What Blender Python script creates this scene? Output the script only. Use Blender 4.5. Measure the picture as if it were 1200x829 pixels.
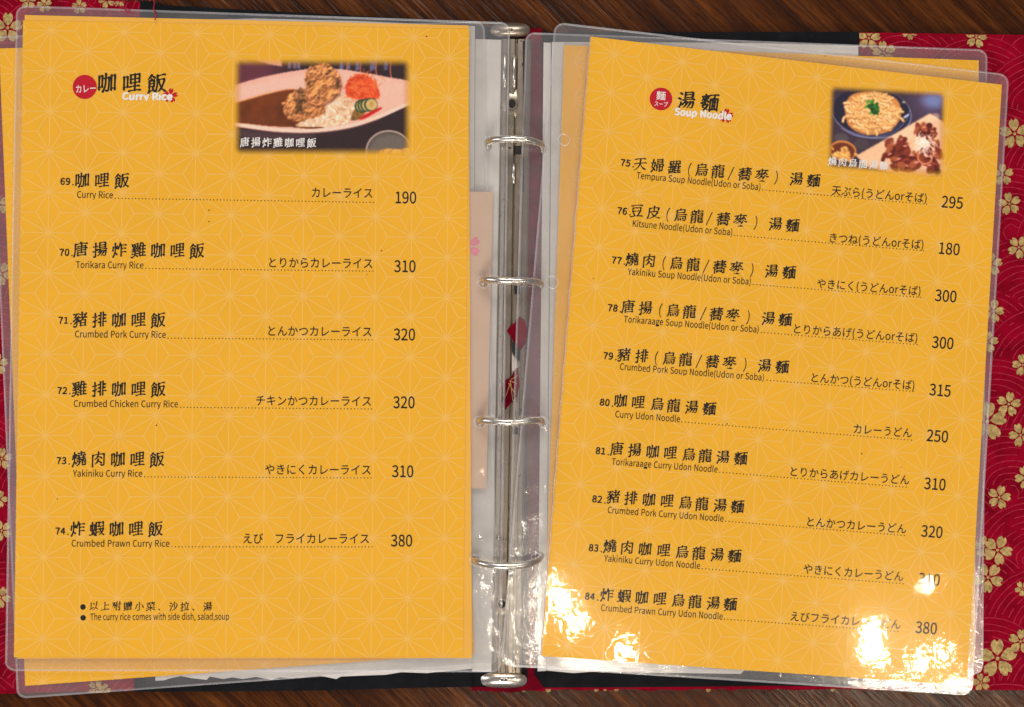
import bpy, math, random
import numpy as np
from mathutils import Vector
from mathutils.geometry import tessellate_polygon
for _o in list(bpy.data.objects): bpy.data.objects.remove(_o)
SC = bpy.context.scene
COL = SC.collection
random.seed(7)

# ------------------------------------------------------------------ camera
K = 0.0004            # metres per photo pixel on the table
H = 0.50              # camera height over the table
cam_d = bpy.data.cameras.new('camera')
cam = bpy.data.objects.new('camera', cam_d); COL.objects.link(cam)
cam.location = (0, 0, H)
cam_d.sensor_fit = 'HORIZONTAL'; cam_d.sensor_width = 36.0
cam_d.lens = 36.0 * H / (1200 * K)
cam_d.clip_start = 0.01; cam_d.clip_end = 20
SC.camera = cam

# ------------------------------------------------------------------ world and lamps
w = bpy.data.worlds.new("World"); SC.world = w; w.use_nodes = True
bg = w.node_tree.nodes['Background']
bg.inputs['Color'].default_value = (1.0, 0.94, 0.94, 1); bg.inputs['Strength'].default_value = 0.20
SC.view_settings.view_transform = 'Standard'; SC.view_settings.look = 'None'
SC.view_settings.exposure = 0.0; SC.view_settings.gamma = 1.0
SC.cycles.transparent_max_bounces = 40
SC.cycles.max_bounces = 10
SC.cycles.glossy_bounces = 5
SC.cycles.sample_clamp_indirect = 6.0

def area(name, loc, target, size, power, col, shape='DISK', size_y=None):
    d = bpy.data.lights.new(name, 'AREA'); d.shape = shape; d.size = size
    if size_y: d.size_y = size_y
    d.energy = power; d.color = col
    o = bpy.data.objects.new(name, d); COL.objects.link(o); o.location = loc
    v = Vector(target) - Vector(loc); o.rotation_euler = v.to_track_quat('-Z', 'Y').to_euler()
    return o
# big soft fill light added out of view, beyond the table's top edge
area('top_fill_light', (0.1, 2.5, 2.5), (0, 0, 0), 2.2, 58, (1.0, 0.96, 0.91), 'RECTANGLE', 1.2)
# two more added fills: a cooler one at the left, a warm one on the near side
area('left_fill_light', (-2.5, 0.0, 1.8), (0, -.05, 0), 0.9, 22, (0.97, 0.96, 1.0), 'RECTANGLE', 1.2)
area('near_fill_light', (-0.3, -2.5, 2.1), (0, -.1, 0), 1.2, 51, (1.0, 0.94, 0.86), 'RECTANGLE', 0.9)
# pendant bulbs above the near side of the table: (mirror point in the photo) -> lamp place
HL = 1.25
for (qx, qy, dia, pw) in ((655, 692, 0.020, .20), (671, 718, 0.024, .32), (685, 744, 0.020, .22), (734, 774, 0.024, .26), (1012, 748, 0.030, .55), (1015, 768, 0.024, .32), (1083, 693, 0.014, .15), (1078, 784, 0.022, .20), (1108, 776, 0.020, .14), (1052, 814, 0.04, .36), (1130, 838, 0.08, 1.0)):
    s = (H + HL) / H
    area('pendant_lamp', ((qx - 600) * K * s, (414.5 - qy) * K * s, HL), ((qx - 600) * K, (414.5 - qy) * K, 0), dia, pw, (1.0, 0.86, 0.68))

# ------------------------------------------------------------------ helpers
def P(px, py, z=0.0):
    f = K * (H - z) / H
    return ((px - 600) * f, (414.5 - py) * f, z)

ROOT_LOC = {}
def empty(name, label, cat, loc, group=None):
    o = bpy.data.objects.new(name, None); COL.objects.link(o); o.location = loc
    o.empty_display_size = 0.02
    o['label'] = label; o['category'] = cat
    if group: o['group'] = group
    ROOT_LOC[o.name] = loc
    return o

def obj(name, V, F, mats, parent=None, mi=None, smooth=False, label=None):
    me = bpy.data.meshes.new(name)
    V = np.asarray(V, float)
    base = (0, 0, 0)
    if parent is not None:
        r = parent
        while r.parent: r = r.parent
        base = ROOT_LOC.get(r.name, (0, 0, 0))
    me.from_pydata((V - np.array(base)).tolist(), [], [list(map(int, f)) for f in F])
    if not isinstance(mats, (list, tuple)): mats = [mats]
    for m in mats: me.materials.append(m)
    if mi is not None: me.polygons.foreach_set('material_index', np.asarray(mi, np.int32))
    if smooth: me.polygons.foreach_set('use_smooth', np.ones(len(me.polygons), bool))
    me.update()
    o = bpy.data.objects.new(name, me); COL.objects.link(o)
    if parent is not None: o.parent = parent
    if label: o['label'] = label
    return o

class MB:
    """collects vertices and faces with material slots"""
    def __init__(s): s.V = []; s.F = []; s.M = []
    def add(s, V, F, m=0):
        b = len(s.V); s.V += [tuple(v) for v in V]; s.F += [[i + b for i in f] for f in F]; s.M += [m] * len(F)
    def prism(s, poly, z0, z1, m=0):
        """poly in photo pixels, walls straight down"""
        T = [P(x, y, z1) for x, y in poly]; n = len(T)
        B = [(a, b, z0) for a, b, c in T]
        tri = tessellate_polygon([[Vector((a, b, 0)) for a, b, c in T]])
        F = []
        for t in tri:
            a, b, c = (T[i] for i in t)
            up = (b[0]-a[0])*(c[1]-a[1]) - (b[1]-a[1])*(c[0]-a[0]) > 0
            t = list(t) if up else list(t)[::-1]
            F.append(t); F.append([i + n for i in t[::-1]])
        ar = sum(T[i][0]*T[(i+1) % n][1] - T[(i+1) % n][0]*T[i][1] for i in range(n))
        for i in range(n):
            j = (i + 1) % n
            F.append([i, i + n, j + n, j] if ar > 0 else [j, j + n, i + n, i])
        s.add(T + B, F, m)
    def tube(s, pts, r, seg=10, m=0, cap=True):
        pts = [Vector(p) for p in pts]; n = len(pts)
        rr = r if isinstance(r, (list, tuple)) else [r] * n
        V = []; up = Vector((0, 0, 1)); nprev = None
        for i in range(n):
            t = (pts[min(n-1, i+1)] - pts[max(0, i-1)]).normalized()
            if nprev is None:
                a = Vector((0, 1, 0)) if abs(t.y) < .8 else Vector((1, 0, 0))
                nn = (a - t * a.dot(t)).normalized()
            else: nn = (nprev - t * nprev.dot(t)).normalized()
            nprev = nn; b = t.cross(nn)
            for k in range(seg):
                an = 2*math.pi*k/seg
                V.append(pts[i] + (nn*math.cos(an) + b*math.sin(an)) * rr[i])
        F = []
        for i in range(n-1):
            for k in range(seg):
                k2 = (k+1) % seg
                F.append([i*seg+k, i*seg+k2, (i+1)*seg+k2, (i+1)*seg+k])
        if cap:
            F.append(list(range(seg))[::-1]); F.append([(n-1)*seg+k for k in range(seg)])
        s.add(V, F, m)
    def build(s, name, mats, parent=None, smooth=False, label=None):
        return obj(name, s.V, s.F, mats, parent, s.M, smooth, label)

def spline(pts, n):
    """Catmull-Rom through tuples"""
    pts = np.array(pts, float); m = len(pts); out = []
    Q = np.vstack([2*pts[0]-pts[1], pts, 2*pts[-1]-pts[-2]])
    for t in np.linspace(0, m-1-1e-9, n):
        i = int(t); f = t-i; a, b, c, d = Q[i:i+4]
        out.append(.5*((2*b)+(c-a)*f+(2*a-5*b+4*c-d)*f*f+(3*b-a-3*c+d)*f**3))
    return np.array(out)

# ------------------------------------------------------------------ materials
def mat(name):
    m = bpy.data.materials.new(name); m.use_nodes = True
    nt = m.node_tree; nt.nodes.clear()
    out = nt.nodes.new('ShaderNodeOutputMaterial')
    return m, nt, out
def N(nt, t, **kw):
    n = nt.nodes.new(t)
    for k, v in kw.items():
        if k.startswith('_'): setattr(n, k[1:], v)
        else: n.inputs[k.replace('__', ' ')].default_value = v
    return n
def L(nt, a, b): nt.links.new(a, b)
def rgba(c): return (c[0], c[1], c[2], 1)
def srgb(*c):
    return tuple((v/255/12.92 if v/255 <= .04045 else ((v/255+.055)/1.055)**2.4) for v in c)
def coords(nt, rot=0.0, scale=(1, 1, 1)):
    tc = N(nt, 'ShaderNodeTexCoord'); mp = N(nt, 'ShaderNodeMapping')
    mp.inputs['Rotation'].default_value = (0, 0, rot); mp.inputs['Scale'].default_value = scale
    L(nt, tc.outputs['Object'], mp.inputs['Vector']); return mp.outputs['Vector']
def noise(nt, vec, scale, detail=4, rough=.55, dist=0):
    n = N(nt, 'ShaderNodeTexNoise'); n.inputs['Scale'].default_value = scale; n.inputs['Detail'].default_value = detail
    n.inputs['Roughness'].default_value = rough; n.inputs['Distortion'].default_value = dist
    L(nt, vec, n.inputs['Vector']); return n.outputs['Fac']
def ramp(nt, fac, stops):
    r = N(nt, 'ShaderNodeValToRGB'); el = r.color_ramp.elements
    while len(el) < len(stops): el.new(.5)
    for e, (p, c) in zip(el, stops): e.position = p; e.color = rgba(c)
    L(nt, fac, r.inputs['Fac']); return r.outputs['Color']
def bump(nt, h, strength, dist=.001):
    b = N(nt, 'ShaderNodeBump'); b.inputs['Strength'].default_value = strength; b.inputs['Distance'].default_value = dist
    L(nt, h, b.inputs['Height']); return b.outputs['Normal']
def pbr(name, col, rough=.6, metal=0, var=.12, nscale=300, bump_s=0, bump_scale=900, spec=.5):
    m, nt, out = mat(name); b = N(nt, 'ShaderNodeBsdfPrincipled')
    v = coords(nt); f = noise(nt, v, nscale)
    c = ramp(nt, f, [(.3, [x*(1-var) for x in col]), (.7, [min(1, x*(1+var)) for x in col])])
    L(nt, c, b.inputs['Base Color']); b.inputs['Roughness'].default_value = rough; b.inputs['Metallic'].default_value = metal
    b.inputs['Specular IOR Level'].default_value = spec
    if bump_s: L(nt, bump(nt, noise(nt, v, bump_scale, 3), bump_s), b.inputs['Normal'])
    L(nt, b.outputs[0], out.inputs[0]); return m

def wood_mat():
    m, nt, out = mat('dark_wood'); b = N(nt, 'ShaderNodeBsdfPrincipled')
    ang = math.radians(44)
    v = coords(nt, ang, (1, 1, 1))
    mp = N(nt, 'ShaderNodeMapping'); mp.inputs['Scale'].default_value = (9, 150, 1); L(nt, v, mp.inputs['Vector'])
    g1 = noise(nt, mp.outputs[0], 1.0, 6, .65, .6)
    mp2 = N(nt, 'ShaderNodeMapping'); mp2.inputs['Scale'].default_value = (25, 620, 1); L(nt, v, mp2.inputs['Vector'])
    g2 = noise(nt, mp2.outputs[0], 1.0, 3, .6, .2)
    c1 = ramp(nt, g1, [(.28, (.018, .0050, .0012)), (.48, (.062, .0165, .0028)), (.66, (.130, .038, .0058)), (.8, (.05, .014, .003))])
    c2 = ramp(nt, g2, [(.34, (.35, .30, .26)), (.50, (.85, .82, .8)), (.72, (1.25, 1.2, 1.1))])
    mx = N(nt, 'ShaderNodeMix', _data_type='RGBA', _blend_type='MULTIPLY'); mx.inputs['Factor'].default_value = .85
    L(nt, c1, mx.inputs['A']); L(nt, c2, mx.inputs['B'])
    mp3 = N(nt, 'ShaderNodeMapping'); mp3.inputs['Scale'].default_value = (95, 1700, 1); L(nt, v, mp3.inputs['Vector'])
    g3 = noise(nt, mp3.outputs[0], 1.0, 2, .6, .1)
    c3 = ramp(nt, g3, [(.36, (.25, .22, .2)), (.44, (1, 1, 1)), (.9, (1.06, 1.05, 1.04))])
    mx2 = N(nt, 'ShaderNodeMix', _data_type='RGBA', _blend_type='MULTIPLY'); mx2.inputs['Factor'].default_value = .8
    L(nt, mx.outputs['Result'], mx2.inputs['A']); L(nt, c3, mx2.inputs['B']); L(nt, mx2.outputs['Result'], b.inputs['Base Color'])
    b.inputs['Roughness'].default_value = .34; b.inputs['Specular IOR Level'].default_value = .22
    r = ramp(nt, g2, [(.3, (.30,)*3), (.65, (.15,)*3)]); L(nt, r, b.inputs['Roughness'])
    L(nt, bump(nt, g2, .55, .0006), b.inputs['Normal'])
    L(nt, b.outputs[0], out.inputs[0]); return m

def film_mat(name, haze, bscale, bstr, rough=.05, tint=.96, bdist=.0006, wide=0):
    m, nt, out = mat(name)
    v = coords(nt)
    h = noise(nt, v, bscale, 3, .5, .4)
    h2 = noise(nt, v, bscale*.22, 2, .5)
    ad = N(nt, 'ShaderNodeMath', _operation='MULTIPLY_ADD'); L(nt, h2, ad.inputs[0]); ad.inputs[1].default_value = 2.6; L(nt, h, ad.inputs[2])
    h3 = noise(nt, v, bscale*2.6, 2, .5)
    a3 = N(nt, 'ShaderNodeMath', _operation='MULTIPLY_ADD'); L(nt, h3, a3.inputs[0]); a3.inputs[1].default_value = .33; L(nt, ad.outputs[0], a3.inputs[2])
    nrm = bump(nt, a3.outputs[0], bstr, bdist)
    tr = N(nt, 'ShaderNodeBsdfTransparent'); tr.inputs['Color'].default_value = (tint, tint, tint*.99, 1)
    df = N(nt, 'ShaderNodeBsdfDiffuse'); df.inputs['Color'].default_value = (.82, .80, .86, 1)
    gl = N(nt, 'ShaderNodeBsdfAnisotropic'); gl.inputs['Roughness'].default_value = rough; gl.inputs['Color'].default_value = (1, 1, 1, 1)
    L(nt, nrm, gl.inputs['Normal'])
    m1 = N(nt, 'ShaderNodeMixShader'); m1.inputs[0].default_value = haze
    cl = noise(nt, v, 28, 4, .6)
    hz = N(nt, 'ShaderNodeMapRange'); hz.inputs['From Min'].default_value = .3; hz.inputs['From Max'].default_value = .7
    hz.inputs['To Min'].default_value = haze*.7; hz.inputs['To Max'].default_value = haze*1.3
    L(nt, cl, hz.inputs['Value']); L(nt, hz.outputs[0], m1.inputs[0])
    L(nt, tr.outputs[0], m1.inputs[1]); L(nt, df.outputs[0], m1.inputs[2])
    # thin sheet: the same reflectance from both sides (Schlick), no total reflection inside
    ge = N(nt, 'ShaderNodeNewGeometry'); dt = N(nt, 'ShaderNodeVectorMath', _operation='DOT_PRODUCT'); L(nt, nrm, dt.inputs[0]); L(nt, ge.outputs['Incoming'], dt.inputs[1])
    ab = N(nt, 'ShaderNodeMath', _operation='ABSOLUTE'); L(nt, dt.outputs['Value'], ab.inputs[0])
    om = N(nt, 'ShaderNodeMath', _operation='SUBTRACT', _use_clamp=True); om.inputs[0].default_value = 1.0; L(nt, ab.outputs[0], om.inputs[1])
    p5 = N(nt, 'ShaderNodeMath', _operation='POWER'); L(nt, om.outputs[0], p5.inputs[0]); p5.inputs[1].default_value = 5.0
    fr = N(nt, 'ShaderNodeMath', _operation='MULTIPLY_ADD'); L(nt, p5.outputs[0], fr.inputs[0]); fr.inputs[1].default_value = .94; fr.inputs[2].default_value = .055
    m2 = N(nt, 'ShaderNodeMixShader'); L(nt, fr.outputs[0], m2.inputs[0]); L(nt, m1.outputs[0], m2.inputs[1])
    if wide:                                   # scuffed plastic: part of the gloss is broad
        g2 = N(nt, 'ShaderNodeBsdfAnisotropic'); g2.inputs['Roughness'].default_value = .19; L(nt, nrm, g2.inputs['Normal'])
        mg = N(nt, 'ShaderNodeMixShader'); mg.inputs[0].default_value = wide
        L(nt, gl.outputs[0], mg.inputs[1]); L(nt, g2.outputs[0], mg.inputs[2]); L(nt, mg.outputs[0], m2.inputs[2])
    else: L(nt, gl.outputs[0], m2.inputs[2])
    L(nt, m2.outputs[0], out.inputs[0]); return m

def fabric_mat(name, col, var=.25, sc=1):
    m, nt, out = mat(name); b = N(nt, 'ShaderNodeBsdfPrincipled')
    v = coords(nt)
    wv = N(nt, 'ShaderNodeTexWave'); wv.inputs['Scale'].default_value = 420*sc; wv.inputs['Distortion'].default_value = 1.2; wv.inputs['Detail'].default_value = 2
    mp = N(nt, 'ShaderNodeMapping'); mp.inputs['Rotation'].default_value = (0, 0, math.pi/2); L(nt, v, mp.inputs['Vector'])
    wv2 = N(nt, 'ShaderNodeTexWave'); wv2.inputs['Scale'].default_value = 420*sc; wv2.inputs['Distortion'].default_value = 1.2
    L(nt, v, wv.inputs['Vector']); L(nt, mp.outputs[0], wv2.inputs['Vector'])
    ad = N(nt, 'ShaderNodeMath', _operation='ADD'); L(nt, wv.outputs['Fac'], ad.inputs[0]); L(nt, wv2.outputs['Fac'], ad.inputs[1])
    f = noise(nt, v, 90, 6, .7)
    c = ramp(nt, f, [(.3, [x*(1-var) for x in col]), (.7, [x*(1+var) for x in col])])
    L(nt, c, b.inputs['Base Color']); b.inputs['Roughness'].default_value = .8
    b.inputs['Specular IOR Level'].default_value = .04
    L(nt, bump(nt, ad.outputs[0], .35, .0003), b.inputs['Normal'])
    L(nt, b.outputs[0], out.inputs[0]); return m

def metal_mat(name, col, rough, rust=0.0):
    m, nt, out = mat(name); b = N(nt, 'ShaderNodeBsdfPrincipled')
    v = coords(nt); f = noise(nt, v, 260, 6, .7); f2 = noise(nt, v, 45, 3)
    c = ramp(nt, f, [(.30+rust*.1, (.05, .035, .022)), (.36+rust*.1, [x*.8 for x in col]), (.7, col)])
    L(nt, c, b.inputs['Base Color']); b.inputs['Metallic'].default_value = 1
    r = ramp(nt, f, [(.30, (.7,)*3), (.45, (rough*1.6,)*3), (.8, (rough,)*3)]); L(nt, r, b.inputs['Roughness'])
    L(nt, bump(nt, f2, .18, .001), b.inputs['Normal'])
    L(nt, b.outputs[0], out.inputs[0]); return m

def vcol_mat(name):
    m, nt, out = mat(name); b = N(nt, 'ShaderNodeBsdfPrincipled')
    a = N(nt, 'ShaderNodeVertexColor'); a.layer_name = 'print'
    L(nt, a.outputs['Color'], b.inputs['Base Color']); b.inputs['Roughness'].default_value = .6; b.inputs['Specular IOR Level'].default_value = .06
    L(nt, a.outputs['Alpha'], b.inputs['Alpha'])
    L(nt, b.outputs[0], out.inputs[0]); return m

M = dict(
    wood=wood_mat(),
    paper=pbr('yellow_paper', (.850, .440, .022), .6, spec=.08, var=.03, nscale=25),
    line=pbr('pale_print', (.860, .496, .098), .6, spec=.08, var=.02),
    pline=pbr('pale_print_faint', (.800, .425, .060), .55, var=.02),
    ink=pbr('black_ink', (.012, .010, .008), .5, spec=.06, var=.1),
    inkb=pbr('brown_ink', (.022, .013, .006), .5, spec=.06, var=.1),
    red=pbr('red_ink', (.520, .002, .018), .5, spec=.06, var=.05),
    white=pbr('white_ink', (.83, .80, .78), .5, spec=.06, var=.03),
    film=film_mat('clear_film', .006, 150, .09, .10, .985),
    film_back=film_mat('clear_film_back', .04, 90, .15, .2, .985),
    margin=film_mat('milky_film', .055, 160, .34, .11, .985),
    crinkle=film_mat('crinkled_film', .006, 165, .062, .045, .985, wide=.26),
    seam=film_mat('welded_seam', .17, 300, .12, .26, .98),
    fabric=fabric_mat('red_fabric', (.235, .0008, .0130), .38),
    scrapred=fabric_mat('dark_red_cloth', (.12, .0010, .008), .5),
    thread=pbr('pink_thread', (.36, .018, .045), .6, spec=.1, var=.3, nscale=800),
    gold=pbr('gold_foil', (.420, .290, .110), .55, spec=.15, metal=.15, var=.45, nscale=700, bump_s=.3),
    cloth=fabric_mat('black_bookcloth', (.010, .0105, .0125), .3, 1.3),
    lining=pbr('ivory_lining', (.68, .64, .62), .7, var=.1, nscale=60, bump_s=.4, bump_scale=120),
    chrome=metal_mat('nickel_plate', (.46, .39, .31), .24, .22),
    ringm=metal_mat('ring_nickel', (.74, .69, .62), .18, .0),
    dark=pbr('shade_black', (.010, .008, .007), .8),  # near-black colour, paints the shade inside slots and rivet holes
    card=pbr('beige_card', (.62, .42, .29), .6, var=.05, nscale=60),
    pink=pbr('pink_ink', (.72, .22, .30), .6, spec=.06, var=.1),
    photo=vcol_mat('printed_photo'),
    glint=pbr('painted_glint', (.45, .40, .35), .7, var=.2),  # pale colour painting a bright reflection between the scraps
)
BRUSH_GLYPHS = {
21654:(0,[[264,134,273,137,282,145,299,178,317,228,328,267,337,316,343,372,344,408,348,434,366,435,371,432,371,352,363,251,358,217,350,201,342,198,331,202,322,202,315,198,309,193,306,186,305,179,311,165,319,158,332,154,341,153,354,155,369,160,380,167,386,174,392,184,398,203,403,241,415,388,419,418,420,373,418,277,416,243,411,231,414,221,412,200,415,190,421,181,432,175,443,174,451,176,458,181,462,190,461,221,472,226,485,227,488,226,486,213,488,204,499,192,508,187,516,186,525,188,532,194,536,203,535,221,541,231,542,238,539,248,533,257,533,308,537,422,545,505,541,518,527,532,519,536,508,536,502,533,495,525,462,518,445,526,432,525,427,521,420,511,414,499,418,465,404,482,388,486,382,484,376,480,369,466,351,461,349,462,355,523,354,532,346,548,340,554,329,559,319,558,310,552,303,541,301,534,304,455,288,454,277,447,276,450,281,491,275,503,264,511,238,513,229,508,222,499,212,497,205,497,194,502,184,502,175,497,166,486,163,480,162,471,166,383,164,260,163,255,155,247,153,240,155,232,161,224,158,205,159,197,164,188,173,181,182,179,192,179,199,182,205,189,208,200,206,235,226,239,254,233,265,236,271,243,274,254,270,313,274,421,275,422,286,416,303,415,302,379,300,345,295,309,288,276,278,243,266,216,258,200,237,170,235,162,237,151,243,142,252,136],[468,250,461,250,459,251,460,329,464,430,471,491,473,494,486,496,490,496,491,494,494,437,494,325,491,265,490,255],[207,261,205,263,205,303,210,418,217,470,224,474,228,470,231,424,231,342,228,297,225,267]]),
21737:(0,[[523,186,538,188,547,196,549,209,541,224,530,231,519,233,435,219,433,275,460,275,507,269,518,273,525,282,526,291,522,302,514,310,504,315,493,316,434,303,433,306,434,330,442,338,446,350,459,354,474,356,487,354,502,347,513,347,524,351,529,358,531,372,528,425,533,439,529,454,529,468,537,531,534,542,522,560,513,564,502,565,493,562,487,553,439,544,426,555,411,558,402,553,391,536,389,535,344,529,333,534,325,534,318,533,311,527,305,517,300,505,305,484,308,444,308,431,302,426,299,418,301,410,307,400,301,339,303,332,307,325,317,319,333,315,344,319,353,330,362,334,377,338,393,338,393,298,348,289,300,283,283,271,280,315,282,382,284,418,290,463,287,476,275,492,261,498,253,497,233,487,211,481,207,481,198,488,190,490,181,490,173,484,164,471,159,457,165,440,167,365,165,260,159,252,158,245,162,233,160,206,163,198,169,191,177,186,188,185,197,187,205,192,210,204,207,237,209,240,215,243,237,246,250,237,262,235,275,241,284,253,295,245,314,244,354,261,391,271,392,269,392,262,387,212,279,193,267,184,263,176,264,168,272,159,280,156,298,155,345,175,391,187,404,177,419,175,430,180,434,185,436,192,439,193,477,192],[207,267,208,355,213,427,217,456,230,459,237,459,241,421,241,341,238,287,235,275],[349,359,347,373,348,404,374,415,395,420,395,369,377,363],[436,377,437,427,458,428,488,425,486,402,484,387,466,381],[364,442,351,441,349,442,351,471,357,497,391,510,393,502,395,449,392,447],[440,455,440,471,445,517,465,517,486,514,488,489,488,465]]),
39151:(0,[[184,115,191,117,198,122,202,128,206,141,218,156,248,178,266,184,271,184,276,174,287,166,296,163,307,164,315,152,325,145,340,144,352,151,357,161,356,176,375,250,382,301,386,350,388,354,412,287,427,258,416,246,394,207,382,189,378,186,369,183,367,178,369,172,384,166,397,169,423,186,463,218,486,188,503,174,514,169,524,168,533,171,542,177,546,185,547,194,545,202,541,211,528,221,500,230,481,241,482,250,478,261,500,310,530,394,537,429,533,444,522,460,507,465,498,464,489,457,472,452,411,441,407,441,390,449,394,485,414,496,445,508,484,516,506,518,516,512,525,510,538,514,544,521,547,530,544,541,536,551,524,557,502,557,454,537,395,520,393,520,388,528,381,534,366,536,357,532,346,520,340,492,343,481,346,433,344,429,336,422,334,415,337,405,346,397,346,350,343,308,334,255,322,217,314,202,300,223,300,238,298,247,288,258,302,260,308,262,317,270,320,277,316,321,325,328,328,339,326,350,318,361,325,398,324,407,314,424,305,431,290,433,281,429,277,423,271,436,262,445,243,457,231,457,250,477,261,479,290,444,301,438,314,437,326,441,334,449,338,460,336,471,330,481,322,489,281,505,279,517,275,525,254,543,247,544,242,542,230,531,224,523,214,513,180,454,165,433,159,419,162,411,171,410,226,453,227,452,226,443,221,429,221,410,208,417,194,415,180,401,174,386,178,334,174,322,178,312,178,281,170,273,168,265,170,257,178,249,176,180,175,175,164,164,157,152,153,140,156,129,163,121,174,116],[218,190,217,221,219,257,237,265,257,268,259,267,252,262,249,256,246,242,248,231,257,220,256,217,240,204],[449,300,433,339,423,376,421,391,424,417,458,421,484,418,486,415,485,404,476,367,463,328],[220,287,220,311,223,313,236,320,249,324,266,326,276,325,275,305,272,301,251,293],[228,346,224,345,223,347,226,369,231,381,233,382,246,374,257,373,267,378,274,387,276,357,256,351]]),
21776:(0,[[173,117,180,118,189,121,193,126,197,133,198,146,211,200,220,264,223,289,226,336,249,334,302,355,351,369,353,367,352,343,351,339,261,325,254,321,243,311,242,301,247,291,255,287,272,285,331,308,350,313,351,311,348,277,345,275,293,266,281,276,268,277,259,273,248,261,241,235,244,226,249,220,249,194,243,173,245,164,250,156,263,148,276,147,282,149,291,156,319,168,369,182,408,186,443,186,464,184,475,177,486,175,497,178,510,188,513,194,514,203,511,214,502,224,503,246,508,271,506,280,501,288,488,301,473,305,465,302,456,294,395,284,393,287,392,318,394,320,430,321,465,318,482,311,495,313,502,320,507,333,503,353,503,375,524,373,535,376,540,380,543,387,544,394,542,402,536,411,527,417,519,420,506,420,511,439,510,450,502,466,492,476,477,478,468,474,461,465,396,453,396,474,401,497,404,499,458,501,529,495,540,496,548,502,552,513,550,524,543,534,532,540,521,542,398,524,388,542,377,551,364,557,347,558,329,550,323,540,325,527,336,516,335,514,233,494,220,502,207,504,199,500,188,489,184,482,181,468,184,395,184,295,171,215,163,189,150,157,148,143,149,135,155,126,163,120],[290,193,290,212,292,226,297,232,314,240,347,250,360,237,368,234,377,233,385,236,392,242,397,257,431,258,462,254,461,222],[394,347,392,349,393,369,393,376,395,377,444,379,462,379,463,377,460,359],[226,370,231,435,233,453,235,455,300,479,354,492,353,446,260,431,245,420,241,410,244,402,251,395,272,392,279,393,322,411,352,420,354,418,353,396,291,383,235,374],[395,402,394,407,394,425,396,427,426,428,461,425,463,412]]),
25562:(0,[[204,112,219,117,236,129,245,140,249,152,252,172,250,283,251,299,253,303,281,301,290,302,299,309,307,327,316,326,325,329,325,318,309,298,288,254,288,250,293,244,299,243,325,256,343,269,346,268,320,224,298,196,290,188,272,182,270,180,269,175,271,171,278,167,298,169,306,171,322,181,348,203,381,238,395,256,406,274,414,303,424,306,426,305,424,291,407,244,384,198,372,181,373,175,378,171,384,170,391,174,420,201,448,237,470,273,480,306,484,306,481,234,480,223,476,208,469,202,445,196,432,202,428,202,425,200,423,195,426,189,436,180,445,176,484,177,495,182,504,191,514,207,519,223,528,260,536,317,535,328,528,343,517,353,504,355,496,352,490,345,487,344,470,340,461,345,450,346,442,343,433,333,407,329,398,335,385,338,382,349,386,352,409,357,453,361,485,361,537,354,543,356,550,361,554,373,552,384,546,393,536,400,525,402,481,393,373,376,360,377,352,372,336,370,302,366,295,369,289,370,265,364,258,359,254,353,252,357,254,410,257,411,279,405,290,407,296,411,300,416,302,423,302,430,296,442,284,451,271,452,257,447,262,508,261,516,255,531,249,537,241,542,230,543,218,537,210,525,208,518,212,434,197,431,171,430,156,418,153,411,153,404,156,398,169,392,188,392,205,403,212,405,212,312,210,309,177,297,158,293,145,281,142,273,144,265,151,258,159,255,174,255,183,259,210,280,208,211,205,179,203,170,201,167,188,165,175,159,166,150,159,147,156,143,155,138,159,130,178,117,191,113],[490,400,503,401,512,408,524,445,524,458,521,471,522,485,528,505,527,519,523,531,525,545,522,556,516,564,504,570,489,571,452,563,387,552,351,548,336,549,325,543,318,533,315,523,319,495,320,473,314,465,312,458,314,452,320,444,317,421,311,411,309,404,311,398,315,392,332,383,343,382,352,384,384,398,415,405,449,406],[365,422,361,422,360,424,360,446,370,452,394,461,416,465,444,468,467,466,469,442,428,433],[369,483,362,483,362,484,369,514,372,517,396,526,422,532,452,534,473,532,470,520,471,501,429,493]]),
28856:(0,[[397,158,406,158,414,161,420,166,423,173,421,271,445,281,471,285,490,284,518,277,527,276,538,282,542,287,544,293,542,304,537,313,528,321,517,324,508,323,473,312,421,304,423,364,425,368,447,377,470,380,490,379,516,372,524,372,532,374,537,379,542,391,539,402,533,410,525,416,514,419,506,418,490,412,471,407,425,400,431,464,451,468,479,469,505,467,533,461,541,462,550,466,555,473,556,482,554,491,544,503,536,507,527,509,484,499,427,489,421,499,415,504,406,507,397,507,400,517,401,526,396,543,392,549,381,556,368,557,359,553,348,538,347,513,342,477,339,472,320,426,312,463,306,469,300,471,290,468,286,460,272,445,264,433,263,436,270,509,269,518,261,534,253,541,241,545,230,542,225,539,219,528,215,517,218,457,219,380,219,326,213,276,209,269,198,231,189,209,176,187,156,158,154,149,156,140,163,131,176,125,189,125,198,131,220,171,235,209,243,234,253,211,268,199,277,197,288,197,296,201,303,207,307,215,308,222,306,230,301,239,293,247,254,272,258,322,260,362,261,365,271,358,282,357,291,359,297,365,307,355,317,350,327,350,338,354,345,363,346,379,370,440,372,444,379,446,381,436,382,392,377,386,374,379,376,373,382,363,381,298,374,290,372,283,375,275,380,267,374,184,376,175,381,167,388,161],[173,291,182,290,190,293,197,299,200,305,201,316,195,328,195,333,206,386,214,407,212,418,204,435,194,442,182,443,176,441,171,437,160,419,163,384,159,357,153,333,151,317,152,309,157,301,164,294]]),
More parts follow.
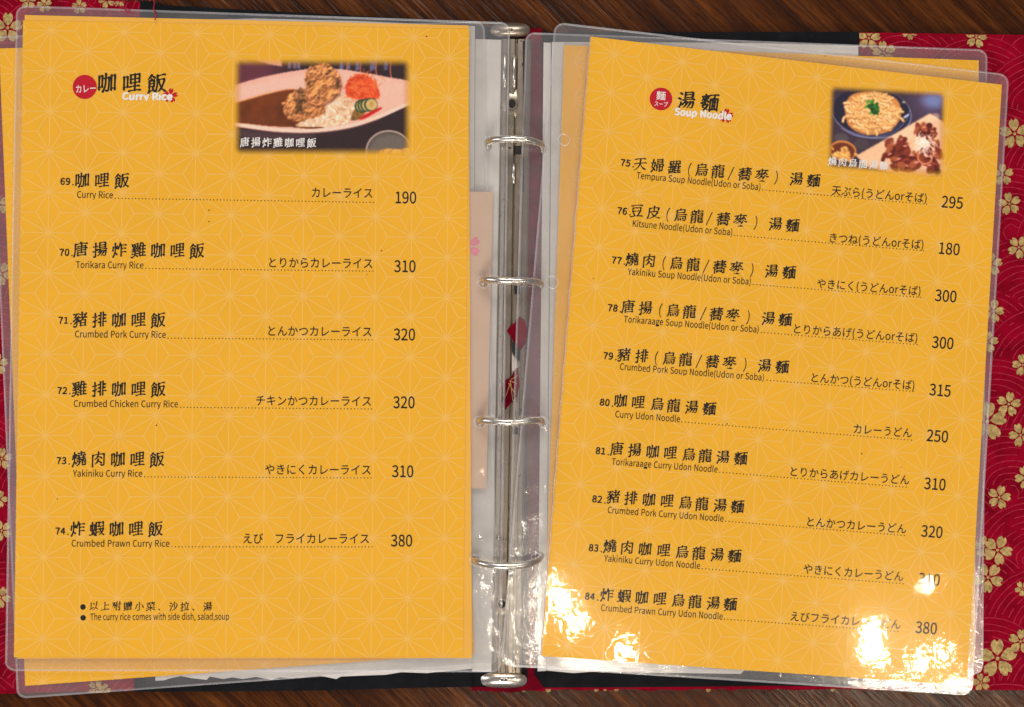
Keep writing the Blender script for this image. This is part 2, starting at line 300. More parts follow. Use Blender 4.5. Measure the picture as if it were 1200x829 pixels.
38622:(0,[[160,117,182,120,199,129,222,150,235,167,244,184,246,185,263,187,291,159,306,152,315,151,323,153,330,157,337,164,340,174,339,182,336,191,329,199,316,207,271,218,268,219,267,226,269,234,275,235,299,235,331,230,340,230,349,234,355,243,356,252,353,263,346,270,337,275,324,276,282,264,280,282,273,296,267,302,268,304,272,305,311,305,326,294,339,290,350,293,357,299,360,304,360,315,351,336,334,360,313,375,306,377,322,384,328,392,329,377,335,367,347,360,362,359,363,358,361,291,356,285,354,278,355,272,360,264,354,196,357,185,361,179,373,173,384,171,393,173,419,186,441,193,451,186,464,183,476,187,484,196,529,188,540,191,547,196,550,205,549,216,543,226,534,232,519,236,489,227,482,227,481,270,481,279,518,272,529,277,535,286,536,295,533,303,527,311,519,317,504,319,482,312,483,366,484,371,485,372,518,364,531,365,537,370,542,377,543,385,541,393,531,405,519,411,510,411,485,404,489,438,499,451,524,445,534,447,541,451,545,456,547,470,540,482,529,491,516,493,497,488,496,506,486,529,483,542,478,551,470,559,459,564,444,565,435,563,429,558,418,566,407,569,399,567,392,562,385,555,381,547,365,463,361,453,361,440,359,437,349,433,341,428,335,420,331,409,329,409,323,418,332,424,338,433,346,442,351,451,354,463,352,476,349,487,349,496,344,504,351,514,352,525,347,535,338,544,327,547,317,546,288,531,264,520,216,504,190,498,179,503,171,504,158,503,149,497,147,488,150,480,162,468,173,464,162,457,159,450,161,444,165,438,170,426,188,406,204,401,190,386,181,371,172,368,159,360,156,354,156,345,162,337,170,333,182,330,195,332,205,330,199,315,188,311,173,314,156,309,150,299,151,291,158,283,168,276,177,274,194,276,214,288,228,279,234,255,230,253,213,250,166,244,159,240,148,230,146,221,151,211,160,206,173,204,183,206,208,219,226,225,222,213,223,202,211,187,197,175,170,160,155,163,147,163,134,157,127,151,125,145,125,139,131,129,146,119],[404,214,403,217,401,263,418,272,440,278,439,246,435,218],[402,299,402,353,423,363,442,369,442,305],[269,332,267,333,274,347,275,359,293,371,295,360,290,341],[404,390,403,415,407,422,408,427,405,435,422,444,438,449,440,436,442,396,440,394,432,393],[261,384,246,387,255,398,266,404,273,411,282,431,284,445,280,464,276,473,267,482,256,489,256,491,294,499,323,500,322,497,306,489,298,478,295,469,290,444,292,435,297,427,286,420],[225,426,223,440,219,451,211,460,200,467,215,475,216,466,219,457,230,447,239,441,237,434],[414,472,415,479,434,526,453,511,457,501,455,491,448,486,440,475]]),
35948:(0,[[202,118,226,123,245,131,260,142,272,159,279,175,284,193,290,230,290,277,296,288,302,281,321,270,332,268,345,270,347,268,345,264,336,255,334,248,337,238,347,230,343,192,337,187,334,179,337,169,345,162,369,160,382,163,391,170,399,174,430,182,462,183,501,175,512,178,518,183,521,195,517,223,516,248,522,262,522,271,517,281,519,311,524,338,522,351,509,369,494,375,488,375,481,371,472,359,440,351,435,351,434,353,449,366,462,393,471,392,479,393,492,402,536,396,544,399,550,406,552,415,551,423,546,432,539,439,524,443,500,438,497,439,508,456,515,464,517,471,523,480,543,505,545,527,542,536,536,542,528,547,519,549,510,547,500,540,493,532,487,509,484,506,475,510,464,512,434,507,432,508,438,536,435,549,429,561,423,567,414,572,405,572,394,567,384,550,384,541,389,506,389,502,386,500,356,498,340,487,340,501,335,512,324,520,311,522,270,510,257,514,249,514,242,511,231,501,199,496,171,493,164,490,152,480,150,473,152,464,157,458,165,454,185,454,211,468,222,472,223,471,206,430,206,426,197,416,181,392,168,384,166,378,168,374,172,371,188,372,196,376,223,396,224,369,191,335,157,307,149,293,148,286,151,275,162,267,172,266,190,272,203,284,221,307,239,334,242,307,225,290,188,231,174,212,163,204,161,202,162,195,169,191,177,192,188,196,214,214,250,245,249,232,242,193,237,180,229,170,218,164,205,162,192,171,177,173,166,167,160,159,160,146,167,134,180,124],[389,201,387,203,387,223,387,237,389,239,409,247,431,251,455,252,476,249,473,224,471,217,469,215,443,209],[390,270,389,273,393,300,388,315,394,319,446,325,469,324,474,323,475,320,477,289,475,286,445,279],[296,300,286,314,286,320,293,310,303,303,298,298],[342,333,330,350,305,366,307,371,322,385,332,376,349,374,358,375,391,390,404,384,392,361,388,347,357,341],[333,410,333,428,336,436,335,440,331,447,323,451,314,449,310,444,282,429,273,419,264,405,248,421,268,448,280,481,319,475,330,478,336,483,338,474,341,468,347,462,353,460,371,459,388,467,389,466,388,437,384,419,342,414],[443,434,430,434,429,437,430,479,431,481,462,482,468,473,448,434]]),
25490:(0,[[201,118,215,121,230,130,239,132,245,136,250,143,254,168,252,223,253,286,255,291,275,301,290,312,296,320,304,339,301,348,297,351,291,352,284,349,271,335,256,331,254,333,257,409,274,404,285,406,295,413,298,420,298,427,294,440,284,448,273,451,259,449,265,503,264,512,256,529,251,534,243,539,232,540,225,538,220,533,210,516,214,434,212,432,202,431,169,429,155,418,151,408,153,400,160,393,179,390,189,392,205,403,214,405,214,325,212,323,191,320,179,314,170,306,162,292,156,287,153,280,156,272,164,266,175,267,192,265,212,267,211,220,207,175,171,168,162,168,155,164,153,158,155,151,171,128,185,120],[377,153,386,152,396,156,401,161,405,170,402,261,408,269,411,278,408,289,402,297,403,344,404,357,410,364,412,372,411,380,404,391,407,449,412,461,409,476,414,530,412,541,402,557,392,564,381,565,370,559,360,542,363,490,345,487,330,482,312,467,306,464,302,457,305,448,312,443,321,442,342,435,364,433,364,400,346,398,330,392,315,379,306,374,303,366,306,359,312,354,345,345,362,344,363,342,363,306,361,304,344,303,324,297,304,282,298,279,294,271,297,262,304,257,338,249,361,248,355,176,362,162,369,156],[445,163,453,162,462,165,468,170,471,178,469,260,469,280,471,282,482,288,497,290,507,289,525,281,535,281,546,288,550,294,551,301,549,310,544,318,536,324,526,328,515,327,502,319,493,316,470,313,471,362,494,364,513,371,526,373,535,380,539,391,537,400,534,406,521,416,512,417,501,416,473,418,474,449,500,451,522,459,535,461,541,465,545,469,546,481,541,494,528,503,520,505,507,504,478,506,481,542,479,553,468,571,459,576,448,577,442,575,437,571,429,559,427,552,430,488,431,421,431,397,426,387,430,377,430,357,429,307,425,296,429,283,422,191,423,182,428,174,436,167]]),
29138:(0,[[175,115,189,117,199,127,202,145,218,179,237,233,246,209,253,201,262,196,272,193,283,194,292,199,299,207,301,214,301,223,294,237,276,252,246,271,252,350,254,352,263,350,271,352,278,355,284,363,291,355,299,351,317,350,323,352,330,358,331,355,329,343,325,335,310,332,301,334,292,334,275,325,273,320,272,314,279,303,294,296,302,294,316,298,335,311,356,303,346,292,298,285,282,273,280,266,281,259,286,252,293,248,314,246,341,258,343,257,341,243,335,224,326,205,311,189,294,173,289,171,272,172,268,170,265,163,270,157,289,151,302,151,321,158,352,178,370,197,384,223,391,244,397,274,419,279,423,278,424,267,424,195,428,185,436,176,447,171,458,171,464,173,471,179,499,178,518,181,529,186,536,192,549,218,549,232,545,247,537,262,531,269,523,273,524,275,540,275,550,283,553,295,549,307,540,316,528,321,467,311,459,320,461,323,471,318,484,318,493,323,500,333,525,326,536,325,545,329,550,334,553,344,552,352,547,361,538,369,531,372,522,372,496,363,494,365,496,386,509,380,522,381,532,388,536,399,534,409,527,418,517,425,502,427,492,445,496,447,526,442,536,444,543,449,546,454,547,461,546,470,541,477,535,484,520,489,438,475,436,478,437,500,438,502,469,501,503,495,512,496,518,499,524,507,526,516,522,527,516,535,506,541,495,542,445,531,443,545,433,564,420,572,407,572,399,566,391,551,390,542,395,523,365,518,328,514,313,504,309,496,310,487,317,479,323,476,338,474,347,476,369,487,395,496,396,487,394,469,392,467,366,463,308,455,295,472,285,479,272,479,259,471,262,512,255,528,249,536,241,541,232,542,223,539,218,535,210,522,208,515,211,449,198,454,187,453,179,447,172,436,169,425,174,402,173,384,167,363,157,347,154,340,157,327,167,316,180,312,193,314,199,319,203,325,208,357,211,371,212,367,212,336,206,275,185,213,174,191,157,163,152,146,152,135,157,125,165,118],[469,205,465,210,464,228,466,261,471,280,473,281,500,279,492,271,490,262,491,247,501,230,499,217,486,210],[389,299,380,306,369,310,375,317,396,315,407,318,419,316,425,313,419,304],[456,322,452,326,456,327,460,323,458,321],[409,351,397,361,403,366,407,373,407,380,405,388,395,399,380,405,378,418,370,434,394,442,407,431,415,428,424,428,430,431,436,435,442,448,457,449,448,430,452,412,432,413,424,411,410,401,407,393,411,383,421,375,440,373,447,375,453,380,455,373,452,357,450,355,446,355,418,355],[373,357,371,359,373,361,375,360],[285,376,283,380,285,387,296,416,298,418,316,415,325,416,330,397,330,388,302,389]]),
32905:(0,[[190,116,200,117,206,121,211,127,214,136,211,193,212,274,216,372,222,427,264,445,319,460,322,460,318,442,308,431,286,387,269,365,252,347,250,345,236,343,234,338,235,333,245,327,258,325,271,330,290,340,319,362,335,378,350,398,361,405,378,394,420,359,435,355,451,358,458,365,462,377,461,388,453,400,439,410,369,432,362,442,361,453,373,469,423,472,479,469,482,366,480,248,478,214,476,211,471,209,443,204,426,216,411,217,404,215,398,210,394,202,394,195,397,185,404,177,425,165,438,161,453,161,488,170,502,177,511,185,516,197,519,208,524,380,531,483,528,499,516,515,508,520,497,522,488,519,482,511,376,495,378,509,385,526,384,534,380,547,375,555,368,560,353,563,342,557,331,542,330,533,333,506,332,488,213,464,202,470,192,470,183,466,174,455,170,448,169,439,172,366,172,275,170,203,164,140,166,131,172,124,180,118],[426,222,440,224,450,233,454,246,450,261,443,269,436,275,372,301,370,308,372,321,371,332,362,351,362,360,356,367,347,369,338,365,334,358,325,352,319,344,314,330,315,312,308,302,286,260,263,230,249,216,243,213,240,208,245,200,253,198,262,201,281,210,313,232,338,256,349,271,358,275,369,268,407,230,415,225]]),
34662:(0,[[318,141,327,142,334,144,340,149,343,156,341,234,342,236,355,244,371,246,381,245,396,238,407,237,418,243,424,253,424,262,419,273,411,280,402,284,391,284,369,273,342,268,342,316,351,324,361,328,377,328,398,320,407,320,413,323,431,277,442,256,448,248,422,216,402,198,387,188,385,183,389,177,393,175,399,175,417,182,442,198,467,218,497,188,516,173,525,171,533,171,542,174,547,180,550,187,549,194,543,208,534,214,515,224,490,247,506,262,519,284,529,305,541,338,544,356,543,369,538,380,527,393,516,398,504,398,497,392,490,376,466,370,451,382,442,385,434,383,427,379,420,368,416,356,405,364,392,367,384,365,375,358,366,354,347,351,343,352,344,388,348,392,356,396,376,398,395,391,406,390,415,392,423,400,432,397,451,396,467,406,480,411,497,410,512,403,521,401,529,403,537,408,542,420,538,444,537,464,539,498,544,523,544,534,537,549,528,559,519,564,511,566,502,564,496,559,489,544,465,539,437,540,426,539,417,550,403,555,396,554,390,550,380,536,370,531,357,528,350,527,342,536,333,540,325,540,318,538,305,526,301,517,299,507,302,468,299,465,287,474,276,475,267,472,261,466,250,462,254,506,252,517,245,531,238,537,228,541,217,540,208,533,199,516,202,453,198,453,187,460,174,460,165,454,155,440,153,431,158,397,158,361,155,294,161,282,171,275,190,273,201,276,196,200,195,197,169,188,152,192,134,187,130,183,127,177,129,166,134,161,147,154,159,152,175,156,207,175,220,170,233,171,242,177,248,187,257,186,259,184,258,178,260,169,270,158,282,153,298,155,306,146],[296,207,291,219,286,256,282,266,273,276,263,282,255,284,242,284,242,293,255,293,272,287,283,286,292,289,301,296,301,261,296,249,300,236],[245,221,243,224,243,236,248,234,251,227,251,225],[469,286,460,316,466,328,471,344,478,347,489,347,479,308,471,287],[199,313,198,333,199,373,203,410,203,314,201,312],[245,321,243,322,243,326,247,434,256,433,257,429,259,402,259,362,255,326],[299,337,300,392,303,388,303,343],[456,433,439,436,428,432,426,434,426,467,429,501,449,501,471,514,484,516,495,515,497,506,498,475,494,443,491,439,485,437],[303,412,303,418],[346,421,350,476,352,494,355,501,367,504,382,503,385,499,386,481,385,450,383,434,379,429,372,426]]),
22825:(0,[[490,175,507,176,520,182,527,189,532,198,532,203,530,209,523,215,515,217,500,229,457,244,427,264,397,294,381,317,370,339,374,353,377,358,401,367,423,372,468,376,492,374,520,369,531,369,537,373,543,380,545,387,543,396,539,404,532,411,523,415,514,416,451,402,386,392,369,391,373,455,374,497,386,499,427,501,496,495,505,496,514,501,519,511,517,524,510,534,500,541,489,542,359,522,344,525,337,523,329,517,190,490,183,487,173,477,171,472,170,466,176,456,185,452,202,451,269,476,322,490,323,409,321,380,319,378,226,359,176,352,170,349,159,338,157,327,163,318,171,314,186,313,195,314,230,331,256,339,288,344,318,344,300,294,288,270,278,252,261,229,246,211,228,192,188,158,177,151,162,150,158,143,161,138,178,133,194,138,244,172,268,192,306,232,317,248,335,277,353,317,376,268,406,231,432,207,452,193,473,181]]),
23142:(0,[[408,151,416,150,425,153,431,158,435,164,436,173,432,210,451,189,460,184,473,182,484,183,495,189,509,200,515,210,517,219,516,250,517,279,522,313,520,324,516,332,532,335,538,340,541,344,547,361,548,370,546,381,541,396,527,411,519,415,428,399,417,404,408,404,401,401,393,393,334,384,315,383,299,374,289,360,288,365,297,418,294,435,280,453,273,457,265,458,254,455,248,449,245,442,234,438,246,493,248,505,247,514,239,530,230,538,217,541,206,537,197,524,193,515,193,477,189,429,163,426,149,415,146,405,149,397,156,391,162,389,182,388,162,302,161,284,164,273,173,260,209,233,184,193,171,177,149,156,146,145,148,134,156,125,165,120,176,119,187,123,196,133,211,154,240,205,266,185,274,181,289,181,299,189,302,196,302,205,289,230,279,241,261,251,260,254,276,305,286,355,295,320,300,312,308,304,306,299,306,293,309,287,315,281,317,232,311,200,316,188,326,178,335,175,345,176,354,180,359,186,361,197,358,214,357,232,360,275,369,291,389,298,393,298,391,226,386,174,393,160,400,154],[433,224,434,304,449,304,473,301,475,299,476,276,475,251,473,242,470,238,455,235],[222,275,203,285,202,289,222,380,224,403,226,408,229,409,244,409,245,387,242,350,237,323,229,290,224,276],[359,321,346,328,345,350,346,353,388,367,391,346,392,325],[437,332,442,375,472,374,491,372,495,359,496,349,483,350,476,347,470,340],[494,419,508,420,514,422,521,429,524,438,522,449,514,459,513,466,513,474,517,482,519,489,518,497,514,508,519,533,518,544,512,557,498,570,483,574,474,570,468,562,446,557,381,545,329,540,322,537,311,527,309,518,314,508,322,502,337,500,345,501,385,519,422,527,445,527,471,525,473,516,471,513,434,505,382,496,339,493,330,489,320,480,318,470,323,460,334,454,353,453,390,470,427,478,449,479,470,477,473,476,472,469,470,459,461,456,392,444,327,436,316,427,312,420,313,410,320,402,328,399,346,398,389,416,430,424,463,424]]),
32645:(0,[[522,180,536,181,544,189,547,200,542,213,532,223,519,227,480,218,478,245,515,238,526,240,532,244,537,250,538,257,537,266,529,278,514,285,505,285,479,278,479,314,482,316,506,310,517,312,526,320,528,327,528,334,522,347,511,355,498,358,483,353,481,355,482,368,483,371,522,363,533,364,539,367,544,371,547,378,547,387,539,402,525,410,514,410,486,402,481,435,470,449,472,450,508,446,522,451,529,459,531,466,530,474,521,491,522,509,528,521,529,530,525,545,519,555,504,565,494,567,483,567,398,553,390,554,225,522,208,521,201,519,188,509,180,499,179,494,179,487,186,473,187,451,185,435,178,427,178,420,182,413,197,403,217,395,198,369,185,346,170,348,155,343,149,337,147,328,153,318,171,308,180,308,195,312,208,309,223,311,205,284,198,267,185,262,170,265,159,263,146,254,144,247,145,240,148,235,155,230,167,226,176,225,198,232,211,242,241,251,261,255,288,256,280,253,276,249,269,217,258,227,252,236,245,239,239,238,232,232,231,226,225,216,221,201,216,212,215,221,211,227,202,230,195,230,193,227,189,219,174,204,167,187,165,151,167,143,172,136,181,131,189,129,198,130,206,135,222,164,225,181,236,158,244,151,252,148,265,149,274,156,277,163,277,174,281,191,291,175,300,167,313,164,324,167,329,172,334,182,330,210,323,227,306,242,308,243,319,241,327,242,340,249,340,223,335,180,339,169,347,163,360,159,371,160,402,176,438,185,451,178,460,177,471,179,482,187],[385,203,383,205,383,225,409,237,436,244,432,210],[304,243,300,245,302,247,307,244,306,242],[382,263,383,301,385,303,411,313,439,317,438,270],[341,284,321,304,322,305,333,304,341,296,342,294],[231,275,258,300,268,314,275,308,286,303,285,295,279,291,242,277],[301,323,292,324,281,322,280,324,295,335,310,352,311,351,304,332,305,324,303,321],[385,335,382,347,383,349,420,364,438,368,439,367,439,345,437,343],[334,371,338,376,340,383,339,392,335,398,322,406,303,406,296,404,279,395,273,389,254,360,240,357,266,392,275,416,288,421,301,415,314,416,322,422,329,437,366,446,369,445,360,437,356,430,346,384,341,372],[408,389,399,388,398,390,409,411,407,435,414,441,420,452,431,452,432,450,428,439,428,430,437,409,440,394],[269,454,260,463,248,466,237,463,228,451,229,468,235,476,240,490,276,503,282,489,283,460,282,456,280,455],[323,464,324,483,331,502,327,517,368,524,374,502,374,482,372,473],[416,479,414,481,415,495,417,503,422,513,422,527,475,525,479,521,481,502,479,489]]),
28879:(0,[[453,166,477,170,488,175,499,186,508,204,520,248,525,273,527,296,524,316,511,335,502,339,493,340,487,337,480,331,476,330,251,291,249,294,248,312,282,325,318,337,381,350,448,354,532,348,542,353,547,363,547,374,540,386,529,393,516,395,250,351,248,352,249,376,250,378,255,381,294,397,322,405,352,411,408,415,445,412,462,405,475,408,486,419,489,427,489,436,483,451,485,484,493,501,492,510,488,518,469,535,456,539,448,537,439,530,370,518,362,535,360,546,353,552,347,553,340,550,336,544,325,539,318,533,313,523,311,508,246,496,231,500,220,495,208,482,205,466,209,411,208,344,208,337,203,332,201,327,202,318,207,310,203,281,200,271,202,265,208,255,196,253,187,244,182,230,183,217,176,180,168,157,157,149,158,141,161,138,168,137,176,137,185,140,197,151,218,177,230,199,234,211,233,226,224,243,226,245,239,246,250,254,261,258,317,278,354,286,397,291,438,292,475,289,474,240,470,211,467,201,460,196,443,189,430,188,415,194,411,192,409,189,410,182,425,170],[282,157,296,160,302,165,305,170,310,198,308,217,299,234,286,245,274,249,254,247,250,242,249,236,253,228,252,210,259,189,260,176,268,164],[365,173,376,179,381,189,378,218,374,230,363,246,343,261,334,263,328,261,324,256,324,247,320,231,320,219,324,207,343,179,354,174],[433,203,441,204,448,207,453,213,455,220,455,229,444,258,433,270,419,277,408,279,388,275,385,270,385,263,390,255,392,244,398,232,417,210,426,205],[253,418,251,421,253,437,255,451,259,458,261,461,280,469,317,481,330,472,345,470,356,477,365,491,410,494,442,491,444,461,442,452]]),
40845:(0,[[193,108,202,109,207,113,212,118,215,125,212,167,212,204,236,216,264,222,291,221,289,201,285,189,274,186,266,181,251,163,251,154,256,147,278,137,295,134,304,136,317,142,326,151,330,163,331,219,337,227,339,234,338,245,331,255,332,273,337,280,339,287,334,304,339,336,342,348,337,362,323,373,313,375,302,374,280,367,250,360,198,353,183,346,170,330,168,314,171,281,166,274,165,267,172,253,172,228,167,223,165,216,167,209,172,201,172,195,165,131,168,123,174,115,182,110],[481,161,509,163,520,165,538,179,545,191,547,205,545,222,541,229,531,234,530,236,535,246,535,257,529,267,519,275,529,285,532,292,531,301,524,313,512,321,525,324,532,330,536,339,535,350,530,358,524,364,509,370,461,357,405,350,404,368,412,374,427,380,455,385,483,382,513,371,524,374,531,379,534,386,541,413,541,433,527,470,522,477,513,482,498,485,455,473,408,467,408,494,410,497,428,504,462,511,486,510,520,503,531,503,540,509,545,519,544,530,538,540,528,547,515,550,476,539,417,530,414,543,406,560,396,567,384,569,373,564,363,549,362,538,366,521,358,513,356,503,356,506,347,513,333,518,324,517,289,506,282,520,275,528,259,540,249,542,242,537,239,528,233,518,231,506,232,495,231,494,179,487,173,484,162,475,160,470,159,464,165,454,174,449,192,448,187,427,191,401,162,397,149,387,146,381,146,372,151,364,159,359,172,358,183,360,205,372,218,367,228,368,238,374,244,385,253,387,268,389,280,379,293,377,304,380,313,388,339,384,352,389,357,395,360,404,358,413,353,422,344,428,335,431,315,428,321,440,336,445,345,453,351,467,352,476,357,484,360,496,368,490,367,472,363,451,363,444,367,436,383,424,394,422,402,423,409,427,416,437,441,445,467,448,486,444,484,419,465,413,432,407,378,402,372,399,363,391,359,381,360,375,365,369,371,365,380,363,380,349,364,338,361,328,364,318,376,310,376,302,362,291,358,281,362,271,373,262,372,254,360,244,358,234,361,226,370,218,371,192,376,179,388,166,406,159,425,157],[413,203,409,225,433,235,452,238,472,239,489,236,511,231,521,231,510,220,495,220],[410,257,408,258,408,270,436,280,468,283,500,277,468,267],[219,239,213,240,213,256,215,259,224,264,242,270,259,274,278,275,291,272,291,257,289,255,256,246],[411,302,406,304,406,315,422,322,437,327,472,331,489,329,505,324,504,323,467,312],[506,322,510,323],[218,292,217,292,218,299,223,313,222,322,225,325,245,334,267,338,284,339,288,332,290,310,289,308,262,300],[247,411,244,424,237,436,215,459,226,465,243,470,255,462,269,461,280,466,287,477,292,477,293,475,282,460,268,415]]),
34126:(0,[[460,151,472,153,481,156,499,166,505,175,508,198,508,258,513,296,511,305,507,313,494,325,487,330,474,330,467,327,461,321,450,319,446,352,446,369,453,368,506,339,519,336,539,337,552,341,560,349,563,360,557,375,542,385,529,386,514,379,458,398,442,401,443,407,445,409,529,403,540,406,548,414,550,426,546,436,536,446,528,450,519,450,428,438,425,440,437,447,444,457,465,458,489,448,498,449,504,453,510,461,512,470,509,481,501,490,490,495,464,498,440,492,440,503,443,504,456,504,535,499,545,505,550,515,549,526,543,536,532,544,521,546,448,537,445,546,435,563,425,569,414,570,403,564,395,552,393,542,396,529,305,514,303,514,295,524,294,531,290,537,284,540,277,540,270,536,268,529,259,518,253,503,175,487,159,475,156,470,156,461,162,453,170,449,191,448,254,473,257,471,258,458,265,448,232,439,219,439,206,433,200,425,201,414,208,407,219,402,175,391,162,381,158,374,159,366,164,358,172,354,187,353,194,354,252,377,252,370,237,362,197,329,178,316,171,313,156,313,145,309,139,304,136,299,136,292,141,284,158,275,175,274,194,281,195,279,185,268,182,257,186,222,186,189,185,166,180,143,182,134,187,127,198,120,211,118,221,122,229,132,230,141,226,172,227,210,230,233,237,246,276,261,308,270,341,277,380,282,423,284,466,280,467,224,466,212,462,207,442,207,446,223,442,242,433,255,421,268,414,271,406,271,399,264,382,259,327,248,291,244,284,248,278,248,271,246,267,239,256,232,247,218,244,204,247,187,245,177,248,169,263,157,278,154,289,159,298,170,315,178,335,183,365,186,404,181,419,183,427,168,436,160,446,154],[303,203,301,209,303,212,320,220,338,225,357,228,379,228,387,227,389,221,359,213],[225,280,214,285,199,285,252,335,252,330,250,319,244,311,243,302,249,292,258,287],[320,299,344,305,373,308],[310,324,294,322,293,324,293,351,349,362,405,369,404,353,396,342,366,335],[317,382,316,383,324,396,346,401,389,407,391,406,397,396,395,394],[329,423,325,432,333,437,346,442,398,452,408,445,399,441,392,433],[312,455,304,459,311,489,361,499,399,502,399,488,397,480,336,465]]),
40613:(0,[[492,167,501,166,509,169,516,174,518,179,520,186,518,195,513,203,506,209,491,214,469,210,387,237,418,260,435,279,440,293,443,305,438,322,434,330,424,337,411,339,403,335,394,325,356,319,359,328,366,335,367,345,374,355,373,384,395,375,403,367,418,357,506,307,523,303,542,303,553,305,562,311,566,321,565,332,558,342,550,348,535,351,515,343,509,342,484,351,453,365,420,384,423,389,440,400,452,415,479,386,490,378,501,376,509,376,518,379,524,385,528,394,528,403,525,414,519,422,506,430,472,440,477,452,477,463,465,495,520,491,531,494,538,500,541,511,538,522,532,530,521,537,510,538,380,520,380,534,370,552,360,559,347,561,338,556,328,541,326,532,328,512,179,481,164,470,159,461,161,453,167,446,176,443,193,442,237,460,241,461,241,459,230,444,224,416,215,405,189,363,182,355,172,348,171,344,173,340,180,336,191,338,198,340,215,353,239,375,263,363,219,326,177,299,158,300,141,294,136,288,135,281,136,274,142,268,162,260,190,266,198,272,261,327,326,380,327,379,325,365,328,356,311,351,301,343,294,331,293,313,290,307,277,300,242,270,204,243,198,240,176,238,160,226,158,217,163,206,171,202,188,199,210,206,219,211,263,251,265,250,252,237,250,230,253,221,261,214,268,212,284,213,305,224,318,224,290,202,259,186,222,170,183,160,172,151,169,145,169,136,174,129,185,124,200,123,206,124,263,160,350,196,365,211,370,221,381,214,413,202,436,190,464,173],[358,245,347,250,334,250,300,257,284,256,265,250,263,252,291,278,300,283,319,278,328,281,337,286,382,286,383,285,380,278,366,255,363,246],[294,398,273,416,275,421,290,430,295,435,302,452,302,459,298,467,287,476,330,487,332,484,332,433,309,417],[378,415,374,417,371,426,375,493,408,496,445,497,442,492,434,488,427,483,421,473,419,460,407,452,400,446,391,433,385,421]]),
28271:(0,[[186,126,200,128,206,132,211,138,220,168,245,225,258,218,264,218,271,220,286,229,313,271,326,269,340,272,322,238,298,200,290,189,283,186,280,181,281,175,285,172,291,170,300,172,318,184,350,213,379,246,393,269,402,300,417,301,414,285,409,267,393,229,373,192,364,180,364,175,366,171,373,169,384,174,407,195,424,213,452,253,465,279,471,300,482,299,482,297,479,236,475,209,469,202,452,195,430,200,426,196,426,191,428,187,443,177,458,173,471,174,486,178,495,182,503,191,512,207,518,226,526,253,535,299,534,321,524,341,515,347,507,349,496,347,489,340,463,335,452,342,442,343,433,339,424,330,392,325,385,330,377,333,368,332,361,329,354,349,355,352,377,358,423,365,479,367,535,360,543,362,552,368,555,375,555,384,552,392,544,401,529,407,501,404,509,409,514,419,513,432,518,451,516,466,524,505,523,518,518,531,508,547,502,554,491,560,478,560,420,548,342,536,331,543,320,544,310,540,301,530,297,523,294,506,295,500,299,494,301,474,294,466,292,459,294,451,301,443,297,409,293,402,293,395,296,389,302,383,309,380,330,379,348,389,371,398,415,407,445,408,488,402,479,399,336,375,274,366,258,356,254,348,255,342,258,335,264,330,286,327,304,332,301,321,301,305,265,269,260,294,253,301,242,309,234,312,225,313,219,310,212,304,209,284,211,276,216,268,212,254,189,200,179,183,166,162,163,155,163,146,168,136,176,130],[223,338,234,338,243,343,248,349,250,359,248,367,244,373,220,392,201,399,186,400,171,394,162,385,155,380,153,371,159,362,166,360,172,360,184,351,193,346],[353,423,342,422,341,427,341,448,351,453,377,462,403,468,433,470,461,468,460,456,463,443,461,442,422,434],[248,456,263,457,269,461,274,467,275,481,271,489,266,495,244,510,225,517,208,516,197,510,190,509,186,506,184,499,185,493,208,471,222,463],[345,484,344,486,344,490,350,505,374,514,419,522,443,523,467,520,467,506,464,504,417,495]]),
40629:(0,[[354,140,366,142,375,148,379,158,378,175,380,178,389,181,402,173,417,172,428,178,434,191,439,192,449,183,460,180,471,182,482,191,488,190,499,172,514,164,522,164,529,166,538,175,540,184,536,235,538,317,540,378,547,432,546,441,536,460,524,468,511,469,500,463,481,459,472,467,463,470,469,493,476,510,477,517,493,517,529,510,538,511,545,514,551,520,553,528,552,537,543,551,528,557,519,557,465,545,457,550,446,552,436,549,428,539,387,533,346,529,338,525,326,514,318,516,309,517,281,507,272,527,266,535,253,541,240,539,234,534,226,519,227,496,205,491,170,487,155,476,152,469,153,460,157,454,165,450,176,449,175,424,164,389,150,379,149,375,150,371,157,366,175,367,185,372,199,385,211,378,168,342,152,341,137,335,131,327,131,315,138,306,156,297,173,297,188,302,189,300,177,284,167,258,165,251,166,243,174,232,185,226,186,217,189,213,195,211,199,212,217,211,226,203,203,176,183,157,170,146,159,144,155,141,154,133,161,128,174,128,183,130,222,153,248,174,262,161,278,156,293,159,300,163,304,170,307,182,304,192,297,202,285,211,307,242,317,259,323,275,327,296,327,303,324,311,317,319,297,328,284,325,275,315,261,312,269,333,270,371,287,349,303,340,314,339,323,341,332,348,336,356,337,353,337,264,334,204,322,193,319,184,322,175,329,168,331,159,336,151,345,143],[378,208,376,209,376,235,379,333,382,383,387,405,390,368,390,293,384,285,383,281,389,268,389,261,384,212,383,209],[430,216,429,257,438,255,434,219],[482,226,481,228,479,254,479,272,483,284,480,297,481,341,481,344,488,351,491,358,490,369,483,379,488,420,489,425,491,426,495,423,497,386,496,265,494,232,493,229],[243,230,224,236,209,235,213,241,225,252,233,262,241,265,248,269,255,281,270,287,271,284,265,268,253,243,245,229],[430,312,431,334,440,333,440,313,439,311],[197,307,196,308,228,349,228,341,215,323,210,313],[436,389,434,391,436,404,439,405,440,391],[334,376,328,385,320,391,286,401,309,420,321,445,333,457,338,474,341,490,363,490,393,504,423,513,425,512,426,496,421,469,418,460,409,461,401,459,396,456,387,444,385,443,379,443,366,450,355,449,349,446,338,434,332,419,336,380],[230,428,227,430,229,441,220,464,221,467,228,469],[276,469,275,472,276,476,278,475]]),
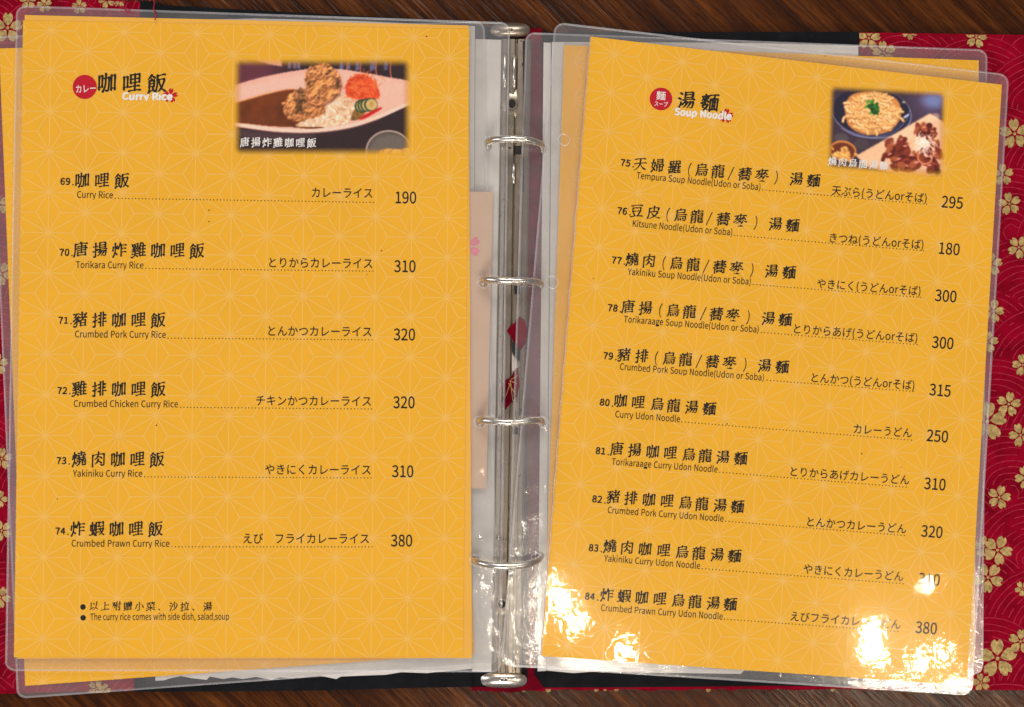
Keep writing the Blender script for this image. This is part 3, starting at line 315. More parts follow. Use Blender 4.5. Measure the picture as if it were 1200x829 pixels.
35910:(0,[[520,181,529,182,536,186,542,193,543,200,542,209,538,217,524,227,513,229,415,216,439,262,454,284,456,293,454,309,446,321,448,323,461,319,474,321,482,328,490,345,489,356,481,368,481,372,483,415,490,443,490,449,482,468,477,475,468,480,457,481,447,477,440,467,416,461,370,454,358,460,347,461,312,449,262,439,251,438,241,444,228,446,219,441,210,431,206,424,205,417,209,386,209,360,208,331,204,312,205,301,210,292,218,285,229,281,242,282,243,277,240,254,244,235,265,203,273,197,280,195,277,192,171,170,157,159,154,153,155,142,161,135,170,132,187,132,241,153,278,165,322,176,365,183,369,183,382,173,393,170,406,174,410,178,415,186,417,187,464,187],[296,197,304,206,306,215,301,230,298,249,292,261,285,271,268,284,263,290,253,295,255,301,307,320,364,331,400,333,439,331,447,323,445,321,435,326,424,326,417,323,404,311,401,303,397,278,368,209,301,197],[249,337,250,370,252,390,259,407,264,409,286,417,309,421,324,420,335,414,354,413,365,415,376,424,398,432,424,435,439,434,440,431,442,400,440,371],[506,507,516,507,525,511,530,519,532,528,528,539,522,547,513,552,502,554,344,531,184,499,177,496,168,489,163,480,165,471,172,463,179,460,196,460,276,490,311,499,350,507,419,512,460,511]]),
30382:(0,[[532,176,548,181,554,186,558,193,558,202,555,210,542,222,534,225,526,225,519,223,502,211,489,212,461,218,435,225,416,232,410,236,436,262,453,282,471,307,487,332,491,343,498,372,497,381,490,394,482,402,469,406,458,402,384,390,382,392,381,403,383,474,384,478,386,478,423,481,466,479,468,478,463,455,458,441,461,428,469,419,480,414,491,414,499,418,519,446,524,458,524,478,529,486,530,494,527,504,521,512,510,519,501,521,389,505,387,506,391,531,383,550,373,561,358,563,347,558,338,543,336,534,341,499,339,496,235,476,224,480,216,481,209,479,203,474,195,462,193,452,196,409,198,355,193,346,196,333,195,306,192,283,186,249,176,216,169,196,151,162,152,149,159,138,170,132,181,131,191,134,198,142,213,187,225,238,234,293,236,325,278,342,283,313,300,278,310,263,338,229,319,213,296,197,244,165,237,163,211,165,209,162,208,157,212,151,237,144,254,146,311,171,359,198,374,210,389,215,400,210,445,198,503,177,514,175],[377,267,341,292,319,313,306,331,301,348,310,352,338,357,351,346,366,343,373,345,379,349,383,354,386,363,388,363,440,362,440,358,432,341,413,310,391,280,380,267],[241,364,240,366,241,390,247,441,304,462,338,471,342,470,341,412,337,383]]),
20197:(0,[[308,164,317,164,326,167,354,186,378,205,414,243,436,273,440,270,480,210,488,201,501,196,514,195,525,199,532,207,534,214,533,223,525,240,451,293,456,311,471,347,486,395,501,480,508,534,502,554,497,559,489,565,481,566,472,564,460,552,456,545,443,416,432,363,420,324,416,303,407,293,399,279,376,244,351,214,313,182,298,182,293,179,291,175,294,168],[192,168,201,168,214,175,219,179,225,189,240,195,247,204,248,216,249,218,278,235,306,248,341,256,347,262,351,271,349,284,341,294,331,299,318,300,309,296,278,268,245,246,244,300,247,380,255,471,253,479,244,494,235,500,225,502,218,500,211,496,203,483,201,476,206,393,205,303,202,256,198,218,183,204,177,185,181,173],[370,394,380,395,387,398,391,402,394,409,394,420,381,452,365,474,343,489,335,498,326,501,319,500,314,492,313,474,316,461,322,447,331,432,346,417,354,403,361,397]]),
19978:(0,[[328,163,339,163,350,168,354,176,357,191,395,195,434,196,521,191,527,192,534,197,538,204,539,210,536,221,530,229,522,235,511,238,355,217,353,218,353,303,354,365,356,368,388,381,425,388,455,388,494,381,503,382,514,388,517,395,518,402,516,410,510,420,502,426,491,428,426,414,356,404,357,444,364,520,352,543,342,549,331,550,324,547,318,542,312,532,310,522,314,465,314,396,314,392,310,382,314,370,314,332,312,263,307,208,164,179,149,168,144,158,146,150,153,143,159,140,174,139,181,140,252,168,305,182,315,169]]),
38468:(0,[[445,154,459,154,472,158,497,172,503,177,506,182,510,209,509,300,512,434,515,435,528,432,536,434,545,439,549,448,548,461,541,471,531,478,516,479,515,481,521,545,519,553,511,568,500,576,487,578,476,572,468,560,466,551,470,468,418,459,377,456,370,454,364,448,366,458,394,516,397,532,393,549,385,560,370,565,364,564,357,561,348,551,344,544,336,514,322,469,315,434,314,432,294,426,281,413,271,391,269,363,259,378,259,382,293,477,297,498,294,511,283,521,266,526,257,524,240,515,221,510,212,518,204,523,193,523,184,518,175,506,168,490,173,475,176,409,174,246,167,145,172,131,181,123,193,120,204,122,213,129,217,141,214,218,228,215,247,217,264,226,275,236,283,251,287,272,287,309,278,344,280,345,290,340,301,339,310,343,317,351,318,346,316,266,310,167,315,154,328,145,343,144,354,150,358,157,360,163,356,252,359,399,356,419,357,424,359,427,370,419,391,417,430,434,469,441,471,425,469,304,466,246,463,216,461,211,458,210,419,206,409,207,403,203,401,199,402,190,421,166,434,157],[434,275,445,276,453,284,457,294,455,304,444,318,434,339,430,352,429,368,423,378,404,392,395,393,386,391,381,387,377,380,375,366,377,358,382,349,393,338,401,321,406,311,408,295,412,287,421,279],[233,262,216,261,214,263,218,399,219,375,224,363,238,343,247,311,245,275,239,264],[220,398,218,399,219,415,226,485,239,489,241,486,240,472]]),
36104:(0,[[180,125,191,128,200,136,203,143,205,159,217,181,227,192,231,199,232,211,228,228,222,236,212,242,217,246,239,249,250,248,253,246,245,242,242,237,238,218,239,205,246,187,265,166,274,161,285,159,296,163,302,170,304,177,304,183,294,213,284,225,266,237,267,239,275,239,284,242,291,248,293,253,294,260,290,321,296,333,297,345,303,338,323,327,314,314,311,302,316,272,317,255,314,245,317,234,316,208,311,180,314,170,321,161,334,156,347,157,356,163,361,173,365,176,390,186,415,191,441,193,464,191,477,182,488,180,499,181,508,188,512,198,514,205,512,214,507,222,507,240,507,247,512,254,514,261,513,270,508,280,514,323,508,337,492,352,494,353,509,351,517,354,523,360,527,369,534,379,535,388,531,414,531,443,533,477,539,507,536,517,527,533,519,539,507,543,506,561,502,568,496,574,487,578,479,578,472,576,459,568,454,560,452,544,441,516,439,513,428,512,413,515,408,527,402,536,384,550,377,558,368,561,360,557,357,553,358,546,354,532,355,501,341,499,330,502,320,500,313,494,301,477,307,440,308,389,305,368,296,358,295,347,291,355,292,402,292,404,299,412,302,421,301,430,294,442,301,497,300,505,290,521,279,529,266,530,257,525,248,512,210,503,206,504,197,515,188,519,175,518,167,512,159,499,157,492,162,457,163,413,162,368,157,332,159,317,164,309,166,282,165,267,158,259,157,252,161,241,173,231,182,226,178,216,179,203,176,193,168,176,155,161,153,151,155,140,161,133,170,127],[376,211,356,210,357,230,375,239,396,246,420,251,446,251,467,248,465,228,463,227,430,219],[360,267,360,275,366,293,378,300,400,307,422,311,445,312,465,309,466,286,423,276],[207,270,205,272,207,299,209,309,214,319,232,324,249,324,248,296,245,280,229,274],[353,327,344,330,349,335,352,343,368,348,388,348,415,337,394,332],[429,338,435,344,440,354,446,357,468,360,489,356,487,354,474,353,463,345],[436,382,436,399,449,391,464,391,472,396,489,416,485,395,482,393,464,386],[206,345,203,356,203,391,214,400,225,405,240,409,251,409,250,356,232,350],[349,370,348,377,348,402,351,400,358,388,365,383,375,379,389,379,373,374],[391,381,389,382,393,385,393,382],[394,430,382,445,358,463,360,468,366,471,379,464,393,465,396,441,395,432],[439,452,440,461,444,473,452,469,452,467],[489,470,487,476,481,482,483,485,490,483],[208,428,204,430,209,471,226,480,248,483,251,439,232,433]]),
23567:(0,[[341,145,353,147,362,153,367,165,370,183,369,270,372,392,376,455,382,514,379,525,370,541,359,548,349,549,342,547,337,543,329,530,327,523,331,459,331,381,329,259,324,196,318,186,300,178,281,174,264,185,251,187,233,181,229,175,228,170,229,163,233,158,252,147,284,149,321,154],[523,266,539,268,546,272,551,279,550,299,535,333,499,397,468,444,455,452,435,455,431,453,428,450,428,443,433,439,450,431,461,405,479,352,495,287,507,274],[180,219,193,221,203,230,235,316,259,385,261,388,279,399,284,407,289,423,288,432,282,442,271,447,260,448,241,440,222,418,218,410,211,376,198,331,178,285,156,249,156,238,161,229,169,222]]),
33756:(0,[[343,143,351,142,360,145,367,150,370,159,367,205,369,274,377,260,385,252,405,235,444,209,501,184,518,182,531,188,539,197,545,213,545,222,539,230,511,239,491,241,457,247,433,255,418,261,397,274,387,290,397,292,438,293,525,288,533,291,540,300,541,311,536,322,525,331,511,335,376,316,368,329,368,332,374,339,376,348,370,372,365,385,356,395,348,402,337,406,326,406,303,397,300,393,299,387,303,379,311,374,317,359,333,339,322,320,323,302,322,301,305,304,262,296,270,305,273,311,272,318,257,349,248,361,235,370,222,374,211,373,190,365,186,360,187,351,200,340,212,320,231,301,240,296,251,294,246,292,164,274,152,264,149,257,150,248,156,241,165,237,183,237,254,264,298,277,305,277,299,267,254,229,223,207,194,190,175,181,149,183,132,176,127,171,125,165,128,153,142,142,153,137,183,138,198,143,246,177,275,203,317,248,322,255,326,264,327,258,327,216,321,166,328,152],[451,346,459,347,503,395,525,406,534,421,535,428,532,437,528,443,515,450,518,460,519,466,516,475,509,483,496,490,475,492,464,492,444,486,444,490,449,506,479,506,527,501,538,504,546,512,548,523,543,536,532,545,517,549,443,539,435,551,431,563,424,567,418,568,410,563,408,556,399,546,394,533,391,532,303,516,297,522,296,529,292,534,286,538,279,538,272,534,270,527,255,506,177,490,170,487,159,476,158,465,163,457,172,452,187,451,196,453,254,476,258,467,260,451,269,440,236,430,199,422,182,424,167,418,161,408,164,398,171,391,181,386,190,384,207,385,275,412,312,424,366,437,407,444,470,451,483,448,485,444,467,429,459,407,445,361,445,352],[306,448,306,460,311,476,311,491,313,493,354,501,393,505,396,498,397,485,403,475,401,473,368,464]]),
27801:(0,[[195,128,209,130,217,137,221,146,221,157,227,173,254,226,280,265,282,275,279,293,272,301,262,307,253,307,247,305,231,291,225,267,213,236,198,204,173,166,171,152,174,142,183,133],[284,153,295,153,311,158,367,183,400,201,426,220,457,248,483,279,505,313,516,335,519,346,518,355,509,373,498,384,490,388,479,388,470,384,466,375,464,363,465,355,461,343,440,302,424,278,400,250,372,224,346,204,313,183,291,171,278,166,277,159],[399,288,408,288,415,291,420,297,423,304,420,362,420,420,423,480,430,530,428,541,419,557,409,564,396,566,390,563,385,559,377,547,375,540,380,489,381,423,379,365,373,315,376,304,381,296,389,290],[292,308,305,310,312,315,315,321,319,339,330,375,348,424,360,448,360,459,354,476,345,485,334,488,321,485,307,469,304,433,298,405,284,369,267,339,267,328,273,318,281,311],[523,378,531,378,540,381,544,385,549,392,551,399,550,408,542,425,529,443,490,488,475,493,451,488,449,482,453,475,473,469,487,429,492,405,497,394,509,383],[232,335,245,338,252,343,255,348,256,355,254,364,245,375,219,391,203,396,186,395,166,388,162,384,160,377,162,371,172,364,189,347,206,339],[256,457,269,458,278,463,282,471,282,482,279,490,273,496,259,503,242,515,221,521,201,519,190,513,182,502,175,497,174,486,181,479,187,477,198,479,224,465]]),
25289:(0,[[197,117,208,119,221,126,237,128,244,133,248,140,252,163,250,227,252,294,290,297,298,303,303,314,302,323,297,331,284,341,269,342,253,332,255,414,275,409,288,411,294,415,298,420,300,432,295,444,284,453,271,456,258,451,263,505,262,514,250,534,242,539,232,541,225,539,219,535,211,522,208,515,212,438,210,436,202,435,176,435,169,433,156,422,152,413,154,405,160,399,166,396,179,395,190,396,205,407,212,409,212,303,164,289,151,276,148,268,149,261,153,256,159,251,168,250,187,253,207,272,209,273,211,271,206,175,203,173,184,171,157,161,153,157,151,151,155,142,172,124,183,119],[439,178,449,177,458,180,463,185,467,195,469,196,534,189,544,195,549,205,548,214,545,222,537,230,528,235,517,236,472,227,469,228,489,324,512,410,511,421,503,438,493,445,483,447,476,446,470,443,461,432,458,425,457,387,445,316,433,261,420,219,344,206,292,199,285,196,277,189,272,180,273,171,280,164,287,161,302,159,308,160,337,173,367,183,417,193,419,193,428,183],[375,228,385,228,394,231,399,236,403,246,402,255,392,286,385,339,382,389,384,408,381,425,374,433,368,435,346,433,338,429,330,421,327,412,326,398,336,378,344,346,351,293,354,247,362,235],[521,458,535,458,541,462,546,467,548,481,540,496,529,503,518,504,477,496,440,490,443,501,442,512,443,521,439,540,426,556,416,562,405,565,381,560,377,556,377,549,384,539,387,522,399,497,413,485,321,472,307,462,303,455,304,446,310,438,318,434,333,433,340,434,388,454,429,463,474,464]]),
12289:(0,[[243,166,250,167,257,171,262,178,264,185,262,196,243,225,230,235,217,241,185,244,177,240,174,235,174,229,195,197,228,170]]),
47:(0,[[269,108,278,107,284,112,315,199,431,510,431,525,421,533,415,532,408,527,398,507,262,135,259,119,263,112]]),
40:(0,[[388,101,390,106,390,113,386,119,377,125,374,130,358,168,353,184,343,235,340,293,343,333,355,394,375,454,404,512,404,523,402,527,397,532,391,534,386,533,379,527,363,498,348,469,333,427,322,389,315,347,313,302,318,237,334,166,351,126,360,110,367,104]]),
41:(0,[[296,108,305,108,310,112,324,139,348,193,368,264,376,333,373,389,368,429,362,452,351,485,335,521,328,532,319,538,313,540,308,538,306,535,306,525,325,481,338,436,347,373,347,329,342,275,329,222,322,199,311,177,284,126,287,115]]),
48:(0,[[344,168,374,171,392,178,410,190,427,210,442,240,446,253,455,291,460,335,459,387,452,429,448,445,436,472,420,494,398,511,381,518,361,523,348,524,323,519,307,514,288,500,272,480,262,463,248,425,239,382,235,338,237,295,240,275,250,240,263,215,279,196,298,181,318,173],[324,236,319,240,314,248,305,284,302,333,303,360,309,394,320,429,330,447,346,462,367,466,378,464,381,460,386,454,393,434,397,400,397,365,390,318,378,277,368,257,359,246,344,237,331,235]]),
49:(0,[[309,173,342,173,363,176,430,176,442,181,447,188,449,195,449,204,444,215,437,224,428,231,413,236,381,235,385,286,396,387,397,467,391,490,386,498,376,507,363,512,349,510,344,505,340,496,311,498,284,492,267,483,261,472,264,456,276,443,302,433,327,429,322,253,320,239,293,239,266,236,248,228,239,219,238,208,244,195,256,184,280,175]]),
50:(0,[[251,166,266,164,286,167,313,164,344,166,378,171,431,169,445,174,452,184,453,195,449,208,440,219,428,227,415,230,377,228,342,231,375,263,418,318,438,353,447,380,449,391,451,420,448,445,443,458,434,474,423,490,407,503,390,512,372,518,357,521,334,521,300,515,289,510,262,494,247,476,245,465,250,454,258,444,269,439,298,437,310,440,332,452,348,455,366,455,377,451,380,445,383,431,382,407,376,385,369,369,350,338,324,304,272,255,259,233,234,223,219,213,215,208,213,202,214,193,221,179,233,170]]),
51:(0,[[324,168,347,167,376,171,393,177,410,187,427,201,435,213,445,233,451,257,449,289,443,309,430,332,409,351,428,369,438,385,443,398,449,429,448,449,443,465,431,487,409,508,381,522,355,527,323,526,303,521,291,516,264,500,252,484,249,474,252,463,259,454,267,447,278,444,303,445,333,457,351,460,373,459,384,455,387,440,385,427,382,417,374,407,367,401,348,391,337,381,308,378,289,369,283,362,281,353,286,338,298,326,324,316,349,316,378,300,381,293,383,277,381,264,376,251,366,240,353,230,328,224,301,227,285,235,265,248,251,252,242,252,233,247,228,242,225,233,226,224,229,215,235,206,243,198,282,177,304,170]]),
52:(0,[[386,177,394,176,403,178,410,183,414,190,418,260,419,262,446,260,457,263,466,271,469,284,466,298,455,311,440,319,424,322,431,394,433,465,439,478,437,490,430,501,421,508,403,512,392,518,381,519,370,514,363,503,350,496,341,487,323,463,260,362,244,342,237,327,225,318,222,306,225,295,237,277,246,270,256,264,274,259,294,258,356,258,353,215,355,204,359,195,367,186],[342,322,313,324,359,382,360,322,358,321]]),
53:(0,[[328,170,345,171,374,176,397,187,416,201,432,222,441,240,449,271,451,289,450,318,444,338,435,358,421,376,398,393,376,402,352,408,330,407,335,431,337,447,339,449,395,454,435,453,442,457,448,463,450,469,451,478,447,490,441,498,432,507,421,512,412,513,381,511,321,516,310,521,299,523,288,519,278,507,268,503,263,496,262,485,268,472,265,440,264,396,262,393,253,390,248,385,245,376,246,367,251,358,259,350,292,334,303,333,314,337,357,342,375,337,380,331,383,322,384,298,381,275,376,262,365,246,355,238,339,230,321,227,301,230,288,235,262,250,247,254,238,252,229,246,224,237,223,228,227,217,233,207,241,200,256,191,276,182,298,174]]),
54:(0,[[332,168,351,166,373,167,396,175,410,184,426,197,440,219,446,235,454,266,454,293,448,327,436,353,421,371,398,385,378,392,356,394,317,390,316,391,322,409,335,431,350,446,360,452,377,456,395,456,404,455,423,444,445,440,456,443,463,449,465,458,463,469,444,494,414,513,379,521,352,520,320,512,302,503,279,483,265,463,254,440,244,409,236,365,234,344,237,289,244,255,250,240,265,214,285,191,307,177],[332,228,322,234,310,253,305,280,305,306,322,315,348,333,370,336,383,335,391,324,395,300,393,284,385,257,375,242,362,232,348,227]]),
55:(0,[[329,168,340,167,349,169,356,173,361,181,366,231,378,284,394,324,404,344,431,394,454,429,462,465,459,487,454,498,446,507,432,515,419,518,377,518,308,523,261,520,240,510,235,498,235,490,239,481,253,468,275,459,301,457,337,456,382,460,384,458,361,423,343,387,334,365,319,311,306,251,300,210,300,197,304,188,311,179,320,172]]),
56:(0,[[334,168,353,166,373,168,403,177,422,188,438,203,448,217,454,233,459,260,457,284,452,302,443,320,424,342,435,356,444,370,455,402,457,431,448,465,435,486,422,499,409,509,381,521,348,524,321,520,297,510,279,494,266,476,257,449,256,423,264,393,283,365,261,344,249,328,240,309,234,277,235,260,241,237,249,221,262,205,277,191,292,181,309,174],[330,230,313,236,306,246,304,260,306,273,316,293,328,307,345,321,349,320,357,312,366,307,375,305,386,306,397,293,399,282,399,269,392,251,382,241,368,233,344,229],[359,382,344,393,324,394,319,402,316,414,317,425,323,440,337,453,351,458,366,459,380,457,384,454,387,443,387,429,380,409,374,398]]),
57:(0,[[319,170,338,170,369,177,395,191,416,212,429,233,444,269,453,304,458,353,459,385,456,416,446,454,435,474,418,495,392,513,370,521,343,525,319,523,303,518,284,508,271,496,257,478,250,465,243,445,238,414,239,385,246,358,259,333,275,315,304,298,332,290,349,289,370,293,386,299,387,298,375,269,365,253,351,239,335,231,317,228,301,230,277,243,264,247,251,244,241,235,239,226,240,215,244,206,252,196,272,184,289,176,302,172],[324,355,314,360,308,376,308,396,311,416,317,431,329,447,342,456,360,460,373,458,379,454,383,449,391,434,395,416,396,385,377,376,356,362,338,356]]),
46:(0,[]),
}
HEAD_GLYPHS = {
67:(638,[[283,153,326,158,350,166,365,174,393,193,401,201,407,213,407,229,401,243,391,255,377,264,362,267,352,267,341,263,312,241,293,233,275,230,258,232,245,242,236,260,231,293,233,333,240,359,247,378,261,403,268,411,277,419,297,432,318,440,331,441,366,432,376,433,398,437,407,441,413,446,418,455,420,464,417,477,411,487,382,510,357,521,331,527,292,527,255,516,229,503,207,486,186,464,169,438,157,412,148,381,143,345,144,294,150,264,159,234,180,201,192,188,224,165,248,157]]),
78:(723,[[200,142,213,143,226,148,235,156,241,168,243,179,242,253,249,321,292,259,317,212,333,195,361,182,384,177,395,179,404,183,412,189,417,197,425,213,428,227,425,285,434,391,434,460,432,490,422,518,413,530,400,539,381,542,366,536,358,528,346,502,340,427,343,330,342,326,312,385,288,428,269,455,253,470,247,485,237,495,220,502,210,502,201,500,192,495,186,486,164,471,155,460,152,449,157,430,154,360,157,334,161,257,157,181,162,166,172,155,185,146]]),
82:(635,[[387,159,401,161,414,168,423,180,426,193,423,209,415,222,404,233,388,240,356,305,376,323,392,342,400,357,408,380,412,405,411,429,406,451,398,470,388,484,373,496,352,508,331,514,307,517,279,515,231,505,216,512,203,513,195,512,186,507,180,501,175,490,167,481,162,466,154,456,152,444,153,433,158,423,156,367,161,257,157,187,162,168,177,153,196,145,215,146,224,149,233,156,239,165,243,177,241,228,243,271,246,273,268,278,270,277,282,257,314,216,328,192,337,181,345,174,358,167,373,161],[252,355,250,356,251,419,296,426,320,426,323,418,322,404,318,390,311,379,293,381,283,378,272,371,263,357]]),
83:(596,[[247,147,265,148,302,156,328,166,351,182,367,198,380,220,387,241,392,269,389,295,383,314,373,330,360,344,334,361,263,385,248,391,247,394,250,410,258,420,273,430,288,435,307,437,346,427,370,428,381,431,390,437,395,447,397,458,393,471,369,499,344,512,303,523,264,522,234,514,214,505,192,490,174,471,166,458,157,436,153,413,154,385,158,365,167,349,180,335,202,318,217,311,240,304,308,286,309,279,304,257,299,247,284,235,267,228,245,224,223,227,191,241,178,242,168,240,159,236,150,228,144,218,142,207,143,196,149,183,157,174,167,167,186,158,207,151]]),
99:(510,[[263,147,278,148,304,155,343,173,351,180,357,190,360,199,359,210,355,223,346,235,334,243,319,248,308,249,297,246,269,229,256,225,243,224,236,226,231,237,228,252,230,286,236,305,247,326,264,343,273,349,299,356,319,351,338,350,349,352,358,357,364,364,368,374,368,383,363,398,348,418,337,426,320,435,303,440,286,442,241,435,221,428,199,414,173,388,162,373,148,341,142,320,140,297,141,260,143,242,152,215,165,193,179,176,196,164,218,154,237,149]]),
100:(620,[[256,139,271,142,295,150,311,156,330,168,347,165,363,167,371,172,377,177,385,192,385,216,382,252,385,317,388,350,397,363,400,374,398,385,392,398,393,447,390,509,380,538,374,548,360,560,345,564,332,562,321,555,315,548,312,538,305,526,300,488,298,434,264,434,238,430,219,422,197,409,185,397,165,371,155,354,145,325,140,295,141,249,149,215,158,192,172,173,200,151,226,142],[241,217,236,217,233,222,228,243,230,279,235,298,247,320,260,336,273,344,284,346,297,345,300,343,301,325,301,254,262,224,245,217]]),
101:(554,[[283,149,313,156,347,170,357,177,365,187,368,198,367,211,362,224,347,240,336,245,325,248,308,246,271,228,254,224,245,224,236,227,230,235,310,256,323,259,343,256,358,261,373,278,379,289,383,312,381,349,374,377,362,400,347,417,327,432,305,440,286,443,254,441,225,433,209,424,197,415,179,398,167,383,156,363,149,346,143,320,140,297,129,284,126,274,127,266,132,253,144,240,150,222,160,201,171,186,188,169,207,158,234,149,263,147],[267,330,247,329,246,331,250,336,267,349,280,353,289,352,292,341,292,335,290,333]]),
105:(275,[[195,144,209,145,222,150,232,160,237,171,237,227,245,298,246,336,242,379,229,410,223,418,212,425,202,428,189,428,178,423,171,417,158,392,156,383,151,326,156,236,153,186,156,172,165,158,179,148]]),
108:(284,[[221,137,237,139,250,145,261,158,264,172,263,183,258,195,251,204,239,214,237,229,247,380,245,482,243,493,234,516,225,527,208,537,197,538,189,536,180,532,172,524,167,512,161,502,158,490,154,436,152,384,158,205,162,179,175,159,194,145]]),
111:(606,[[274,143,308,151,330,163,348,176,367,197,383,225,393,255,398,287,397,321,393,347,380,380,360,406,344,421,318,432,295,437,273,437,236,429,210,415,192,401,177,385,163,362,152,335,145,307,142,280,143,253,147,228,158,201,172,181,187,167,205,155,230,145,248,142],[247,229,241,229,237,232,228,246,225,274,226,290,230,308,243,335,254,346,269,355,293,358,301,345,305,321,301,287,296,271,287,254,275,241,262,233]]),
112:(620,[[236,82,235,151,237,153,267,150,293,152,326,165,345,179,367,203,381,225,392,253,401,288,403,317,399,354,390,382,382,398,368,418,351,431,323,443,301,446,282,444,258,439,238,431,221,421,197,400,186,398,177,391,164,378,158,368,151,360,145,347,146,334,152,322,150,268,154,167,151,95,153,82,158,71],[260,227,252,228,243,233,245,273,244,324,284,350,304,355,308,347,313,312,310,282,305,266,299,254,287,238,271,228]]),
114:(388,[[195,144,209,145,222,150,231,158,237,169,239,181,237,232,245,300,266,319,282,348,304,354,316,363,322,373,325,387,322,402,314,414,303,424,290,430,277,432,264,430,229,412,219,422,208,428,197,430,187,429,178,426,169,419,156,392,151,359,151,337,145,327,144,318,146,307,152,295,155,260,156,225,153,189,154,176,161,164,170,154,183,147]]),
117:(607,[[233,138,250,139,269,143,298,155,322,170,339,164,356,166,370,174,379,187,381,200,378,249,387,341,384,399,369,436,357,447,344,453,329,453,316,447,310,440,306,428,299,418,294,386,292,350,297,262,278,246,263,230,249,221,243,219,242,221,243,304,241,368,228,401,221,411,210,418,199,421,186,421,178,417,169,410,155,383,150,330,148,266,148,246,155,203,166,178,183,157,206,143]]),
121:(521,[[266,88,274,103,286,131,293,161,304,174,312,189,348,293,375,384,374,402,375,415,372,426,366,436,357,443,347,448,336,450,327,449,318,445,312,439,307,433,299,427,293,419,286,405,269,362,249,303,220,382,213,394,202,405,180,418,158,422,141,421,115,411,112,409],[178,116,167,119,154,118,144,115,133,107]]),
}
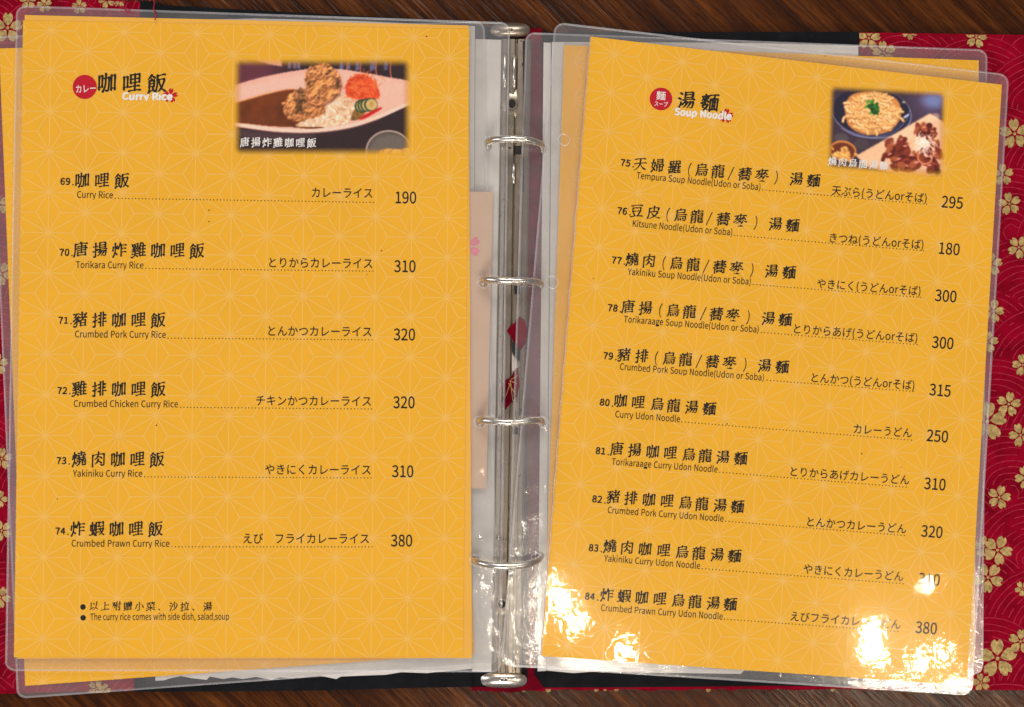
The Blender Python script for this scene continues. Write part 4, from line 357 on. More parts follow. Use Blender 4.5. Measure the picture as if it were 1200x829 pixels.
SANS_GLYPHS = {
40:(338,[[245,73,246,86,217,151,202,201,193,258,189,304,192,366,200,419,215,473,247,550,246,557,242,562,232,568,222,569,211,562,189,522,169,475,156,436,145,374,142,336,142,294,146,252,155,202,169,155,187,113,205,78]]),
41:(338,[[159,73,171,91,193,138,211,190,225,262,228,317,223,381,215,423,201,473,181,520,164,552,155,565,145,570,135,568,126,562,122,557,121,550,155,469,170,415,179,359,181,317,179,274,170,215,160,177,145,135,122,81,122,78]]),
44:(278,[[162,73,183,90,199,111,211,140,215,165,212,193,204,210,193,221,175,227,160,225,148,219,139,210,134,195,135,183,140,170,148,163,165,153,168,145,165,134,158,122,129,96,126,83,128,78]]),
48:(555,[[219,150,245,148,277,155,297,167,317,185,336,215,343,232,353,272,359,329,359,359,353,418,342,458,335,475,315,505,292,524,272,533,242,539,210,534,195,529,168,510,156,495,139,465,125,418,119,349,124,274,142,215,159,188,173,173,197,156],[230,200,217,205,207,213,197,226,190,242,179,289,176,351,180,405,193,451,202,468,214,480,225,486,240,489,256,485,270,475,279,464,289,442,297,411,301,381,301,317,292,255,279,224,270,212,256,202,242,199]]),
49:(555,[[156,153,331,153,344,156,350,165,351,190,344,202,331,205,287,206,282,207,278,212,277,510,274,525,264,531,247,533,232,531,200,517,168,508,160,503,156,495,156,478,163,469,175,465,210,464,215,463,218,458,219,222,217,210,212,206,158,205,148,203,143,200,138,188,139,165,145,156]]),
50:(555,[[133,153,336,152,351,156,358,165,358,193,354,200,346,204,227,206,217,207,216,210,280,282,306,319,318,341,333,376,340,413,341,431,337,455,322,493,299,517,267,533,227,539,200,536,183,531,160,522,145,512,126,493,120,483,120,475,125,465,135,456,145,452,155,455,181,475,200,485,222,488,244,485,259,478,272,464,279,448,282,428,275,383,262,353,252,337,217,290,184,255,118,190,115,178,118,163,123,156]]),
51:(555,[[218,148,240,148,269,152,299,164,314,173,331,190,345,212,351,227,355,257,351,289,340,312,323,331,298,349,295,354,325,383,339,411,343,443,340,465,335,480,321,503,297,523,262,536,230,539,197,535,160,521,131,500,127,493,127,485,138,468,145,462,153,459,163,462,197,483,225,489,240,488,256,483,267,476,274,468,281,453,283,436,279,416,272,403,258,391,243,383,193,373,184,364,182,346,185,335,193,328,235,322,254,317,265,312,279,301,289,288,294,272,295,257,292,237,284,224,274,214,260,205,247,201,225,199,193,205,140,234,133,233,125,227,116,215,113,205,115,197,123,187,153,166,183,154]]),
52:(555,[[282,153,304,153,316,160,319,173,320,240,321,249,329,254,351,255,361,258,367,264,369,277,368,292,361,301,351,304,326,306,321,312,319,515,317,522,312,529,297,533,264,531,250,520,109,302,105,292,103,279,106,262,118,255,247,254,259,252,264,242,265,168,270,158],[180,306,177,309,180,319,255,431,259,436,261,436,264,413,264,321,262,309,257,306,250,305]]),
53:(555,[[216,148,237,148,264,152,302,169,333,200,350,235,356,274,353,314,344,339,329,364,309,383,277,397,240,402,200,397,196,398,195,403,200,465,205,478,217,480,317,480,329,482,334,486,338,493,339,510,336,525,326,531,168,533,155,529,149,520,138,379,138,361,142,351,155,340,168,337,215,353,235,354,255,350,269,342,282,330,289,317,295,299,296,267,289,240,276,220,255,205,227,199,197,202,177,210,145,231,138,233,126,228,114,212,112,202,116,193,126,183,143,171,175,156]]),
54:(555,[[230,150,252,148,277,151,292,156,317,171,343,202,355,227,359,247,362,279,357,317,343,349,319,375,292,388,252,394,220,387,188,370,183,371,182,374,185,406,195,437,210,462,224,475,246,485,272,488,292,483,314,469,324,466,334,471,348,485,351,493,351,500,341,512,314,529,289,537,262,539,227,533,210,527,183,510,151,470,129,408,123,351,123,317,129,267,142,225,151,207,175,177,207,156],[235,200,222,205,212,212,197,232,185,267,181,302,185,312,193,321,217,339,237,345,259,344,282,335,297,316,302,302,305,279,303,252,294,225,279,207,269,201,257,198]]),
55:(555,[[210,153,240,154,247,158,253,168,258,237,269,310,284,361,297,392,319,436,359,498,361,510,360,520,356,527,349,531,140,533,126,529,119,520,119,493,123,486,131,481,272,480,282,478,284,475,282,468,258,428,233,376,211,307,198,232,194,170,198,158]]),
56:(555,[[233,148,277,152,304,162,319,171,338,188,351,207,357,225,360,247,358,274,347,302,334,319,308,346,309,352,333,383,345,413,347,443,340,475,328,498,307,519,277,533,247,538,210,534,185,524,160,505,144,480,136,450,137,418,147,391,172,361,174,354,145,324,132,307,122,282,118,259,119,237,123,217,134,197,145,183,163,169,188,157,205,151],[222,197,201,205,185,218,175,235,171,257,175,281,185,300,204,321,217,328,230,324,261,309,283,294,298,274,303,250,302,236,297,225,289,214,279,205,255,196],[255,371,233,381,214,393,200,408,192,423,190,445,195,463,207,479,225,488,247,490,267,484,282,472,292,453,295,428,287,398,269,373,262,370]]),
57:(555,[[201,148,227,148,259,155,292,174,305,188,330,222,345,267,351,289,356,346,356,369,350,423,337,463,330,478,307,507,284,523,262,533,232,538,217,538,190,532,165,519,152,507,137,488,124,463,116,418,120,379,130,349,140,331,163,310,190,298,227,293,255,298,292,317,296,314,294,287,282,247,267,223,252,210,235,202,207,199,188,205,163,219,153,221,143,216,129,200,127,193,128,185,145,169,168,157],[222,341,200,349,183,367,174,391,173,423,180,455,193,474,210,486,232,489,247,486,259,480,269,472,279,459,287,445,294,423,298,388,296,381,289,371,266,351,245,342]]),
67:(638,[[279,150,312,151,351,162,369,172,386,185,396,195,400,205,399,212,393,222,383,232,376,234,366,232,339,212,314,202,292,199,255,206,231,220,217,232,202,253,190,284,182,341,187,393,202,433,224,460,252,479,282,486,304,486,319,483,336,475,359,461,366,459,379,465,390,480,392,490,388,498,364,517,331,531,297,537,252,532,232,526,193,504,170,480,152,455,134,413,125,346,134,274,151,232,163,212,190,183,217,167,242,156]]),
75:(646,[[160,155,188,155,198,163,201,175,202,272,207,281,227,305,250,331,257,336,262,334,269,324,364,162,371,157,383,154,408,155,418,160,420,168,415,180,304,370,298,383,299,391,304,399,396,510,399,520,396,527,386,531,361,531,351,529,344,524,217,374,210,367,205,365,202,369,201,379,201,505,199,520,193,528,180,531,160,530,149,522,147,505,147,178,149,163]]),
78:(723,[[160,155,188,156,195,161,198,170,199,383,197,416,197,426,200,430,205,426,212,415,356,164,366,156,379,154,403,155,413,161,417,180,417,505,415,520,410,527,398,531,376,530,367,525,363,515,362,304,365,272,364,260,361,257,351,269,206,520,197,528,185,531,160,530,150,524,147,505,147,178,149,163]]),
80:(633,[[160,155,188,155,195,159,199,165,201,287,205,297,215,300,252,301,292,304,329,315,346,323,366,339,385,366,392,386,396,416,391,458,384,473,371,492,341,514,304,527,264,531,165,531,155,528,149,522,147,505,147,178,149,163],[210,348,203,354,201,364,201,468,205,481,215,484,250,484,287,481,307,475,325,463,336,445,340,418,336,393,324,371,307,359,283,351,245,348]]),
82:(635,[[160,155,188,155,195,159,199,165,201,299,205,307,217,310,252,310,262,304,340,170,349,160,361,155,381,154,393,155,401,160,402,168,399,178,323,312,325,319,356,337,378,359,392,386,397,413,394,450,387,473,370,498,344,516,312,527,272,531,165,531,155,528,149,522,147,505,147,178,149,163],[210,358,204,361,201,371,201,468,205,481,220,484,267,484,289,481,312,475,329,462,339,443,341,421,336,396,322,376,305,366,287,361,257,357]]),
83:(596,[[229,150,255,149,289,153,314,162,334,172,355,190,367,207,375,225,380,252,379,274,375,292,364,314,351,329,319,352,223,396,207,408,197,423,194,441,198,458,209,473,228,483,245,486,279,485,302,478,329,462,339,459,349,463,362,480,364,490,359,498,331,518,299,531,262,537,215,531,190,521,175,511,160,498,147,478,141,463,137,441,142,403,153,383,165,368,197,345,296,299,312,287,321,270,323,247,316,227,302,212,279,203,250,199,217,205,192,215,160,236,153,239,143,235,130,222,125,212,126,202,131,195,145,183,165,171,190,160]]),
84:(599,[[234,155,267,156,274,161,277,170,279,475,282,478,289,481,369,482,381,484,388,493,389,510,387,522,379,529,364,531,131,531,118,528,111,520,111,495,114,488,121,483,210,481,217,478,220,475,221,175,225,161]]),
85:(721,[[266,150,287,149,321,154,361,172,390,202,407,240,411,257,417,312,417,503,415,520,412,525,406,529,391,531,374,529,367,525,363,517,362,307,359,271,351,246,341,228,326,213,304,202,282,200,255,203,233,215,216,235,205,264,201,299,201,505,199,520,197,525,190,529,173,531,155,529,149,525,146,520,144,505,144,312,152,247,169,205,195,175,232,156]]),
89:(531,[[217,155,247,155,255,159,259,165,262,302,362,507,364,522,356,530,326,530,319,528,312,522,245,376,237,363,232,361,225,370,154,522,145,529,126,531,108,529,101,522,101,515,105,505,202,304,204,289,204,173,207,161]]),
97:(563,[[195,150,217,150,240,154,255,159,289,178,296,175,302,160,312,155,336,156,341,159,346,165,347,180,347,314,342,366,333,393,320,413,307,425,284,437,250,443,212,439,188,432,165,422,148,412,141,403,142,393,147,383,153,375,160,372,168,373,196,386,220,393,242,395,259,391,269,386,277,379,284,367,289,354,289,341,282,335,227,325,190,313,175,306,151,289,133,264,127,245,126,227,129,205,135,190,145,175,158,164,175,155],[207,197,190,206,181,222,181,242,189,259,204,272,226,282,265,292,279,294,287,292,290,282,290,242,289,232,285,225,266,210,246,200,227,196]]),
98:(618,[[251,150,277,151,309,159,336,175,363,205,379,242,384,264,387,309,383,349,372,381,362,398,344,419,317,435,284,442,262,442,242,437,207,420,200,419,196,431,194,552,190,559,183,562,155,562,145,556,142,542,143,168,150,157,170,155,183,159,190,171,195,174,225,158],[240,200,211,212,202,220,197,227,197,354,200,361,207,370,237,388,259,394,282,392,297,386,309,376,317,366,324,349,330,314,330,287,326,263,315,232,294,210,282,203,267,199,255,198]]),
99:(510,[[242,150,269,150,302,158,331,175,339,183,341,190,338,200,331,211,326,215,319,218,312,216,286,202,267,197,251,197,230,202,213,212,200,225,192,237,183,259,179,292,182,329,195,358,210,376,232,389,259,394,277,392,304,378,314,377,324,383,333,396,335,408,331,416,324,422,294,437,264,442,245,442,212,435,180,419,165,406,147,386,132,354,127,339,122,304,123,284,129,245,148,202,170,178,183,169,210,156]]),
100:(620,[[227,150,247,150,267,153,314,176,319,173,326,159,336,155,359,156,364,159,368,165,370,183,370,540,367,555,359,562,326,562,319,559,315,552,313,535,314,431,312,425,304,425,274,439,252,442,232,441,202,434,175,418,158,401,144,381,129,346,123,304,122,287,127,247,141,207,159,183,173,170,200,156],[235,199,220,204,208,212,190,237,183,260,179,284,182,324,193,355,212,379,235,391,252,394,267,393,293,383,307,374,312,366,312,237,309,229,302,221,279,205,257,198]]),
101:(554,[[244,150,282,151,319,162,336,171,343,178,345,185,343,195,334,207,326,211,319,210,294,200,274,196,245,197,222,205,205,217,190,237,180,262,181,277,193,281,344,281,351,283,356,288,360,304,359,326,355,356,344,386,335,401,317,420,297,432,279,438,250,442,220,439,202,433,178,418,155,396,142,376,129,346,122,297,129,245,142,215,153,197,173,178,190,167,215,156],[185,324,180,328,180,337,185,351,196,371,217,388,242,396,267,394,287,383,302,364,309,336,307,326,299,323]]),
103:(564,[[190,73,190,81,175,101,172,118,179,138,193,151,200,153,286,150,309,145,317,140,321,133,324,121,321,108,314,98,297,81,295,76],[355,73,372,98,379,128,374,155,360,175,339,189,317,195,282,198,220,199,205,201,191,210,185,225,189,237,197,246,205,247,235,241,267,246,294,257,317,275,333,302,339,326,340,354,331,383,331,388,336,391,359,393,369,397,374,408,372,428,366,434,359,436,282,437,240,443,210,439,188,431,173,423,152,403,139,381,134,361,132,336,134,317,142,297,157,274,159,267,143,242,138,225,139,200,153,170,150,164,132,143,124,126,122,103,128,81,131,76],[227,284,209,292,193,309,186,331,187,356,193,374,209,391,227,398,245,399,266,391,279,377,287,359,289,331,282,310,267,293,248,284]]),
104:(607,[[155,155,185,156,192,160,195,168,196,339,198,354,207,365,228,381,242,388,257,392,279,391,292,386,302,376,308,359,313,326,313,178,316,163,326,155,354,155,364,161,367,175,367,346,363,374,354,401,342,418,329,429,312,438,287,442,267,442,247,437,230,429,205,414,200,414,196,426,196,547,190,559,175,563,150,560,145,555,142,542,142,175,145,161]]),
105:(275,[[155,155,185,156,193,161,196,173,196,418,192,431,185,435,178,436,160,436,150,434,145,428,142,418,142,175,145,161],[160,485,173,484,185,488,195,495,202,507,203,522,199,535,190,544,180,549,165,551,153,547,143,539,136,527,135,512,140,500,148,491]]),
107:(552,[[155,155,180,155,188,157,193,161,196,173,196,217,198,230,227,266,240,276,245,275,250,269,317,160,329,155,354,154,365,158,369,165,364,180,284,306,278,319,283,331,352,416,356,423,355,431,346,436,329,437,312,435,303,431,212,320,205,313,200,311,197,314,196,326,196,545,194,552,190,559,175,563,150,560,145,555,142,542,142,175,145,161]]),
108:(284,[[184,150,202,149,215,152,221,158,223,168,218,188,200,202,197,215,196,547,193,555,188,560,163,563,153,562,146,557,142,542,142,202,146,183,154,168,168,156]]),
109:(926,[[155,155,185,156,192,160,195,168,196,339,198,354,210,368,227,382,245,390,259,392,274,391,287,384,297,372,302,356,305,329,306,175,307,165,312,159,324,154,346,155,354,159,359,168,360,339,362,354,374,368,395,383,411,391,426,392,441,390,453,383,462,371,468,353,471,165,476,158,485,155,507,154,519,158,524,165,526,175,526,331,519,379,512,398,503,413,493,425,478,434,463,439,443,442,423,441,403,435,381,422,357,403,351,402,346,404,324,429,309,436,292,441,269,442,245,438,227,430,197,409,193,411,186,428,180,434,163,437,149,433,143,426,142,413,142,178,145,163]]),
110:(610,[[155,155,185,156,192,160,195,168,196,339,198,354,207,365,228,381,245,389,262,392,279,391,292,386,303,374,309,356,313,326,313,178,316,163,324,156,339,154,356,156,365,163,367,180,366,356,362,376,354,401,342,418,329,429,314,437,302,440,282,443,264,441,235,432,197,409,193,411,185,430,178,435,155,436,145,428,142,411,142,175,145,161]]),
111:(606,[[242,150,259,150,292,156,319,169,334,180,355,205,370,235,376,255,381,294,373,351,357,383,346,398,326,418,302,432,282,439,255,442,227,439,207,434,180,420,155,396,144,381,130,349,122,299,129,245,139,220,151,200,175,176,197,162,215,155],[250,197,232,201,217,207,205,217,195,230,183,260,179,299,185,339,200,368,210,379,225,388,252,394,269,391,283,386,296,376,307,364,314,351,321,331,325,294,319,255,312,237,304,224,293,212,279,204,264,199]]),
112:(620,[[192,73,196,86,196,158,200,167,207,167,235,154,255,150,279,151,307,158,336,175,357,197,367,212,380,245,387,287,387,314,383,346,375,374,367,391,347,416,331,427,312,437,279,442,257,441,235,434,197,415,193,416,185,431,175,436,153,435,146,431,143,426,142,408,142,83,143,78],[240,200,211,212,202,220,197,227,197,354,200,361,207,370,237,388,259,394,282,392,297,386,309,376,317,366,324,349,330,314,330,287,326,263,315,232,294,210,282,203,267,199,255,198]]),
114:(388,[[155,155,185,156,192,160,195,168,196,321,202,344,218,369,237,385,255,391,282,392,289,396,295,408,297,426,294,434,287,440,267,443,242,438,225,429,200,407,195,406,192,408,186,428,180,434,170,436,158,436,150,434,145,428,142,411,142,175,145,161]]),
115:(468,[[195,150,222,149,247,152,277,163,302,183,313,202,317,215,320,235,317,252,311,269,299,285,272,305,200,337,188,346,182,356,181,369,186,381,195,390,210,396,242,396,282,379,292,381,299,388,308,403,307,411,304,416,282,430,252,440,227,443,207,441,185,437,168,429,155,421,143,408,134,393,129,379,127,361,130,341,137,326,148,312,175,293,245,262,257,252,264,240,265,225,260,212,250,202,232,196,215,194,193,198,173,205,143,221,133,219,124,210,118,200,117,193,119,185,126,178,158,161]]),
116:(377,[[219,150,245,150,272,156,280,163,283,175,279,190,272,197,264,199,245,196,230,198,217,205,209,217,204,250,204,381,207,387,212,389,259,390,269,393,276,401,277,421,274,431,264,436,217,437,207,440,204,448,203,493,201,505,193,512,173,513,163,509,157,500,150,443,143,436,123,433,116,430,111,421,110,406,112,398,117,393,143,388,148,381,149,240,153,210,159,193,169,175,180,164,200,154]]),
117:(607,[[214,150,237,150,257,154,277,163,307,184,312,182,318,163,326,156,349,155,360,163,362,180,362,413,361,426,354,434,341,437,321,436,312,431,309,423,308,255,305,240,293,225,276,210,259,202,242,199,225,200,211,207,202,220,195,240,194,413,191,428,183,435,165,437,148,435,140,428,137,413,137,267,142,217,152,190,168,169,190,156]]),
119:(802,[[196,155,232,155,242,159,247,165,294,339,299,350,303,349,307,339,348,183,355,163,364,156,374,154,403,155,416,160,424,178,487,408,489,423,485,432,475,436,455,436,445,433,439,426,393,247,388,233,386,232,379,247,333,418,324,433,314,436,289,436,279,433,274,426,225,246,220,235,217,234,212,243,166,426,158,434,148,436,126,436,116,431,112,423,114,411,180,173,187,160]]),
121:(521,[[222,73,241,101,256,133,343,383,354,421,353,428,346,435,334,437,317,436,309,432,304,426,243,237,237,229,234,230,230,237,160,426,150,435,138,437,116,435,107,428,107,421,110,411,208,160,207,150,200,128,183,102,163,88,150,85,133,85,126,78]]),
12354:(1000,[[387,135,403,134,458,150,498,171,525,197,538,217,551,247,556,284,553,314,541,346,522,371,495,392,464,408,463,413,464,433,455,442,438,447,427,445,421,440,413,422,406,418,379,416,329,409,324,410,321,414,324,448,330,455,445,467,483,472,495,476,501,483,503,493,503,507,499,515,493,518,485,519,428,509,351,502,339,502,334,505,332,510,337,545,334,555,324,560,302,560,294,556,290,550,285,510,279,500,240,499,183,503,175,501,170,495,170,473,172,465,178,460,190,457,272,453,277,448,278,433,275,398,272,390,235,365,207,342,172,297,156,259,151,227,152,207,157,193,168,175,180,166,197,159,215,157,232,158,289,177,295,175,304,163,309,160,319,160,334,165,341,170,344,178,338,205,341,215,373,250,400,284,442,361,448,365,455,364,470,356,483,346,495,332,502,319,508,292,503,257,485,227,460,205,420,185,381,175,372,170,369,163,371,155,379,143],[215,207,205,212,200,222,200,242,205,262,215,282,235,308,255,327,264,332,269,333,273,324,282,240,281,230,272,221,247,210,230,206],[329,271,324,276,321,294,318,341,321,359,329,364,355,371,379,374,391,373,394,369,392,359,371,320,343,282]]),
12358:(1000,[[275,135,289,134,346,147,406,172,421,181,455,208,474,230,496,269,505,312,506,334,501,364,488,388,478,402,455,420,431,432,413,436,379,441,344,439,284,430,200,411,190,408,184,403,182,393,187,374,193,362,200,358,210,359,273,379,318,388,344,392,381,392,403,389,426,379,441,366,450,347,454,324,447,287,441,273,423,249,401,230,368,210,321,193,269,182,259,178,254,170,255,163,266,143],[423,488,448,487,459,493,464,505,465,520,462,527,455,532,346,542,262,554,250,550,243,540,241,527,242,517,247,511,255,507,326,497]]),
12360:(1000,[[431,138,495,137,540,142,552,148,558,165,556,183,553,188,547,191,460,185,443,188,433,192,422,207,406,257,396,279,383,294,362,307,363,312,372,321,459,403,462,416,455,428,445,437,433,440,319,430,205,424,193,420,187,411,188,393,192,381,200,375,354,387,362,386,365,381,358,371,277,287,167,180,160,168,163,158,185,141,195,139,202,142,295,242,317,258,336,262,349,257,357,247,377,183,388,161,406,146],[434,488,448,491,454,503,456,522,453,528,445,532,326,547,269,556,257,554,249,542,248,522,254,515,262,511,334,500]]),
12363:(1000,[[306,143,349,142,371,146,391,158,409,180,424,217,434,257,441,326,442,374,438,398,433,416,423,431,408,444,376,456,317,456,311,458,309,468,320,532,320,545,318,550,312,554,284,558,275,555,270,547,259,472,257,460,252,453,242,449,150,444,142,441,136,433,138,406,142,398,148,395,232,402,239,401,241,396,230,353,200,271,175,217,151,178,147,165,148,160,153,154,173,145,185,144,195,150,221,197,248,259,295,403,302,408,314,411,359,411,371,408,382,401,388,391,392,376,395,354,392,314,383,256,371,215,364,202,355,195,331,189,279,196,270,190,268,173,275,153,284,147],[542,302,555,300,577,311,583,319,582,331,553,398,516,468,498,493,490,497,480,497,459,485,456,480,456,473,495,406,515,363,534,312]]),
12365:(1000,[[318,133,393,132,455,139,463,143,467,150,470,170,468,180,463,185,455,187,381,179,336,179,299,183,267,193,255,200,247,208,241,217,238,230,239,252,250,282,250,292,245,297,235,301,222,303,212,301,206,294,199,279,189,240,194,205,202,185,218,165,247,148,287,136],[456,252,468,251,478,256,489,269,493,282,489,294,473,316,455,346,452,356,452,361,460,366,507,375,524,381,532,391,531,408,525,420,515,424,452,411,431,409,426,413,421,421,411,455,414,460,418,463,473,474,495,482,500,488,502,498,499,512,495,519,483,523,427,510,400,507,393,515,383,555,376,560,366,562,346,559,338,552,337,542,345,510,343,505,339,502,259,501,205,506,195,504,190,501,186,493,187,475,193,466,200,461,247,457,356,455,364,445,376,408,371,403,351,400,247,400,188,403,180,398,177,388,177,371,183,362,193,358,220,355,394,356,403,348,423,312,425,304,423,301,418,300,381,303,369,301,363,297,360,289,359,279,361,271,366,266,374,264]]),
12367:(1000,[[426,128,438,131,458,150,462,160,458,170,408,218,274,330,262,344,260,354,264,365,280,381,447,520,451,530,448,538,428,557,416,561,406,556,363,512,224,396,205,371,199,351,204,334,217,314,370,180,416,133]]),
12370:(1000,[[360,123,369,123,376,127,416,158,437,185,452,210,468,264,474,319,474,381,477,391,488,395,547,403,556,408,560,416,560,438,557,445,552,450,542,451,488,444,480,445,476,448,474,458,474,532,470,542,460,547,433,547,426,544,422,537,426,450,425,445,421,441,341,439,304,442,294,439,289,431,290,406,294,399,302,394,317,392,416,392,423,389,426,383,427,334,424,297,416,255,411,240,399,217,379,193,362,178,336,160,331,153,331,145,336,138,351,127],[187,145,207,148,217,158,222,197,249,297,247,304,242,310,235,314,227,314,219,307,205,276,201,277,199,284,196,302,196,339,199,383,207,444,224,527,221,535,215,539,190,543,178,539,170,525,155,403,149,331,150,284,155,237,161,202,174,155,180,148],[515,478,525,477,535,482,538,488,539,498,518,547,510,555,500,556,488,550,486,537,505,488],[563,495,572,493,584,497,589,503,590,512,567,565,560,571,550,572,538,565,536,555,555,505]]),
12381:(1000,[[401,135,448,134,463,137,469,143,472,150,475,165,474,175,468,181,460,183,413,184,379,190,358,197,341,208,327,227,322,250,324,272,334,294,344,308,363,324,381,334,401,341,438,347,532,349,539,354,542,361,543,374,541,383,535,390,520,392,463,392,339,383,329,386,331,391,342,401,473,509,476,517,474,525,455,544,443,546,346,539,235,535,228,527,227,512,231,498,240,491,252,489,364,496,374,495,377,490,369,480,308,428,240,376,227,372,165,364,155,361,150,356,148,349,151,326,158,319,168,318,279,332,299,334,307,333,307,326,285,297,275,269,273,242,281,205,304,173,334,154,351,146]]),
12388:(1000,[[283,165,299,164,366,173,445,198,503,234,536,274,546,294,557,344,558,359,553,388,548,406,530,436,498,465,465,479,441,486,403,489,361,486,309,476,264,464,150,429,138,421,137,408,145,388,153,379,160,376,297,423,346,436,393,441,431,439,451,433,476,418,493,398,502,376,504,351,494,309,480,288,455,262,405,237,336,220,282,215,269,212,264,205,264,195,274,173]]),
12392:(1000,[[336,143,406,142,453,145,510,152,517,155,524,163,526,175,525,193,522,200,515,204,396,191,349,191,317,195,288,202,267,215,253,232,248,252,250,269,257,289,272,310,293,331,361,376,495,446,505,455,506,465,493,489,485,493,478,493,336,415,324,412,317,419,304,443,261,542,252,549,242,549,218,537,214,530,215,522,249,443,274,391,277,381,272,374,230,334,209,302,201,282,197,257,197,242,201,220,207,205,221,185,230,176,245,167,262,157,279,152,307,145]]),
12393:(1000,[[336,135,381,134,475,142,498,146,509,155,511,165,510,185,507,193,500,197,411,187,364,184,307,188,278,195,255,207,242,222,235,242,236,262,242,279,257,302,272,318,299,339,342,366,470,434,479,443,479,455,465,478,460,480,453,480,322,408,310,406,303,413,284,450,248,535,240,542,227,542,205,531,201,525,201,515,262,383,264,376,259,368,237,349,217,329,196,297,188,277,184,255,184,235,189,210,196,195,212,173,247,152,294,139],[500,468,510,466,522,471,528,478,529,488,519,507,498,542,488,548,478,547,465,540,463,535,463,527,491,478],[560,488,572,488,582,495,585,503,584,512,552,562,542,568,530,567,520,559,519,547,548,498]]),
12395:(1000,[[187,140,207,141,215,145,219,150,225,196,254,292,253,299,248,307,240,312,232,312,225,306,210,278,207,278,205,282,204,334,209,388,217,444,234,525,232,532,227,538,210,543,197,543,190,540,183,527,162,386,157,314,159,242,167,185,175,150,180,144],[400,160,468,159,540,168,547,173,552,183,553,202,550,212,545,216,537,218,465,209,413,209,374,215,357,225,348,237,345,255,349,284,346,294,341,298,331,300,319,301,312,298,304,284,298,245,302,217,310,200,324,185,346,172,374,164],[356,450,490,449,525,453,532,456,537,463,538,488,533,498,522,501,445,496,398,496,336,500,329,497,324,490,323,478,324,463,327,458,334,453]]),
12397:(1000,[[239,138,267,138,274,143,277,150,276,339,279,356,309,385,339,408,376,431,410,443,431,445,450,440,467,428,480,410,490,383,493,359,494,319,492,299,488,292,483,290,443,298,401,296,379,290,359,279,340,257,332,235,332,222,334,205,345,183,364,166,386,156,416,151,443,152,468,158,488,170,502,183,522,208,530,206,555,183,565,180,572,183,577,187,587,207,586,215,582,222,543,257,538,264,541,351,537,391,524,431,504,460,483,476,465,484,436,490,408,487,388,482,359,469,329,452,294,427,287,424,285,431,297,453,300,463,288,490,293,550,288,557,277,560,255,560,244,552,241,540,240,490,235,478,214,473,148,467,140,463,137,453,138,431,143,423,148,420,160,420,225,428,232,426,235,422,233,393,228,381,131,247,127,235,129,225,142,207,150,203,158,204,166,212,217,284,225,289,228,284,229,269,226,155,230,144],[403,197,386,205,377,220,376,229,379,237,390,250,406,255,428,257,456,252,469,247,475,242,477,235,473,225,465,214,454,205,431,196]]),
12400:(1000,[[172,133,190,134,197,138,201,143,207,188,238,282,237,289,232,297,220,303,212,301,208,297,195,272,193,270,190,272,188,281,186,304,192,376,205,465,217,527,215,535,210,539,193,543,175,542,170,537,167,530,152,428,142,336,142,250,147,200,157,148,163,138],[358,135,383,134,406,137,421,141,438,150,458,173,466,190,470,211,475,215,488,210,527,178,537,174,545,175,550,179,563,200,562,210,550,223,507,253,475,271,470,279,464,354,465,401,469,406,475,409,537,417,546,426,548,445,545,457,535,462,478,456,468,458,464,470,465,532,462,540,453,545,428,545,421,543,416,537,414,463,413,458,408,453,334,452,299,453,289,450,284,441,285,418,288,413,294,409,329,405,403,404,411,401,414,396,419,304,416,292,411,289,376,290,346,287,317,277,299,266,287,255,278,240,273,225,272,210,275,190,281,175,291,163,319,144,336,139],[354,182,332,190,320,202,318,220,327,235,344,245,374,250,406,247,418,242,422,232,420,215,416,202,409,193,401,187,388,182],[510,478,520,477,530,481,535,488,535,498,513,550,505,556,495,557,483,550,481,537,501,488],[565,493,574,494,584,500,587,507,586,515,564,565,555,572,545,572,537,569,533,565,532,552,553,503,559,495]]),
12403:(1000,[[298,123,319,125,376,137,428,175,451,215,461,237,473,292,474,331,478,341,483,338,512,297,530,278,537,276,545,279,562,302,564,312,561,319,527,358,500,402,483,443,464,512,455,522,445,523,428,518,420,512,417,505,426,458,434,361,428,290,408,237,397,220,365,190,351,184,309,174,287,175,264,180,250,187,235,199,225,212,217,229,213,269,220,319,242,376,267,416,292,447,313,468,339,483,343,493,337,510,329,520,319,521,226,505,155,498,148,495,144,490,142,480,143,463,146,455,153,451,163,451,230,459,237,458,240,455,237,448,208,406,189,369,171,317,167,294,164,255,168,220,173,202,191,170,220,144,257,129],[509,470,520,470,530,474,535,480,535,490,510,543,500,550,490,550,480,545,477,540,477,532,500,480],[563,490,572,490,582,494,587,500,587,510,561,562,552,570,542,570,530,562,529,550,552,500]]),
12407:(1000,[[299,138,349,138,374,144,388,152,402,163,412,178,419,197,421,217,415,252,404,277,390,299,334,367,312,388,299,393,289,389,277,379,273,371,274,364,317,318,344,283,364,247,369,222,368,210,362,200,354,193,343,188,314,184,255,192,245,188,242,180,242,170,245,155,250,149,262,143],[130,170,143,170,163,181,215,221,253,255,260,264,261,272,257,282,247,294,237,299,227,296,183,257,116,209,111,202,112,193,121,178],[534,173,547,175,567,187,571,195,569,207,538,272,506,324,488,346,480,349,473,348,454,336,450,329,452,321,485,269,505,229,524,183,527,177],[520,401,545,405,565,418,578,436,583,458,580,483,567,503,547,517,522,522,500,518,480,505,467,485,462,460,467,438,480,418,498,406],[363,406,371,406,379,410,421,443,426,455,421,473,406,489,364,514,307,541,297,544,287,541,277,532,271,522,270,515,272,510,279,504,336,475,359,460,361,455,360,450,346,438,342,428,349,415],[515,436,505,441,499,448,496,460,497,470,503,480,510,486,522,489,532,488,540,483,548,473,550,463,549,453,543,443,535,437,525,434]]),
